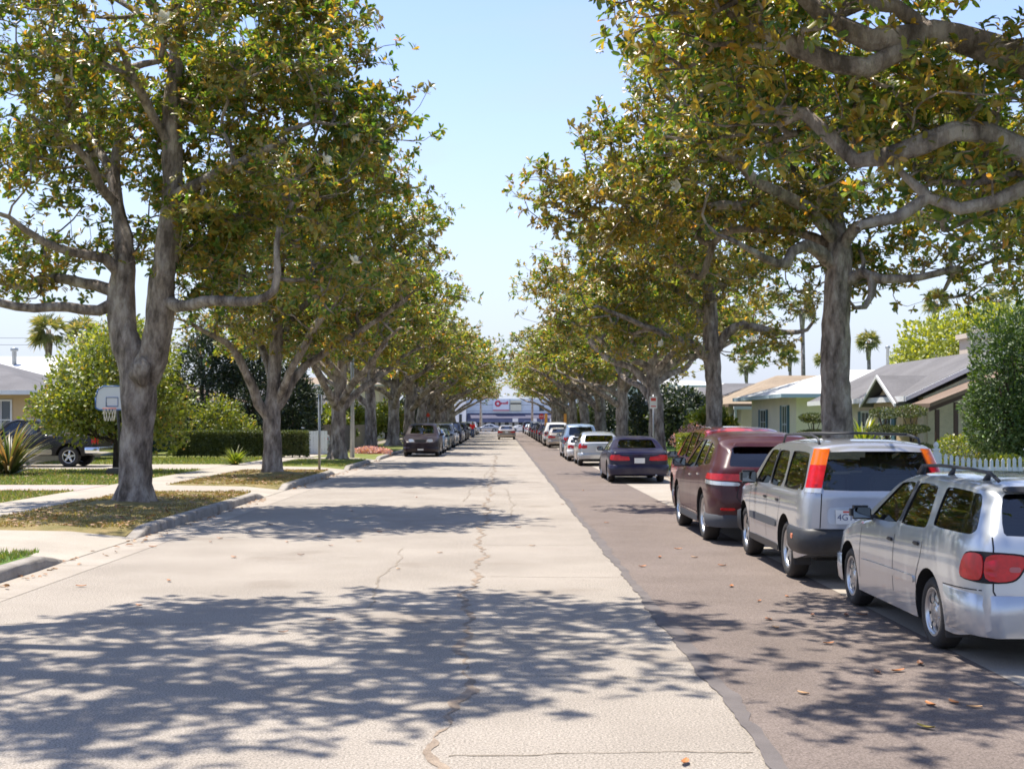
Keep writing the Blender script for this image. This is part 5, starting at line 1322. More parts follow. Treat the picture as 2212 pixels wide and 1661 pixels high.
for z0, z1, mm in ((1.055, 1.105, 'clear_lens'), (1.107, 1.36, 'red_lens'), (1.362, 1.545, 'orange_lens')):
    q = lambda z: -.135 + .0 * (z - 1.05)
    c.wrap_patch('pillar_light', [(q(z0), z0), (q(z1), z1), (.055, z1), (.055, z0)], M[mm], rnd=False, out=.012)
c.gaps([[(2.34, .40), (2.35, 1.04)], [(1.24, .42), (1.26, 1.0)], [(3.02, .56), (3.12, .85), (3.13, 1.04)]], [[(-.66, 1.05), (-.68, .66)], [(.66, 1.05), (.68, .66)]])
c.side_patch('pillar_trim', [(2.32, 1.06), (2.32, 1.51), (2.38, 1.51), (2.38, 1.06)], M['black'], out=.003, rnd=False)
c.side_patch('side_moulding', [(1.30, .56), (1.30, .66), (2.96, .66), (2.96, .56)], M['seat'], out=.012)
c.side_patch('sill_cladding', [(1.22, .27), (1.22, .36), (3.0, .36), (3.0, .27)], M['black'], out=.01)
c.handles([(2.24, .90), (2.98, .90)]); c.mirrors(1.55, 1.12, M['black'], (.13, .22, .17))
c.wrap('rear_bumper', M['black'], .36, .66, .66, .05, bevel=.06); c.wrap('front_bumper', M['black'], .32, .62, .6, .05, 'front', bevel=.05)
for sd in (-1, 1):
    c.side_patch('bumper_marker', [(4.02, .52), (4.02, .58), (4.10, .58), (4.10, .52)], M['orange_lens'], out=.058, sides=(sd,))
    mb = MB(); mb.box((3.84, sd * .75, .32), (.02, .2, .26)); c.put('mud_flap', mb, M['black'], bevel=.006)
    y = sd * .58
    rl = tube_part(c, 'roof_rail', [(2.05, y, 1.58), (2.2, y, 1.69), (2.8, y, 1.70), (3.6, y, 1.695), (3.9, y, 1.66), (3.98, y, 1.58)], .015, M['black'])
for x in (2.6, 3.5): tube_part(c, 'roof_bar', [(x, -.58, 1.705), (x, 0, 1.72), (x, .58, 1.705)], .014, M['black'])
c.end_patch('plate_recess', [(-.60, .70), (-.60, .90), (-.02, .90), (-.02, .70)], PA['silver'], out=.003)
c.plate(.79, text='4GTE', y=-.36)
c.end_patch('badge', [(.0, .93), (.0, .96), (.10, .96), (.10, .93)], M['chrome'], out=.006)
tube_part(c, 'wiper', [(4.42, .0, 1.07), (4.33, .30, 1.16)], .008, M['black'])
tube_part(c, 'exhaust_pipe', [(3.9, .35, .30), (4.36, .35, .28)], .025, M['rim'])
mb = MB(); mb.box((4.30, .18, 1.10), (.05, .34, .04)); 
c.seats([(2.55, (-.37, .37)), (3.45, (-.40, .40))], .62)
# maroon crossover
sp = dict(L=4.74, W=1.90, top=[(0, .82), (.15, .94), (.6, 1.02), (1.1, 1.08), (1.3, 1.12), (2.05, 1.56), (2.4, 1.66), (3.0, 1.70), (3.8, 1.67), (4.4, 1.58), (4.66, 1.52), (4.74, 1.48)],
          shoulder=[(0, .80), (.5, .94), (1.3, 1.02), (2.5, 1.06), (4.0, 1.13), (4.74, 1.12)], R=.38, wheels=(.95, 3.78), tumble=.42, clear=.24, arch=.06, rimf=.72,
          side=[[(1.62, 1.08), (2.22, 1.53), (2.62, 1.56), (2.62, 1.10)], [(2.70, 1.10), (2.70, 1.56), (3.35, 1.54), (3.50, 1.15)], [(3.60, 1.17), (3.46, 1.53), (3.98, 1.47), (4.16, 1.25), (4.12, 1.20)]],
          cab=(1.35, 4.62), floor=.84, tail=[(0, -.02), (.6, .04), (1.1, .0), (1.6, -.42)], windscreen=dict(poly=[(-.66, 1.18), (-.56, 1.56), (.56, 1.56), (.66, 1.18)], x=(1.2, 2.6)), roof_front=2.35, dark_from=1,
          rear_glass=dict(poly=[(-.66, 1.17), (-.56, 1.46), (.56, 1.46), (.66, 1.17)], x=(4.0, 5.2), dark=True), rear_round=.5, cr=.18, end_r=.09)
c = Car('maroon_crossover', sp); c.paint = PA['maroon']; c.body(c.paint); c.glass(); c.wheels('alloy', 9, .235); c.under(.34)
tag(c.root, 'dark maroon crossover suv with wraparound red lights, third car on the right', 'car', GR)
c.root.location = (4.07, 21.83, .008)
c.wrap_patch('tail_light', [(-.50, .985), (-.40, 1.075), (.5, 1.06), (.5, .95)], M['red_lens'], out=.012)
c.wrap_patch('reversing_lens', [(-.50, .915), (-.50, .975), (.22, .94), (.22, .885)], M['clear_lens'], out=.012)
c.end_patch('reflector', [(-.80, .52), (-.80, .56), (-.58, .56), (-.58, .52)], M['red_lens'], both=True, out=.01)
c.gaps([[(2.66, .40), (2.66, 1.07)], [(1.42, .42), (1.44, 1.0)], [(3.42, .50), (3.55, .8), (3.58, 1.1)]], [[(-.52, .93), (-.56, .72), (-.48, .62), (.48, .62), (.56, .72), (.52, .93)]])
c.side_patch('pillar_trim', [(2.62, 1.11), (2.62, 1.56), (2.70, 1.56), (2.70, 1.11)], M['black'], out=.003, rnd=False)
c.end_patch('badge', [(-.42, .83), (-.42, .85), (-.16, .85), (-.16, .83)], M['chrome'], out=.006, rnd=False)
c.side_patch('sill_cladding', [(1.4, .25), (1.4, .36), (3.3, .36), (3.3, .25)], M['seat'], out=.01)
[c.put('sill_trim', c.line([(1.42, .40), (3.3, .40)], .022, out=.012, sides=(sd,)), M['chrome']) for sd in (-1, 1)]
c.handles([(2.5, .98), (3.38, 1.02)], M['chrome']); c.mirrors(1.72, 1.16, M['black'], (.13, .23, .16))
c.wrap('rear_bumper', M['seat'], .26, .46, .65, .02); c.wrap('front_bumper', c.paint, .30, .6, .7, .02, 'front')
tube_part(c, 'exhaust_tip', [(4.4, -.52, .33), (4.76, -.52, .33)], .045, M['chrome'])
c.end_patch('spoiler', [(-.56, 1.475), (-.52, 1.53), (.52, 1.53), (.56, 1.475)], c.paint, out=.10)
c.seats([(2.85, (-.4, .4)), (3.8, (0,))], .62); c.plate(.74)
# navy sedan
sp = sedan_spec(4.75, 1.77, 1.40, R=.32)
c = Car('navy_sedan', sp); c.paint = PA['navy']; c.body(c.paint); c.glass(); c.wheels('alloy', 7); c.under()
tag(c.root, 'dusty navy sedan with large red tail lights in front of the forked tree', 'car', GR); c.root.location = (4.07, 40.85, .008)
L = 4.75
c.wrap_patch('tail_light', [(-.20, .72), (-.14, .85), (.34, .85), (.44, .68), (-.04, .68)], M['red_lens'], out=.01)
c.end_patch('boot_trim', [(-.30, .80), (-.30, .83), (.30, .83), (.30, .80)], M['chrome'], out=.008, rnd=False)
c.plate(.68); c.mirrors(sp['side'][0][0][0] + .12, .98); c.wrap('rear_bumper', c.paint, .26, .56, .6, .03); c.wrap('front_bumper', c.paint, .24, .5, .5, .03, 'front')
c.gaps([[(1.62, .32), (1.62, .9)], [(2.64, .32), (2.64, .9)]]); c.handles([(2.5, .82), (3.3, .84)], c.paint); c.seats([(2.55, (-.37, .37)), (3.6, (0,))], .42)
tube_part(c, 'exhaust_tip', [(4.5, .5, .24), (4.78, .5, .24)], .03, M['rim'])

X = 4.02
rows = [('van', 'red', 4.75, 27.6, 'bright red car mostly hidden behind the maroon crossover', 'car'),
        ('hatch', 'silver', 3.98, 55.2, 'silver hatchback parked just beyond the navy sedan', 'car'),
        ('coupe', 'white', 3.85, 61.2, 'low white coupe beyond the silver hatchback', 'car'),
        ('suv', 'skyblue', 3.92, 67.0, 'white and blue suv with a dark rear window beyond the white coupe', 'suv'),
        ('sedan', 'pearl', 3.98, 90.2, 'champagne sedan with a dark boot beyond the tall suv', 'car'),
        ('van', 'white', 3.95, 96.2, 'white van beside the orange barricade posts', 'van'),
        ('hatch', 'black', 3.95, 104.2, 'dark hatchback beyond the white van on the right', 'car'),
        ('suv', 'navy', 3.95, 111.5, 'dark suv second beyond the white van on the right', 'suv'),
        ('suv', 'black', 3.95, 120.0, 'black suv third beyond the white van on the right', 'suv'),
        ('sedan', 'plum', 3.95, 129.0, 'dark red sedan far along the right kerb', 'car'),
        ('sedan', 'black', 3.95, 140.0, 'black sedan far along the right kerb', 'car'),
        ('suv', 'grey', 3.95, 152.0, 'grey suv far along the right kerb', 'suv'),
        ('hatch', 'white', 3.95, 165.0, 'white hatchback far along the right kerb', 'car'),
        ('sedan', 'silver', 3.95, 180.0, 'silver sedan near the far end of the right kerb', 'car'),
        ('van', 'plum', 3.95, 194.0, 'dark red minivan last along the right kerb', 'van')]
for k, p, x, y, lab, cat in rows: park(k, p, x, y, 0, lab, cat, GR)
rows = [('van', 'plum', -4.2, 69.0, 'dark plum minivan facing the camera, nearest car parked on the left', 'minivan'),
        ('hatch', 'skyblue', -4.15, 75.6, 'light blue hatchback right behind the plum minivan', 'car'),
        ('sedan', 'green', -4.15, 82.0, 'dark green sedan parked behind the light blue hatchback', 'car'),
        ('suv', 'grey', -4.15, 89.5, 'grey suv parked behind the dark green sedan', 'suv'),
        ('sedan', 'silver', -4.15, 96.5, 'silver sedan parked behind the grey suv on the left', 'car'),
        ('van', 'navy', -4.15, 104.0, 'dark blue minivan on the left before the person in red', 'minivan'),
        ('sedan', 'white', -4.15, 111.5, 'white sedan on the left before the person in red', 'car'),
        ('suv', 'plum', -4.15, 119.0, 'dark red suv on the left before the person in red', 'suv'),
        ('hatch', 'black', -4.15, 128.0, 'black hatchback on the left just before the person in red', 'car'),
        ('suv', 'white', -4.15, 146.0, 'white suv parked beside the person in red', 'suv'),
        ('sedan', 'silver', -4.15, 156.0, 'silver sedan beyond the person in red', 'car'),
        ('suv', 'silver2', -4.15, 170.0, 'pale silver suv near the far end of the left kerb', 'suv'),
        ('sedan', 'tan', -4.15, 184.0, 'tan sedan last along the left kerb', 'car')]
for k, p, x, y, lab, cat in rows: park(k, p, x, y, math.pi, lab, cat, GL)
park('sedan', 'tan', .42, 128.5, 0, 'grey tan sedan driving away down the middle of the road', 'car', None)
r = park('coupe', 'white', 3.2, 226.0, -math.pi / 2, 'white coupe crossing at the far end of the road on the right', 'car', None); r.location.z = -.13
r = park('sedan', 'silver2', -2.6, 228.5, math.pi / 2, 'pale car crossing at the far end of the road on the left', 'car', None); r.location.z = -.15
# black pickup in the left driveway: cab forward (towards -X), rear towards the street
def pickup():
    sp = dict(L=5.4, W=1.95, top=[(0, .95), (.15, 1.05), (.6, 1.12), (1.3, 1.18), (1.5, 1.22), (2.1, 1.72), (2.4, 1.80), (3.0, 1.80), (3.25, 1.72), (3.42, 1.22), (3.5, 1.2), (5.4, 1.2)],
              shoulder=[(0, .9), (.6, 1.04), (1.5, 1.12), (5.4, 1.14)], R=.39, wheels=(1.0, 4.35), tumble=.3, clear=.42, arch=.09, rimf=.6, ks=.04,
              side=[[(1.75, 1.2), (2.2, 1.66), (2.6, 1.67), (2.6, 1.2)], [(2.68, 1.2), (2.68, 1.67), (3.1, 1.64), (3.2, 1.2)]], cab=(1.5, 3.36), floor=.95,
              windscreen=dict(poly=[(-.72, 1.27), (-.62, 1.68), (.62, 1.68), (.72, 1.27)], x=(1.3, 2.6)), roof_front=2.35, rear_glass=dict(poly=[(-.6, 1.3), (-.55, 1.62), (.55, 1.62), (.6, 1.3)], x=(3.0, 3.8), slope=(3.1, 3.45)), rear_round=.2, cr=.03, end_r=.04, bulge_r=.01)
    c = Car('black_pickup', sp); c.paint = PA['black']; c.body(c.paint)
    mb = MB(); mb.b2(3.52, -.72, 1.195, 5.25, .72, 1.215); c.put('bed_liner', mb, M['arch'])
    c.glass(); c.wheels('alloy', 5, .26); c.under(.5)
    c.side_patch('tail_light', [(5.2, .85), (5.2, 1.08), (5.37, 1.08), (5.37, .85)], M['red_lens'], out=.008)
    c.end_patch('tail_light', [(-.92, .85), (-.92, 1.08), (-.78, 1.08), (-.78, .85)], M['red_lens'], both=True, out=.008)
    c.wrap('rear_bumper', M['chrome'], .5, .74, .45, .06); c.mirrors(1.9, 1.3); c.handles([(2.5, 1.03)])
    c.side_patch('lower_trim', [(1.6, .45), (1.6, .66), (3.75, .66), (3.75, .45)], PA['tan'], out=.006)
    c.gaps([[(2.64, .5), (2.64, 1.12)], [(3.46, .5), (3.46, 1.12)]]); c.plate(.62); c.seats([(3.0, (-.4, .4))], .75)
    return c
c = pickup(); tag(c.root, 'black pickup truck with chrome bumper parked in the left driveway', 'pickup truck'); c.root.location = (-17.6, 48.6, .16); c.root.rotation_euler = (0, 0, math.pi / 2)
# ------------------------------------------------------------------ houses
def roofm(n, c): return ground_mat(n, tuple(x * .85 for x in c), tuple(x * 1.12 for x in c), fine=14, finev=.22, patch=.7, bump=.4)
M['stucco_tan'] = mat('tan_stucco', (.58, .43, .25), .9, var=.08, vscale=1.5, bump=.2)
M['stucco_cream'] = mat('cream_stucco', (.8, .72, .57), .9, var=.07, vscale=1.2, bump=.2)
M['stucco_beige'] = mat('beige_stucco', (.7, .6, .5), .9, var=.08, vscale=1.2, bump=.2)
M['brickpaint'] = mat('painted_brick', (.7, .6, .48), .9, var=.12, vscale=9, bump=.8)
M['stucco_white'] = mat('white_stucco', (.74, .76, .78), .9, var=.05, vscale=1.2)
M['stucco_blue'] = mat('pale_blue_wall', (.5, .56, .62), .9, var=.06, vscale=1.2)
M['stucco_green'] = mat('green_wall', (.05, .1, .085), .85, var=.1)
M['trim'] = mat('white_trim', (.72, .73, .73), .6, var=.05)
M['trim_blue'] = mat('pale_blue_trim', (.38, .5, .56), .6)
M['shutter'] = mat('teal_shutter', (.05, .13, .17), .6)
M['win'] = mat('window_glass', (.04, .055, .065), .06, spec=.8)
M['roof_grey'] = roofm('grey_shingles', (.16, .155, .155)); M['roof_white'] = roofm('white_gravel_roof', (.6, .6, .58)); M['roof_tan'] = roofm('tan_shingles', (.30, .235, .165)); M['roof_brown'] = roofm('brown_roof', (.22, .16, .12))
M['metal'] = mat('galvanised_steel', (.35, .37, .38), .45, metal=.6, var=.15)
M['wood'] = mat('weathered_fence_wood', (.24, .19, .14), .85, var=.3, vscale=6)
M['postbrown'] = mat('brown_post', (.08, .045, .04), .6)
M['whitepaint'] = mat('white_picket_paint', (.76, .77, .76), .55, var=.06, vscale=8)

def window_on(root, face, a, z, w_, h, pos, shutters=None, m=None):
    """face 'x': wall plane x=pos facing -x, a is y.  face 'y': plane y=pos facing -y, a is x.  'X': plane facing +x"""
    def bx(mb, a0, z0, a1, z1, d0, d1):
        if face == 'y': mb.b2(a0, pos - d1, z0, a1, pos - d0, z1)
        elif face == 'x': mb.b2(pos - d1, a0, z0, pos - d0, a1, z1)
        else: mb.b2(pos + d0, a0, z0, pos + d1, a1, z1)
    f = MB(); t = .07
    bx(f, a - w_ / 2 - t, z - h / 2 - t, a - w_ / 2, z + h / 2 + t, .0, .05); bx(f, a + w_ / 2, z - h / 2 - t, a + w_ / 2 + t, z + h / 2 + t, .0, .05)
    bx(f, a - w_ / 2, z + h / 2, a + w_ / 2, z + h / 2 + t, 0, .05); bx(f, a - w_ / 2, z - h / 2 - t, a + w_ / 2, z - h / 2, 0, .08)
    bx(f, a - .02, z - h / 2, a + .02, z + h / 2, .014, .04); bx(f, a - w_ / 2, z - .02, a - .02, z + .02, .014, .035); bx(f, a + .02, z - .02, a + w_ / 2, z + .02, .014, .035)
    fo = f.build('window', m or M['trim'], root)
    p = MB(); bx(p, a - w_ / 2, z - h / 2, a + w_ / 2, z + h / 2, .002, .012); p.build('pane', M['win'], fo)
    if shutters:
        for sd in (-1, 1):
            s_ = MB(); c0 = a + sd * (w_ / 2 + t + .2); bx(s_, c0 - .17, z - h / 2 - .05, c0 + .17, z + h / 2 + .05, .003, .05); s_.build('shutter', M['shutter'], root)

def hip_roof(mb, x0, y0, x1, y1, z0, z1, rx0, rx1, ry0, ry1, th=.18):
    """hip roof slab: eaves rectangle, ridge rectangle/line"""
    v = [(x0, y0, z0), (x1, y0, z0), (x1, y1, z0), (x0, y1, z0), (rx0, ry0, z1), (rx1, ry0, z1), (rx1, ry1, z1), (rx0, ry1, z1), (x0, y0, z0 - th), (x1, y0, z0 - th), (x1, y1, z0 - th), (x0, y1, z0 - th)]
    mb.add(v, [(0, 1, 5, 4), (1, 2, 6, 5), (2, 3, 7, 6), (3, 0, 4, 7), (4, 5, 6, 7), (8, 9, 1, 0), (9, 10, 2, 1), (10, 11, 3, 2), (11, 8, 0, 3), (11, 10, 9, 8)])

# House A: grey roof, gable end towards the camera
h = empty('gabled_house', (13, 40, .14)); tag(h, 'beige house with grey shingle roof, chimney and brick gable end on the right', 'house')
def hp(name, mb, m, off=(13, 40, .14), parent=None, **k):
    mb.v = [(p[0] - off[0], p[1] - off[1], p[2] - off[2]) for p in mb.v]; return mb.build(name, m, parent or h, **k)
O = (13, 40, .14)
mb = MB(); mb.prism([(13, .14), (13, 2.60), (15.5, 3.72), (18, 2.60), (18, .14)], 'y', 40, 52); hp('wall', mb, M['stucco_beige'])
mb = MB(); mb.prism([(13.12, .15), (13.12, 2.5), (15.5, 3.55), (17.9, 2.5), (17.9, .15)], 'y', 39.94, 39.998); hp('gable_wall', mb, M['brickpaint'])
for sx, nm in ((1, 'roof'),):
    mb = MB(); mb.prism([(12.35, 2.48), (12.35, 2.62), (15.5, 4.12), (18.65, 2.62), (18.65, 2.48), (15.5, 3.96)], 'y', 39.7, 52.4); ro = hp('roof', mb, M['roof_grey'])
mb = MB(); mb.b2(12.3, 39.72, 2.46, 12.345, 52.3, 2.63); hp('fascia', mb, M['trim'])
mb = MB(); mb.prism([(12.33, 2.46), (12.33, 2.60), (15.5, 4.1), (15.5, 3.94)], 'y', 39.64, 39.695); hp('fascia', mb, M['trim'])
mb = MB(); mb.b2(15.55, 43.2, 3.6, 16.4, 44.1, 4.62); mb.b2(15.45, 43.1, 4.62, 16.5, 44.2, 4.78); hp('chimney', mb, M['stucco_beige'], parent=None)
mb = MB(); mb.lathe([(.16, 4.78), (.16, 4.98), (.2, 5.0), (.02, 5.06)], (15.97, 43.65, 0), 12); hp('chimney_pot', mb, M['metal'])
# front gable wing
mb = MB(); mb.prism([(40.6, .14), (40.6, 2.40), (42.2, 3.1), (43.8, 2.40), (43.8, .14)], 'x', 12.55, 13.0); hp('wing_wall', mb, M['stucco_tan'])
mb = MB(); mb.prism([(40.25, 2.33), (40.25, 2.43), (42.2, 3.34), (44.15, 2.43), (44.15, 2.33), (42.2, 3.22)], 'x', 12.22, 14.6); hp('wing_roof', mb, M['roof_grey'])
for a, b_ in ((40.22, 42.2), (44.18, 42.2)):
    mb = MB(); mb.prism([(a, 2.30), (a, 2.41), (b_, 3.35), (b_, 3.24)], 'x', 12.16, 12.215); hp('fascia', mb, M['trim'])
for yy, sh_ in ((46.3, True), (49.5, True)): window_on(h, 'x', yy - 40, 1.6 - .14 + .05, .9, 1.0, 12.995 - 13, shutters=True)
window_on(h, 'x', 42.2 - 40, 1.55, .9, 1.0, 12.545 - 13, shutters=True)
mb = MB(); mb.b2(12.5, 44.25, .16, 12.52, 44.26, .2)
# lean-to on the gable end
mb = MB(); mb.prism([(12.5, 2.26), (12.5, 2.38), (15.4, 3.52), (15.4, 3.40)], 'y', 37.9, 39.63); hp('porch_roof', mb, M['roof_brown'])
mb = MB(); mb.prism([(12.52, 2.14), (12.52, 2.255), (15.3, 3.35), (15.3, 3.24)], 'y', 37.96, 38.06); hp('porch_beam', mb, M['postbrown'])
for x, y in ((12.75, 38.01), (13.3, 38.01), (15.2, 38.01)):
    mb = MB(); mb.b2(x - .055, y - .055, .15, x + .055, y + .055, 2.2 + (x - 12.75) * .39); hp('porch_post', mb, M['postbrown'])

# House B: cream, white hip roof, pale blue fascia
def house(name, label, x0, y0, x1, y1, ze, zr, wall, roof, fasc, wins=(), ov=.8, th=.2, rin=3.2, door=None):
    h_ = empty(name, (x0, y0, .14)); tag(h_, label, 'house')
    o = (x0, y0, .14)
    def q(nm, mb, m, par=None): mb.v = [(p[0] - o[0], p[1] - o[1], p[2] - o[2]) for p in mb.v]; return mb.build(nm, m, par or h_)
    mb = MB(); mb.b2(x0, y0, .14, x1, y1, ze); q('wall', mb, wall)
    mb = MB(); hip_roof(mb, x0 - ov, y0 - ov, x1 + ov, y1 + ov, ze + .06, zr, x0 + rin, x1 - rin, (y0 + y1) / 2 - .2, (y0 + y1) / 2 + .2, .05); q('roof', mb, roof)
    mb = MB(); t = .03
    a, b_, c_, d_ = x0 - ov - t, y0 - ov - t, x1 + ov + t, y1 + ov + t
    for (p, r, s_, u) in ((a, b_, c_, b_ + t), (a, d_ - t, c_, d_), (a, b_ + t, a + t, d_ - t), (c_ - t, b_ + t, c_, d_ - t)): mb.b2(p, r, ze - .1, s_, u, ze + .07)
    q('fascia', mb, fasc)
    for wn in wins:
        fc, aa, z, w_, hh = wn[:5]; pos = {'x': x0 - .001, 'y': y0 - .001, 'X': x1 + .001}[fc]
        window_on(h_, fc, aa - (y0 if fc in 'xX' else x0), z - .14, w_, hh, pos - (x0 if fc in 'xX' else y0), shutters=len(wn) > 5)
    return h_, q
h_, q = house('white_roofed_house', 'cream house with a white hip roof and pale blue fascia behind the right trees', 12.7, 56, 22, 66, 2.95, 4.25, M['stucco_cream'], M['roof_white'], M['trim_blue'],
              [('x', 58.2, 1.7, .9, 1.6, 1), ('x', 63, 1.8, 1.2, 1.1, 1), ('y', 15.6, 1.8, 1.3, 1.0)])
for k, (vx, vy, vz) in enumerate(((15.2, 59, .5), (17.9, 60.2, .9), (16.2, 61.6, .3))):
    mb = MB(); mb.lathe([(.07, 3.7), (.07, 4.3 + vz), (.11, 4.32 + vz), (.11, 4.42 + vz), (.01, 4.44 + vz)], (vx, vy, 0), 10); q('vent_pipe', mb, M['metal'])
h_, q = house('tan_roofed_house', 'house with a tan shingle roof and white framed porch far right', 12.9, 70, 22, 82, 2.7, 4.5, M['stucco_beige'], M['roof_tan'], M['roof_brown'], [('x', 72.5, 1.6, 1.0, 1.2), ('y', 17, 1.7, 1.4, 1.0)])
for x in (12.3, 13.4, 14.5, 15.6): mb = MB(); mb.b2(x - .06, 68.3, .15, x + .06, 68.42, 2.45); q('porch_post', mb, M['trim'])
mb = MB(); mb.b2(12.2, 68.27, 2.46, 15.7, 68.45, 2.62); mb.b2(12.4, 68.3, .15, 15.6, 68.4, .75); q('porch_rail', mb, M['trim'])
house('grey_roofed_house', 'low house with a bluish grey roof beyond the tan roofed house', 13.2, 90, 24, 101, 2.7, 4.6, M['stucco_blue'], M['roof_grey'], M['trim'], [('x', 93, 1.6, 1.2, 1.1)])
house('white_house', 'white house between the far right tree trunks', 11.6, 106, 22, 122, 3.1, 4.8, M['stucco_white'], M['roof_grey'], M['trim'], [('x', 112, 1.7, 1.6, 1.2), ('y', 15, 1.7, 1.4, 1.2)])
house('pale_apartment_block', 'tall pale block far along the right side of the street', 11.4, 132, 24, 150, 5.4, 6.2, M['stucco_white'], M['roof_white'], M['trim'], [('x', 137, 3.9, 1.6, 1.2), ('y', 14, 3.9, 1.4, 1.2), ('y', 14, 1.6, 1.4, 1.2)], ov=.3)
house('corner_building', 'pale blue white building before the theatre on the right', 11.2, 165, 26, 196, 5.8, 6.3, M['stucco_blue'], M['roof_white'], M['trim'], [('y', 14, 1.8, 2.2, 1.6)], ov=.2)
# left houses
h_, q = house('tan_house', 'tan stucco house with a grey roof at the left edge', -31, 52, -18.9, 61, 3.0, 4.4, M['stucco_tan'], M['roof_grey'], M['trim'], [('y', -20.1, 1.9, .75, 1.5), ('y', -24, 1.8, 1.4, 1.2), ('X', 55, 1.8, 1.2, 1.1)], ov=.75)
h_, q = house('white_roofed_garage', 'pale blue walled building with a bright white roof behind the tan house', -36, 63.5, -19.8, 76, 3.2, 5.3, M['stucco_blue'], M['roof_white'], M['trim'], [('y', -21.3, 1.9, .8, 1.4)], ov=.5)
mb = MB(); mb.lathe([(.12, 4.6), (.12, 5.5), (.2, 5.52), (.2, 5.66), (.02, 5.7)], (-25.6, 68, 0), 12); q('vent_pipe', mb, M['metal'])
h_, q = house('dark_green_house', 'dark green house with a grey gable roof behind the hedge', -24, 72, -16.4, 82, 2.9, 4.3, M['stucco_green'], M['roof_brown'], M['trim'], [('y', -17.4, 1.8, .8, 1.2)], ov=.6)
mb = MB(); mb.b2(-15.9, 71.2, .15, -15.78, 71.32, 2.8); q('porch_post', mb, M['trim'])
house('pale_green_house', 'pale green house behind the left tree trunks', -22, 98, -11.8, 112, 3.0, 4.6, mat('pale_green_wall', (.42, .48, .38), .9), M['roof_grey'], M['trim'], [('X', 103, 1.7, 1.6, 1.2), ('y', -14, 1.7, 1.4, 1.2)])
house('cream_flats', 'cream two storey flats behind the far left trees', -24, 122, -11.6, 140, 5.2, 6.2, M['stucco_cream'], M['roof_tan'], M['trim'], [('X', 127, 3.6, 1.6, 1.2), ('y', -14, 3.6, 1.4, 1.2), ('y', -14, 1.6, 1.4, 1.2)], ov=.4)
house('grey_house', 'grey house behind the last left parked cars', -24, 152, -11.6, 166, 3.2, 4.8, M['stucco_blue'], M['roof_grey'], M['trim'], [('y', -14, 1.7, 1.4, 1.2)])

# ------------------------------------------------------------------ theatre and neighbours
th = empty('theatre', (1, 280, -.62)); tag(th, 'pale blue theatre front with a red ring logo sign closing the street', 'theatre')
M['th_blue'] = mat('theatre_panels', (.5, .58, .67), .7, var=.06, vscale=.6); M['th_awn'] = mat('awning_blue', (.09, .11, .2), .8, var=.15, vscale=1); M['th_band'] = mat('awning_band', (.075, .075, .12), .8, var=.1, vscale=1)
M['th_dark'] = mat('shopfront_dark', (.03, .04, .05), .15)
def tq(nm, mb, m, par=None): mb.v = [(p[0] - 1, p[1] - 280, p[2] + .62) for p in mb.v]; return mb.build(nm, m, par or th)
zb = -.62
mb = MB(); mb.b2(-7.7, 280, 2.4, 21, 292, 6.55); tq('upper_wall', mb, M['th_blue'])
mb = MB(); mb.b2(-7.7, 280.6, zb, 21, 292, 2.4); tq('shopfront', mb, M['th_dark'])
for k in range(10):
    x = -7.6 + k * 3.0; mb = MB(); mb.b2(x, 280.25, zb, x + .75, 280.6, 2.4); tq('pier', mb, M['stucco_blue'])
for k in range(9):
    x = -7.6 + k * 3.0 + 1.25; mb = MB(); mb.b2(x, 280.5, zb, x + .9, 280.598, 1.5); tq('door', mb, M['stucco_blue'])
mb = MB(); mb.prism([(278.2, 1.75), (278.2, 2.35), (279.995, 3.45), (279.995, 2.2)], 'x', -7.6, 20.9); aw = tq('awning', mb, M['th_band'])
mb = MB(); mb.b2(-7.6, 278.14, 1.45, 20.9, 278.198, 2.2); tq('awning_valance', mb, M['th_awn'])
for x in (2.2, 6.2, 10.2): mb = MB(); mb.b2(x, 278.08, 1.55, x + 1.2, 278.135, 2.3); tq('awning_sign', mb, M['trim'])
for z in (3.9, 5.2): mb = MB(); mb.b2(-7.68, 279.97, z, 20.9, 279.998, z + .05); tq('panel_joint', mb, M['th_band'])
mb = MB(); mb.b2(-2.0, 279.6, 3.85, 1.5, 279.99, 6.5); sg = tq('sign_board', mb, mat('sign_white', (.55, .62, .74), .5))
red = mat('sign_red', (.42, .02, .06), .5)
mb = MB(); mb.lathe([(.30, 279.55), (.30, 279.59), (.68, 279.59), (.68, 279.55)], (-.95, 0, 5.5), 32, 0, 'y', close=True)
mb.v = [p for p in mb.v]; tq('logo_ring', mb, red, None)
for k, (x0, z0, x1, z1) in enumerate(((-.25, 5.35, .05, 5.75), (.12, 5.35, .38, 5.72), (.45, 5.35, .72, 5.74), (.8, 5.35, 1.0, 5.9), (1.05, 5.35, 1.25, 6.0))):
    mb = MB(); mb.b2(x0, 279.56, z0, x1, 279.597, z1); tq('sign_letter', mb, red)
mb = MB(); mb.b2(-2.0, 279.55, 3.95, 1.5, 279.597, 4.15); tq('sign_stripe', mb, red)
mb = MB(); mb.b2(1.75, 279.6, 3.95, 4.1, 279.99, 6.2); mq = tq('marquee_board', mb, mat('marquee_cream', (.55, .56, .46), .6))
mb = MB(); mb.b2(1.75, 279.56, 5.35, 4.1, 279.597, 5.65); tq('marquee_rule', mb, M['th_dark'])
mb = MB(); mb.b2(8.0, 279.9, 3.9, 9.0, 279.995, 5.1); tq('upper_window', mb, M['win'])
wb_ = empty('white_building', (-16, 278, -.62)); tag(wb_, 'bright white building left of the theatre with a narrow dark door', 'building')
def wq(nm, mb, m): mb.v = [(p[0] + 16, p[1] - 278, p[2] + .62) for p in mb.v]; return mb.build(nm, m, wb_)
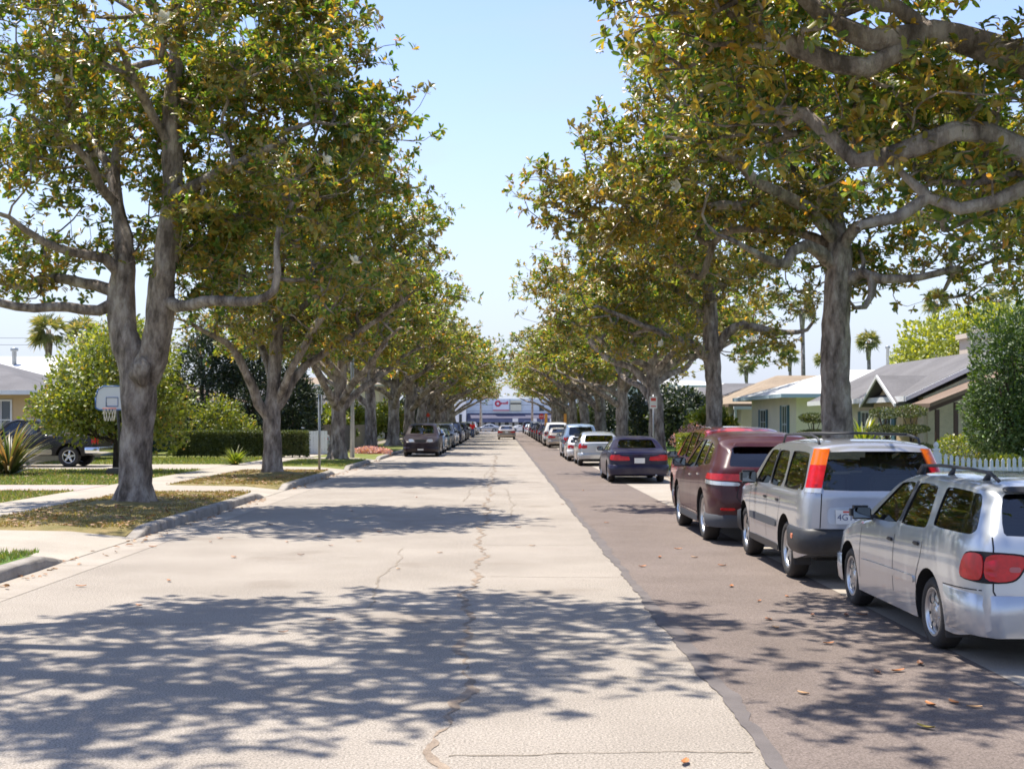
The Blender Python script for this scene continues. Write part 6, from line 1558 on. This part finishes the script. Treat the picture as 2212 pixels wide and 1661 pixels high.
mb = MB(); mb.prism([(-32, -.62), (-32, 5.2), (-11, 5.2), (-9.2, 6.2), (-7.75, 6.2), (-7.75, -.62)], 'y', 276, 292); wq('wall', mb, M['stucco_white'])
mb = MB(); mb.b2(-9.2, 275.9, -.6, -8.6, 275.995, 3.2); wq('door', mb, M['th_dark'])
ob = empty('orange_building', (-3, 300, -.62)); tag(ob, 'orange tan upper building rising behind the theatre', 'building')
mb = MB(); mb.b2(-4.2, -4, 0, 2.2, 6, 9.6); mb.build('wall', mat('orange_wall', (.62, .40, .22), .8), ob)
mb = MB(); mb.b2(-4.3, -4.1, 9.6, 2.3, 6.1, 9.85); mb.build('parapet', M['trim'], ob)
# ------------------------------------------------------------------ street furniture
def pole_sign(name, label, x, y, hgt, plates, cat='sign', r=.03, group=None, m=None):
    e = empty(name, (x, y, .15)); tag(e, label, cat, group)
    mb = MB(); mb.tube([(0, 0, 0), (0, 0, hgt)], r, 8); mb.build('pole', m or M['metal'], e)
    for nm, w_, h0, h1, mm, dx in plates:
        mb = MB(); mb.b2(-w_ / 2 + dx, -.045, h0, w_ / 2 + dx, -.035, h1); mb.build(nm, mm, e)
    return e
e = pole_sign('parking_sign', 'tall grey parking sign pole seen edge on at the left kerb', -6.25, 44.3, 2.62, [], r=.045)
mb = MB(); mb.b2(-.006, -.2, 1.95, .006, .16, 2.6); mb.v = [(p[0] + .05, p[1], p[2]) for p in mb.v]; o = mb.build('sign_plate', M['trim'], e); o.rotation_euler = (0, 0, .35)
e = pole_sign('parking_sign', 'white and red no parking sign on a thin pole before the forked right tree', 6.0, 51.5, 2.75, [('sign_plate', .30, 2.2, 2.68, M['trim'], 0)])
for z0, z1 in ((2.50, 2.62), (2.27, 2.31)):
    mb = MB(); mb.b2(-.1, -.052, z0, .1, -.0455, z1); mb.build('sign_print', M['ink_red'], e)
e = pole_sign('stop_sign', 'red stop sign at the far right corner by the theatre', 6.2, 205, 2.3, [])
mb = MB(); mb.prism([(.46 * math.cos(math.radians(22.5 + 45 * k)), 2.35 + .46 * math.sin(math.radians(22.5 + 45 * k))) for k in range(8)], 'y', -.06, -.045)
mb.v = [p for p in mb.v]; so_ = mb.build('sign_plate', mat('stop_red', (.5, .03, .03), .5), e)
cu = bpy.data.curves.new('t', 'FONT'); cu.body = 'STOP'; cu.size = .3; cu.align_x = 'CENTER'; cu.extrude = .002
to = bpy.data.objects.new('t', cu); C.objects.link(to); me = bpy.data.meshes.new_from_object(to.evaluated_get(bpy.context.evaluated_depsgraph_get())); bpy.data.objects.remove(to)
me.materials.clear(); me.materials.append(M['trim']); o = link_mesh('lettering', me, so_, loc=(0, -.066, 2.25)); o.rotation_euler = (math.pi / 2, 0, 0)
e = pole_sign('warning_board', 'small red warning board on a post behind the dark minivan', -6.3, 110, 2.4, [])
mb = MB(); mb.prism([(-.18, 2.15), (0, 1.97), (.18, 2.15), (0, 2.4)], 'y', -.06, -.04); mb.build('sign_plate', mat('warning_red', (.6, .05, .02), .5), e)
for x, y, lab in ((3.4, 100.6, 'orange barricade post left of the white van roof'), (4.9, 100.9, 'orange barricade post right of the white van roof')):
    e = empty('barricade_post', (x, y, 0)); tag(e, lab, 'post', 'orange barricade posts'); mb = MB(); mb.box((0, 0, 1.25), (.22, .12, 2.3)); mb.build('post', mat('safety_orange', (.85, .38, .06), .6), e, bevel=.02); mb = MB(); mb.box((0, 0, .05), (.5, .5, .1)); mb.build('base', M['black'], e, bevel=.02)
def lamp(name, label, x, y, hh, arm, group=None):
    e = empty(name, (x, y, .15)); tag(e, label, 'street lamp', group); mb = MB(); mb.tube([(0, 0, 0), (0, 0, hh * .5), (0, 0, hh)], [.11, .085, .055], 10); mb.build('pole', M['metal'], e)
    mb = MB(); mb.tube([(0, 0, hh - .1), (arm * .5, 0, hh + .35), (arm, 0, hh + .4)], .03, 8); mb.build('arm', M['metal'], e); mb = MB(); mb.box((arm * 1.08, 0, hh + .38), (.55, .22, .12)); mb.build('lamp_head', M['metal'], e, bevel=.03)
lamp('street_lamp', 'grey street lamp pole behind the third left tree', -7.0, 60.5, 7.0, 1.6)
lamp('street_lamp', 'thin grey street lamp at the far left corner before the theatre', -3.9, 246, 8.0, 1.6)
# basketball hoop
e = empty('basketball_hoop', (-12.22, 40.6, .16)); e.scale = (.92, .92, .93); tag(e, 'portable basketball hoop with a rounded white backboard behind the big tree', 'basketball hoop')
mb = MB(); mb.tube([(.12, .5, .1), (.1, .45, 1.6), (.05, .35, 2.55)], .05, 8); mb.build('pole', M['black'], e)
mb = MB(); mb.box((.12, .55, .12), (.75, .95, .22)); mb.build('base', M['black'], e, bevel=.05)
bb = [(-.56, 2.28), (-.56, 2.62), (-.48, 2.88), (-.3, 3.0), (.3, 3.0), (.48, 2.88), (.56, 2.62), (.56, 2.28), (.45, 2.2), (-.45, 2.2)]
mb = MB(); mb.prism(bb, 'y', .0, .04); b_o = mb.build('backboard', mat('backboard_white', (.6, .63, .66), .4), e)
bl_ = mat('backboard_blue', (.06, .14, .35), .5)
for a, b_ in zip(bb, bb[1:] + bb[:1]):
    mb = MB(); mb.tube([(a[0], -.012, a[1]), (b_[0], -.012, b_[1])], .022, 6); mb.build('border', bl_, b_o)
mb = MB(); sq = [(-.2, 2.32), (-.2, 2.62), (.2, 2.62), (.2, 2.32)]
mb.tube([(-.2, -.01, 2.32), (-.2, -.01, 2.62), (.2, -.01, 2.62), (.2, -.01, 2.32), (-.2, -.01, 2.32)], .016, 4); mb.build('target_square', bl_, b_o)
mb = MB(); mb.tube([(.22 * math.cos(t), -.3 + .22 * math.sin(t), 2.25) for t in [k * math.pi / 10 for k in range(21)]], .012, 6); rm = mb.build('hoop', mat('hoop_orange', (.7, .12, .04), .5), e)
mb = MB()
for k in range(12):
    for d in (1, -1):
        a0 = k * math.pi / 6; pts = [(.22 * (1 - .25 * t) * math.cos(a0 + d * .5 * t), -.3 + .22 * (1 - .25 * t) * math.sin(a0 + d * .5 * t), 2.25 - .42 * t) for t in (0, .33, .66, 1)]; mb.tube(pts, .007, 3, cap=False)
mb.build('net', mat('net_cord', (.7, .66, .6), .8), rm)
mb = MB(); mb.tube([(.05, .35, 2.5), (0, .04, 2.45)], .03, 6); mb.build('bracket', M['black'], e)
# drain lid
mb = MB(); mb.lathe([(.01, .06), (.25, .055), (.3, .03), (.3, 0)], n=20); o = mb.build('valve_lid', mat('green_plastic', (.02, .3, .19), .5), loc=(-16.1, 42.6, .15)); tag(o, 'round green plastic lid on the lawn below the flax plant', 'lid')
# picket fence on the right, across the garden
e = empty('picket_fence', (9.45, 28.3, .15)); tag(e, 'white scalloped picket fence with a capped post on the right', 'fence')
for k in range(52):
    x = .1 + k * .125; ph = (x % 2.45) / 2.45; hh = 1.06 - .16 * math.sin(math.pi * ph)
    if abs((x % 2.45) - 0) < .06: continue
    mb = MB(); mb.prism([(x - .035, .06), (x + .035, .06), (x + .035, hh - .05), (x, hh), (x - .035, hh - .05)], 'y', -.03, -.008); mb.build('picket', M['whitepaint'], e)
for z in (.25, .62): mb = MB(); mb.b2(0, -.006, z, 6.6, .034, z + .09); mb.build('rail', M['whitepaint'], e)
for k in range(4):
    x = k * 2.45 - .45; x = max(x, 0) if k else -.0
    x = (0, 2.0, 4.45, 6.6)[k]
    mb = MB(); mb.b2(x - .06, -.09, 0, x + .06, -.032, 1.08); mb.b2(x - .08, -.11, 1.08, x + .08, -.012, 1.12); po = mb.build('post', M['whitepaint'], e); mb = MB(); mb.lathe([(.03, 1.12), (.06, 1.17), (.05, 1.23), (.005, 1.27)], (x, -.06, 0), 10); mb.build('finial', M['whitepaint'], po)
# white vertical board fence and weathered wood fence on the left
def board_fence(name, label, a, b_, z0, hh, m, bw=.14, gapw=.012):
    a = Vector((a[0], a[1], 0)); b_ = Vector((b_[0], b_[1], 0)); d = (b_ - a); L_ = d.length; e = empty(name, (a.x, a.y, z0), math.atan2(d.y, d.x)); tag(e, label, 'fence'); n = min(95, int(L_ / bw)); bw = L_ / n
    rr = random.Random(3)
    for k in range(n): mb = MB(); mb.b2(k * bw, -.012, .04, (k + 1) * bw - gapw, .012, hh + rr.uniform(-.012, .012)); mb.build('board', m, e)
    for z in (.3, hh - .3): mb = MB(); mb.b2(0, .0135, z, L_, .055, z + .09); mb.build('rail', m, e)
board_fence('white_fence', 'low white board fence beyond the clipped hedge', (-10.9, 66.0), (-8.9, 66.0), .15, 1.2, M['whitepaint'])
board_fence('wood_fence', 'weathered wooden fence between the third and fourth left trees', (-8.8, 72), (-8.8, 86), .15, 1.45, M['wood'], .16)
board_fence('wood_fence', 'weathered wooden fence facing the camera behind the third left tree', (-14, 71.8), (-8.9, 71.8), .15, 1.5, M['wood'], .16)
c_w = copy_tree(G['sedan'][0]); recolor(c_w, G['sedan'][1], PA['white']) if G['sedan'][1] != PA['white'] else None
recolor(c_w, PA['pearl'], PA['white']); c_w.location = (-10.6, 71, .16); c_w.location = (-11.6, 69.2, .16); c_w.rotation_euler = (0, 0, math.pi / 2); c_w.scale = (1, 1, 1); tag(c_w, 'white car in a driveway behind the low white fence', 'car'); c_w['group'] = ''; del c_w['group']

# ------------------------------------------------------------------ plants
def shell_leaves(rng, n, c, r, L, Wd, noise=.25, inner=.25, lobes=6, flat=1.0, up=.3):
    """leaf clumps through the outer half of a lumpy ellipsoid"""
    d = norm(rng.normal(size=(n, 3))); ph = rng.uniform(0, 6.28, (lobes, 3)); fr = rng.normal(0, 2.6, (lobes, 3))
    lump = sum(np.sin((d * fr[i]).sum(1) * 1.6 + ph[i, 0]) for i in range(lobes)) / lobes
    rad = (1 + noise * lump * 1.8) * (1 - inner * rng.random(n) ** 1.5)
    p = np.array(c) + d * rad[:, None] * np.array(r)
    ax = d + rng.normal(0, .75, (n, 3)) + np.array([0, 0, up]); ln = L * rng.uniform(.6, 1.3, n)
    return leaf_arrays(p, ax, d + rng.normal(0, .5, (n, 3)) + np.array([0, 0, .3]), ln, ln * Wd / L)
def shrub(name, label, cat, x, y, z, parts, n, L, Wd, m, seed, trunk=None, group=None, noise=.25, inner=.3, bark='bark_dark', crown='foliage'):
    rng = np.random.default_rng(seed); e = empty(name, (x, y, z)); tag(e, label, cat, group); V = []; Fc = []; off = 0
    tot = sum(p[1][0] * p[1][1] + p[1][0] * p[1][2] for p in parts)
    for c, r in parts:
        k = int(n * (r[0] * r[1] + r[0] * r[2]) / tot); v, f = shell_leaves(rng, k, c, r, L, Wd, noise, inner); V.append(v); Fc.append(f + off); off += len(v)
    link_mesh(crown, arr_mesh(name + '_leaves', np.concatenate(V), np.concatenate(Fc), m), e)
    mb = MB(); rr = random.Random(seed)
    zt = max(c[2] for c, r in parts)
    if trunk: mb.tube([(0, 0, -.05), (.03, .02, zt * .4), (0, 0, zt)], [trunk, trunk * .75, trunk * .35], 10)
    for c, r in parts:
        for k in range(4):
            a = rr.uniform(0, 6.28); mb.tube([(0, 0, zt * .25 if trunk else 0), (c[0] * .5, c[1] * .5, c[2] * .6), (c[0] + math.cos(a) * r[0] * .6, c[1] + math.sin(a) * r[1] * .6, c[2] + r[2] * .3)], [(trunk or .04) * .5, (trunk or .04) * .3, .01], 5)
    mb.build('trunk' if trunk else 'stems', M[bark], e); return e
shrub('leafy_tree', 'bushy yellow green tree behind the basketball hoop', 'tree', -12.9, 43.4, .15, [((-.1, 0, 2.9), (1.9, 1.7, 1.5)), ((-1.2, 0, 1.9), (1.2, 1.2, .9)), ((.3, .3, 4.0), (1.5, 1.5, 1.2)), ((1.5, 0, 2.0), (1.1, 1.2, 1.3)), ((-1.6, .5, 3.1), (.9, 1, 1.0)), ((-2.1, .4, 2.1), (1.0, 1, .8)), ((.6, 0, 1.8), (1.0, 1.2, .8))], 15000, .15, .09, M['bush'], 2, .16, noise=.3, inner=.55)
shrub('palm_backdrop_tree', 'pale leafy tree behind the bushy tree on the left', 'tree', -19.6, 66, .15, [((0, 0, 5.0), (2.2, 2, 1.6)), ((1.8, 0, 3.6), (1.6, 1.6, 1.6))], 6000, .2, .11, M['lime_leaves'], 4, .2, inner=.5)
for k, (x, y, parts, lab) in enumerate([(-15.3, 66, [((0, 0, 3.2), (1.5, 1.6, 3.1)), ((.5, 0, 5.0), (.9, 1, 1.6))], 'dark dense cypress left of the trio behind the hedge'), (-12.9, 67, [((0, 0, 2.9), (1.6, 1.6, 2.9)), ((0, 0, 4.6), (1.1, 1.2, 1.4))], 'dark dense cypress in the middle behind the hedge'), (-10.9, 67.5, [((0, 0, 2.3), (1.2, 1.5, 2.2))], 'dark dense cypress right of the trio behind the hedge')]):
    shrub('cypress', lab, 'tree', x, y, .15, parts, 9000, .22, .07, M['dark_leaves'], 20 + k, .15, 'dark cypresses behind the hedge', noise=.22, inner=.35)
shrub('loose_shrub', 'pale green loose shrub in front of the dark cypresses', 'shrub', -13.9, 63.5, .15, [((0, 0, 1.9), (1.3, .9, 1.0)), ((.9, 0, 1.3), (1, .8, .7))], 3500, .13, .07, M['bush'], 40, inner=.6)
# hedge
def hedge(name, label, x0, y0, x1, y1, z1, n, seed, m):
    rng = np.random.default_rng(seed); e = empty(name, ((x0 + x1) / 2, (y0 + y1) / 2, .15)); tag(e, label, 'hedge'); cx, cy = (x0 + x1) / 2, (y0 + y1) / 2; a, b_, h_ = (x1 - x0) / 2, (y1 - y0) / 2, z1 - .25
    f = rng.random(n); p = np.empty((n, 3)); nr = np.zeros((n, 3)); A = np.array([a * h_ * 2, a * h_ * 2 * .4, a * b_ * 4, b_ * h_ * 2, b_ * h_ * 2]); s_ = rng.choice(5, n, p=A / A.sum()); u = rng.uniform(-1, 1, n); v = rng.random(n)
    for i, (fx_, fy_) in enumerate(((0, -1), (0, 1), (0, 0), (1, 0), (-1, 0))):
        q = s_ == i
        if i < 2: p[q] = np.stack([u[q] * a, np.full(q.sum(), fy_ * b_), .08 + v[q] * h_], 1); nr[q] = (0, fy_, 0)
        elif i == 2: p[q] = np.stack([u[q] * a, (v[q] * 2 - 1) * b_, np.full(q.sum(), .08 + h_)], 1); nr[q] = (0, 0, 1)
        else: p[q] = np.stack([np.full(q.sum(), fx_ * a), u[q] * b_, .08 + v[q] * h_], 1); nr[q] = (fx_, 0, 0)
    p += -nr * (rng.random(n) ** 2 * .16)[:, None] + rng.normal(0, .02, (n, 3)) + nr * (.05 * np.sin(p[:, 0] * 3) * np.cos(p[:, 2] * 4))[:, None]
    ln = rng.uniform(.05, .1, n); V, Fc = leaf_arrays(p, nr + rng.normal(0, .7, (n, 3)) + np.array([0, 0, .3]), nr + rng.normal(0, .6, (n, 3)), ln, ln * .6)
    link_mesh('foliage', arr_mesh(name, V, Fc, m), e)
    mb = MB(); rr = random.Random(seed)
    for k in range(int(2 * a / .35)):
        x = -a + .2 + k * .35; mb.tube([(x, rr.uniform(-.1, .1), -.05), (x + rr.uniform(-.1, .1), 0, h_ * .8)], .03, 5)
    mb.build('stems', M['bark_dark'], e)
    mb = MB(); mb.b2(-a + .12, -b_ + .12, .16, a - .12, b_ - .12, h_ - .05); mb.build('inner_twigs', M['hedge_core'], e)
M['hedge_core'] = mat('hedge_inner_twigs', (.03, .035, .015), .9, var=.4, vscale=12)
hedge('clipped_hedge', 'long clipped green hedge behind the second left tree', -15.3, 60.2, -9.15, 61.2, 1.36, 34000, 5, M['hedge_leaves'])
hedge('garden_hedge', 'low green hedge on the right beyond the navy sedan', 7.5, 54, 10.9, 56, 1.3, 16000, 6, M['bush'])
for k, (x, y, r, lab, mm) in enumerate([(11.4, 29.4, (.6, .5, .5), 'round clipped shrub behind the picket fence', 'lime_leaves'), (9.9, 38.5, (.5, .5, .5), 'yellowish shrub in front of the porch', 'bush'), (12.6, 35.5, (.8, .7, .7), 'loose garden shrub beside the porch posts', 'bush'), (11.6, 40.5, (.8, .8, .5), 'low shrub at the foot of the topiaries', 'hedge_leaves'), (10.8, 33, (.5, .5, .35), 'reddish green low shrub behind the fence', 'bush')]):
    shrub('round_shrub', lab, 'shrub', x, y, .15, [((0, 0, r[2] * .95), r)], 3600, .07, .045, M[mm], 60 + k, noise=.1, inner=.25)
# topiaries: stacked discs
for k, (u, y, zs, lab) in enumerate([(1757, 40.5, ((1.95, .42, .13), (1.45, .48, .12)), 'cloud pruned topiary left of the tall tree trunk'), (1914, 39, ((2.1, .46, .15), (1.6, .55, .11), (1.1, .68, .13)), 'cloud pruned topiary with three discs right of the tall trunk'), (1967, 38.2, ((2.15, .46, .17), (1.62, .54, .11), (1.05, .72, .16)), 'cloud pruned topiary nearest the porch')]):
    x = (u - U0) / F * y; shrub('topiary', lab, 'topiary', x, y, .15, [((0, 0, z - .15), (r, r, t)) for z, r, t in zs], 5200, .06, .03, M['hedge_leaves'], 80 + k, .05, 'cloud pruned topiaries by the gabled house', noise=.08, inner=.2)
shrub('juniper_tree', 'dense dark green conifer at the right edge before the gabled house', 'tree', 13.0, 33.5, .15, [((.2, 0, 2.4), (1.15, 1.2, 2.1)), ((.9, .2, 3.3), (1.1, 1.1, 1.3)), ((-.1, 0, 1.6), (.9, 1, 1.1)), ((1.2, 0, 1.5), (1.1, 1, 1.2))], 26000, .11, .05, M['juniper'], 90, .14, noise=.2, inner=.3)
shrub('round_tree', 'bright yellow green round tree behind the gabled house', 'tree', 21.5, 62, .15, [((0, 0, 4.8), (2.6, 2.6, 2.2)), ((2.4, 0, 5.3), (2.4, 2.4, 2.0)), ((-1.6, 0, 4.0), (1.4, 1.6, 1.4)), ((4.6, 0, 4.8), (2.4, 2.2, 2.2))], 17000, .22, .13, M['lime_leaves'], 91, .25, noise=.2, inner=.4)
bg = [(-10.2, 78, 'bush', 2.2, 'sunlit yellow green bush behind the third left tree'), (-11, 90, 'bush', 3.2, 'green tree behind the wooden fence'), (-13.5, 100, 'dark_leaves', 4.5, 'dark tree behind the plum minivan'), (-10.6, 118, 'bush', 3.5, 'green garden tree behind the far left trunks'), (-10.8, 145, 'dark_leaves', 4.4, 'dark garden tree far on the left'), (-10.6, 172, 'bush', 4, 'green garden tree near the far left corner'),
      (10.6, 66, 'bush', 2.4, 'green bush behind the forked right tree'), (10.3, 72, 'dark_leaves', 3.6, 'dark garden tree behind the forked right tree'), (9.9, 86, 'dark_leaves', 4.2, 'dark garden tree beyond the second right driveway'), (10.2, 93, 'bush', 2.2, 'yellow green bush among the right trunks'), (10.3, 126, 'dark_leaves', 4.0, 'dark tree between the white house and the pale block'), (10.0, 158, 'bush', 3.5, 'green tree beyond the pale block on the right'),
      (-24, 88, 'bush', 5, 'big green tree behind the dark green house'), (-30, 82, 'dark_leaves', 5, 'dark tree behind the white roofed building'), (26, 86, 'bush', 3.0, 'green tree behind the tan roofed house'), (-17.5, 84, 'dark_leaves', 4.5, 'dark tree behind the dark green house'), (31, 60, 'dark_leaves', 4.5, 'dark tree behind the bright round tree')]
for k, (x, y, mm, hh, lab) in enumerate(bg):
    shrub('garden_tree', lab, 'tree', x, y, .15, [((0, 0, hh * .6), (hh * .42, hh * .42, hh * .42)), ((hh * .3, 0, hh * .45), (hh * .3, hh * .3, hh * .33)), ((-hh * .3, .2, hh * .42), (hh * .3, hh * .3, hh * .33))], 3600, .26, .15, M[mm], 120 + k, .12, 'garden trees behind the street trees', inner=.5)
for x, y, lab, sd in ((-6.95, 67, 'pink and white flowers on the verge beside the plum minivan', 1), (9.3, 62, 'pink flowering shrub behind the right hedge', 2)):
    shrub('flower_bed', lab, 'flowers', x, y, .15, [((0, 0, .16), (.8, .6, .2)), ((.8, 0, .1), (.4, .4, .14))] if sd == 1 else [((0, 0, .8), (1.1, .8, .7))], 2200, .09, .06, M['flower_pink'], 200 + sd, inner=.4)
# flax and cycad: long blades
def blade_plant(name, label, x, y, z, n, L, wd, m, seed, droop=.5, spread=(.15, 1.1), cat='plant'):
    rng = np.random.default_rng(seed); V = []; Fc = []; e = empty(name, (x, y, z)); tag(e, label, cat); st = 6; o = 0
    for k in range(n):
        a = rng.uniform(0, 6.28); ti = rng.uniform(*spread); ln = L * rng.uniform(.6, 1.1); r = np.array([math.cos(a), math.sin(a), 0]); sd = np.array([-math.sin(a), math.cos(a), 0]); p = np.array([0, 0, 0.]) + r * .08; rows = []
        for j in range(st + 1):
            t = j / st; an = ti + droop * t * t; ww = wd * (.6 + .8 * t * (1 - t) * 2) * (1 - t ** 3) + .002; rows += [p - sd * ww, p + sd * ww]; p = p + (r * math.sin(an) + np.array([0, 0, 1]) * math.cos(an)) * ln / st
        V += rows; Fc += [(o + 2 * j, o + 2 * j + 1, o + 2 * j + 3, o + 2 * j + 2) for j in range(st)]; o += 2 * (st + 1)
    link_mesh('blades', arr_mesh(name, np.array(V), np.array(Fc), m), e); return e
blade_plant('flax_plant', 'spiky flax plant with reddish arching blades at the left edge', -15.7, 41.2, .15, 210, 2.0, .04, M['flax'], 3, .9, (.2, 1.5))
blade_plant('flax_plant', 'smaller spiky flax plant left of the big one', -17.4, 43.2, .15, 90, 2.0, .045, M['flax'], 4, .8, (.1, 1.1))
blade_plant('cycad', 'feathery green cycad beside the tall trunk by the gabled house', 11.2, 40.3, .9, 120, 1.4, .03, M['bush'], 6, .9, (.1, 1.3))
blade_plant('strappy_plant', 'low strappy plant at the foot of the bushy tree', -10.4, 50.5, .15, 120, .8, .03, M['bush'], 8, .9, (.1, 1.3))

# palms
def palm_mesh(seed):
    rng = np.random.default_rng(seed); V = []; Fc = []; o = 0
    for k in range(62):
        a = rng.uniform(0, 6.28); el = math.asin(rng.uniform(-.75, .98)); r = np.array([math.cos(a) * math.cos(el), math.sin(a) * math.cos(el), math.sin(el)]); c = r * rng.uniform(.25, .85); s0 = np.array([-math.sin(a), math.cos(a), 0]); u0 = np.cross(r, s0)
        ro = rng.uniform(-1.2, 1.2); sdv = s0 * math.cos(ro) + u0 * math.sin(ro); up = np.cross(r, sdv)
        for j in range(9):
            t = (j / 8 - .5) * 1.9; d = r * math.cos(t) + sdv * math.sin(t) + np.array([0, 0, -.3]); ln = rng.uniform(.45, 1.0); w_ = np.cross(d, up); w_ = w_ / np.linalg.norm(w_) * .055; q = c + d * ln
            V += [c, c + d * ln * .5 - w_, q, c + d * ln * .5 + w_]; Fc.append((o, o + 1, o + 2, o + 3)); o += 4
    return arr_mesh('palm_crown', np.array(V), np.array(Fc), M['palm_leaf'])
PMs = [palm_mesh(5), palm_mesh(6)]
def palm(u, vt, y, label, k, base=0, sc_=1.0):
    x = (u - U0) / F * y; zt = H + (V0 - vt) / F * y; e = empty('fan_palm', (x, y, base)); tag(e, label, 'palm tree', 'tall fan palms on the skyline'); mb = MB(); mb.tube([(0, 0, 0), (.1, 0, (zt - base) * .5), (0, 0, zt - base)], [.28, .2, .17], 10); mb.tube([(0, 0, zt - base - 2.0), (0, 0, zt - base - .3)], [.2, .34], 10); mb.build('trunk', M['bark'], e); c = link_mesh('crown', PMs[k % 2], e, loc=(0, 0, zt - base)); c.scale = (sc_,) * 3; c.rotation_euler = (0, 0, k)
palm(1876, 735, 130, 'fan palm between the tall trunk and the gabled roof', 0); palm(1706, 765, 150, 'fan palm left of the tall near right trunk', 1); palm(1612, 790, 160, 'low fan palm beyond the white roofed house', 2); palm(1733, 665, 120, 'very tall thin fan palm left of the near right trunk', 3)
palm(2022, 650, 110, 'fan palm rising above the bright round tree, left of two', 4); palm(2157, 648, 105, 'fan palm rising above the bright round tree, right of two', 5); palm(1778, 775, 170, 'fan palm half hidden by the near right trunk', 6); palm(105, 712, 90, 'fan palm behind the white roofed building on the left', 7, sc_=1.1); palm(180, 720, 100, 'fan palm behind the bushy tree on the left', 8, sc_=1.2)
palm(1038, 800, 262, 'palm in front of the theatre on the left', 9, -.6); palm(1149, 812, 262, 'palm in front of the theatre on the right', 10, -.6)
# overhead wires
for k, (z0, z1) in enumerate(((4.9, 5.6), (5.3, 6.0))):
    pts = [(-60 + 8 * j, 95, 7.4 + k * .5 + ((j - 3.5) ** 2) * .03) for j in range(8)]; mb = MB(); mb.tube(pts, .018, 4); o = mb.build('overhead_wire', M['black']); tag(o, ('lower' if k == 0 else 'upper') + ' overhead wire crossing the sky above the left roofs', 'wire')

# ------------------------------------------------------------------ the person in red
def person(x, y, label):
    e = empty('person', (x, y, 0)); tag(e, label, 'person')
    J = {'pel': (0, 0, .92), 'sp': (0, .01, 1.12), 'ch': (0, 0, 1.34), 'nk': (0, .0, 1.48), 'hd': (0, -.01, 1.56), 'tp': (0, 0, 1.7),
         'ls': (-.18, 0, 1.42), 'le': (-.25, .03, 1.15), 'lw': (-.24, -.06, .92), 'lh': (-.24, -.08, .84), 'rs': (.18, 0, 1.42), 're': (.25, .05, 1.15), 'rw': (.27, .0, .91), 'rh': (.27, -.02, .83),
         'll': (-.09, 0, .88), 'lk': (-.10, -.05, .5), 'la': (-.10, .03, .09), 'lt': (-.11, -.13, .04), 'rl': (.09, 0, .88), 'rk': (.11, .02, .5), 'ra': (.12, .08, .09), 'rt': (.13, -.08, .04)}
    Rr = {'pel': .14, 'sp': .13, 'ch': .15, 'nk': .055, 'hd': .09, 'tp': .075, 'ls': .07, 'le': .05, 'lw': .034, 'lh': .04, 'rs': .07, 're': .05, 'rw': .034, 'rh': .04, 'll': .1, 'lk': .065, 'la': .045, 'lt': .035, 'rl': .1, 'rk': .065, 'ra': .045, 'rt': .035}
    E = [('pel', 'sp'), ('sp', 'ch'), ('ch', 'nk'), ('nk', 'hd'), ('hd', 'tp'), ('ch', 'ls'), ('ls', 'le'), ('le', 'lw'), ('lw', 'lh'), ('ch', 'rs'), ('rs', 're'), ('re', 'rw'), ('rw', 'rh'), ('pel', 'll'), ('ll', 'lk'), ('lk', 'la'), ('la', 'lt'), ('pel', 'rl'), ('rl', 'rk'), ('rk', 'ra'), ('ra', 'rt')]
    def skin(name, keys, scale, m, trim=None):
        ks = list(keys); me = bpy.data.meshes.new(name); me.from_pydata([J[k] for k in ks], [(ks.index(a), ks.index(b_)) for a, b_ in E if a in ks and b_ in ks], [])
        o = bpy.data.objects.new(name, me); C.objects.link(o); md = o.modifiers.new('s', 'SKIN'); sv = me.skin_vertices[0].data
        for i, k in enumerate(ks): sv[i].radius = (Rr[k] * scale, Rr[k] * scale * (.8 if k in ('ch', 'sp', 'pel') else 1)); sv[i].use_root = (i == 0)
        sb = o.modifiers.new('d', 'SUBSURF'); sb.levels = 2; sb.render_levels = 2
        r = bpy.data.meshes.new_from_object(o.evaluated_get(bpy.context.evaluated_depsgraph_get())); bpy.data.objects.remove(o); r.materials.clear(); r.materials.append(m)
        r.polygons.foreach_set('use_smooth', np.ones(len(r.polygons), bool)); return link_mesh(name, r, e)
    skin('body', J.keys(), 1.0, mat('skin', (.42, .25, .17), .6)); Jb = dict(J)
    J['ls'] = (-.19, 0, 1.42); skin('shirt', ['sp', 'pel', 'ch', 'ls', 'rs', 'le', 're'], 1.22, mat('red_shirt', (.75, .02, .02), .8))
    skin('trousers', ['pel', 'll', 'lk', 'la', 'rl', 'rk', 'ra'], 1.2, mat('blue_jeans', (.05, .08, .16), .85))
    mb = MB(); mb.lathe([(.01, 1.735), (.07, 1.72), (.105, 1.66), (.1, 1.6), (.06, 1.56)], (0, .02, 0), 14); mb.build('hair', mat('dark_hair', (.03, .02, .015), .7), e)
    for sx in (-1, 1):
        mb = MB(); mb.box((sx * .115, -.03 if sx < 0 else .02, .045), (.1, .26, .08)); mb.build('shoe', M['black'], e, bevel=.025)
    mb = MB()
    for sx, hx in ((-1, -.24), (1, .27)):
        for k in range(4): mb.tube([(hx - sx * .0 + (k - 1.5) * .012, -.06, .83), (hx + (k - 1.5) * .014, -.075, .80), (hx + (k - 1.5) * .014, -.07, .765 + .005 * abs(k - 1.5))], .008, 5)
        mb.tube([(hx - sx * .03, -.06, .85), (hx - sx * .045, -.08, .82), (hx - sx * .045, -.085, .79)], .009, 5)
    mb.build('fingers', mat('skin_fingers', (.42, .25, .17), .6), e)
person(-3.15, 137.5, 'person in a red shirt and jeans standing beside the far left parked cars')
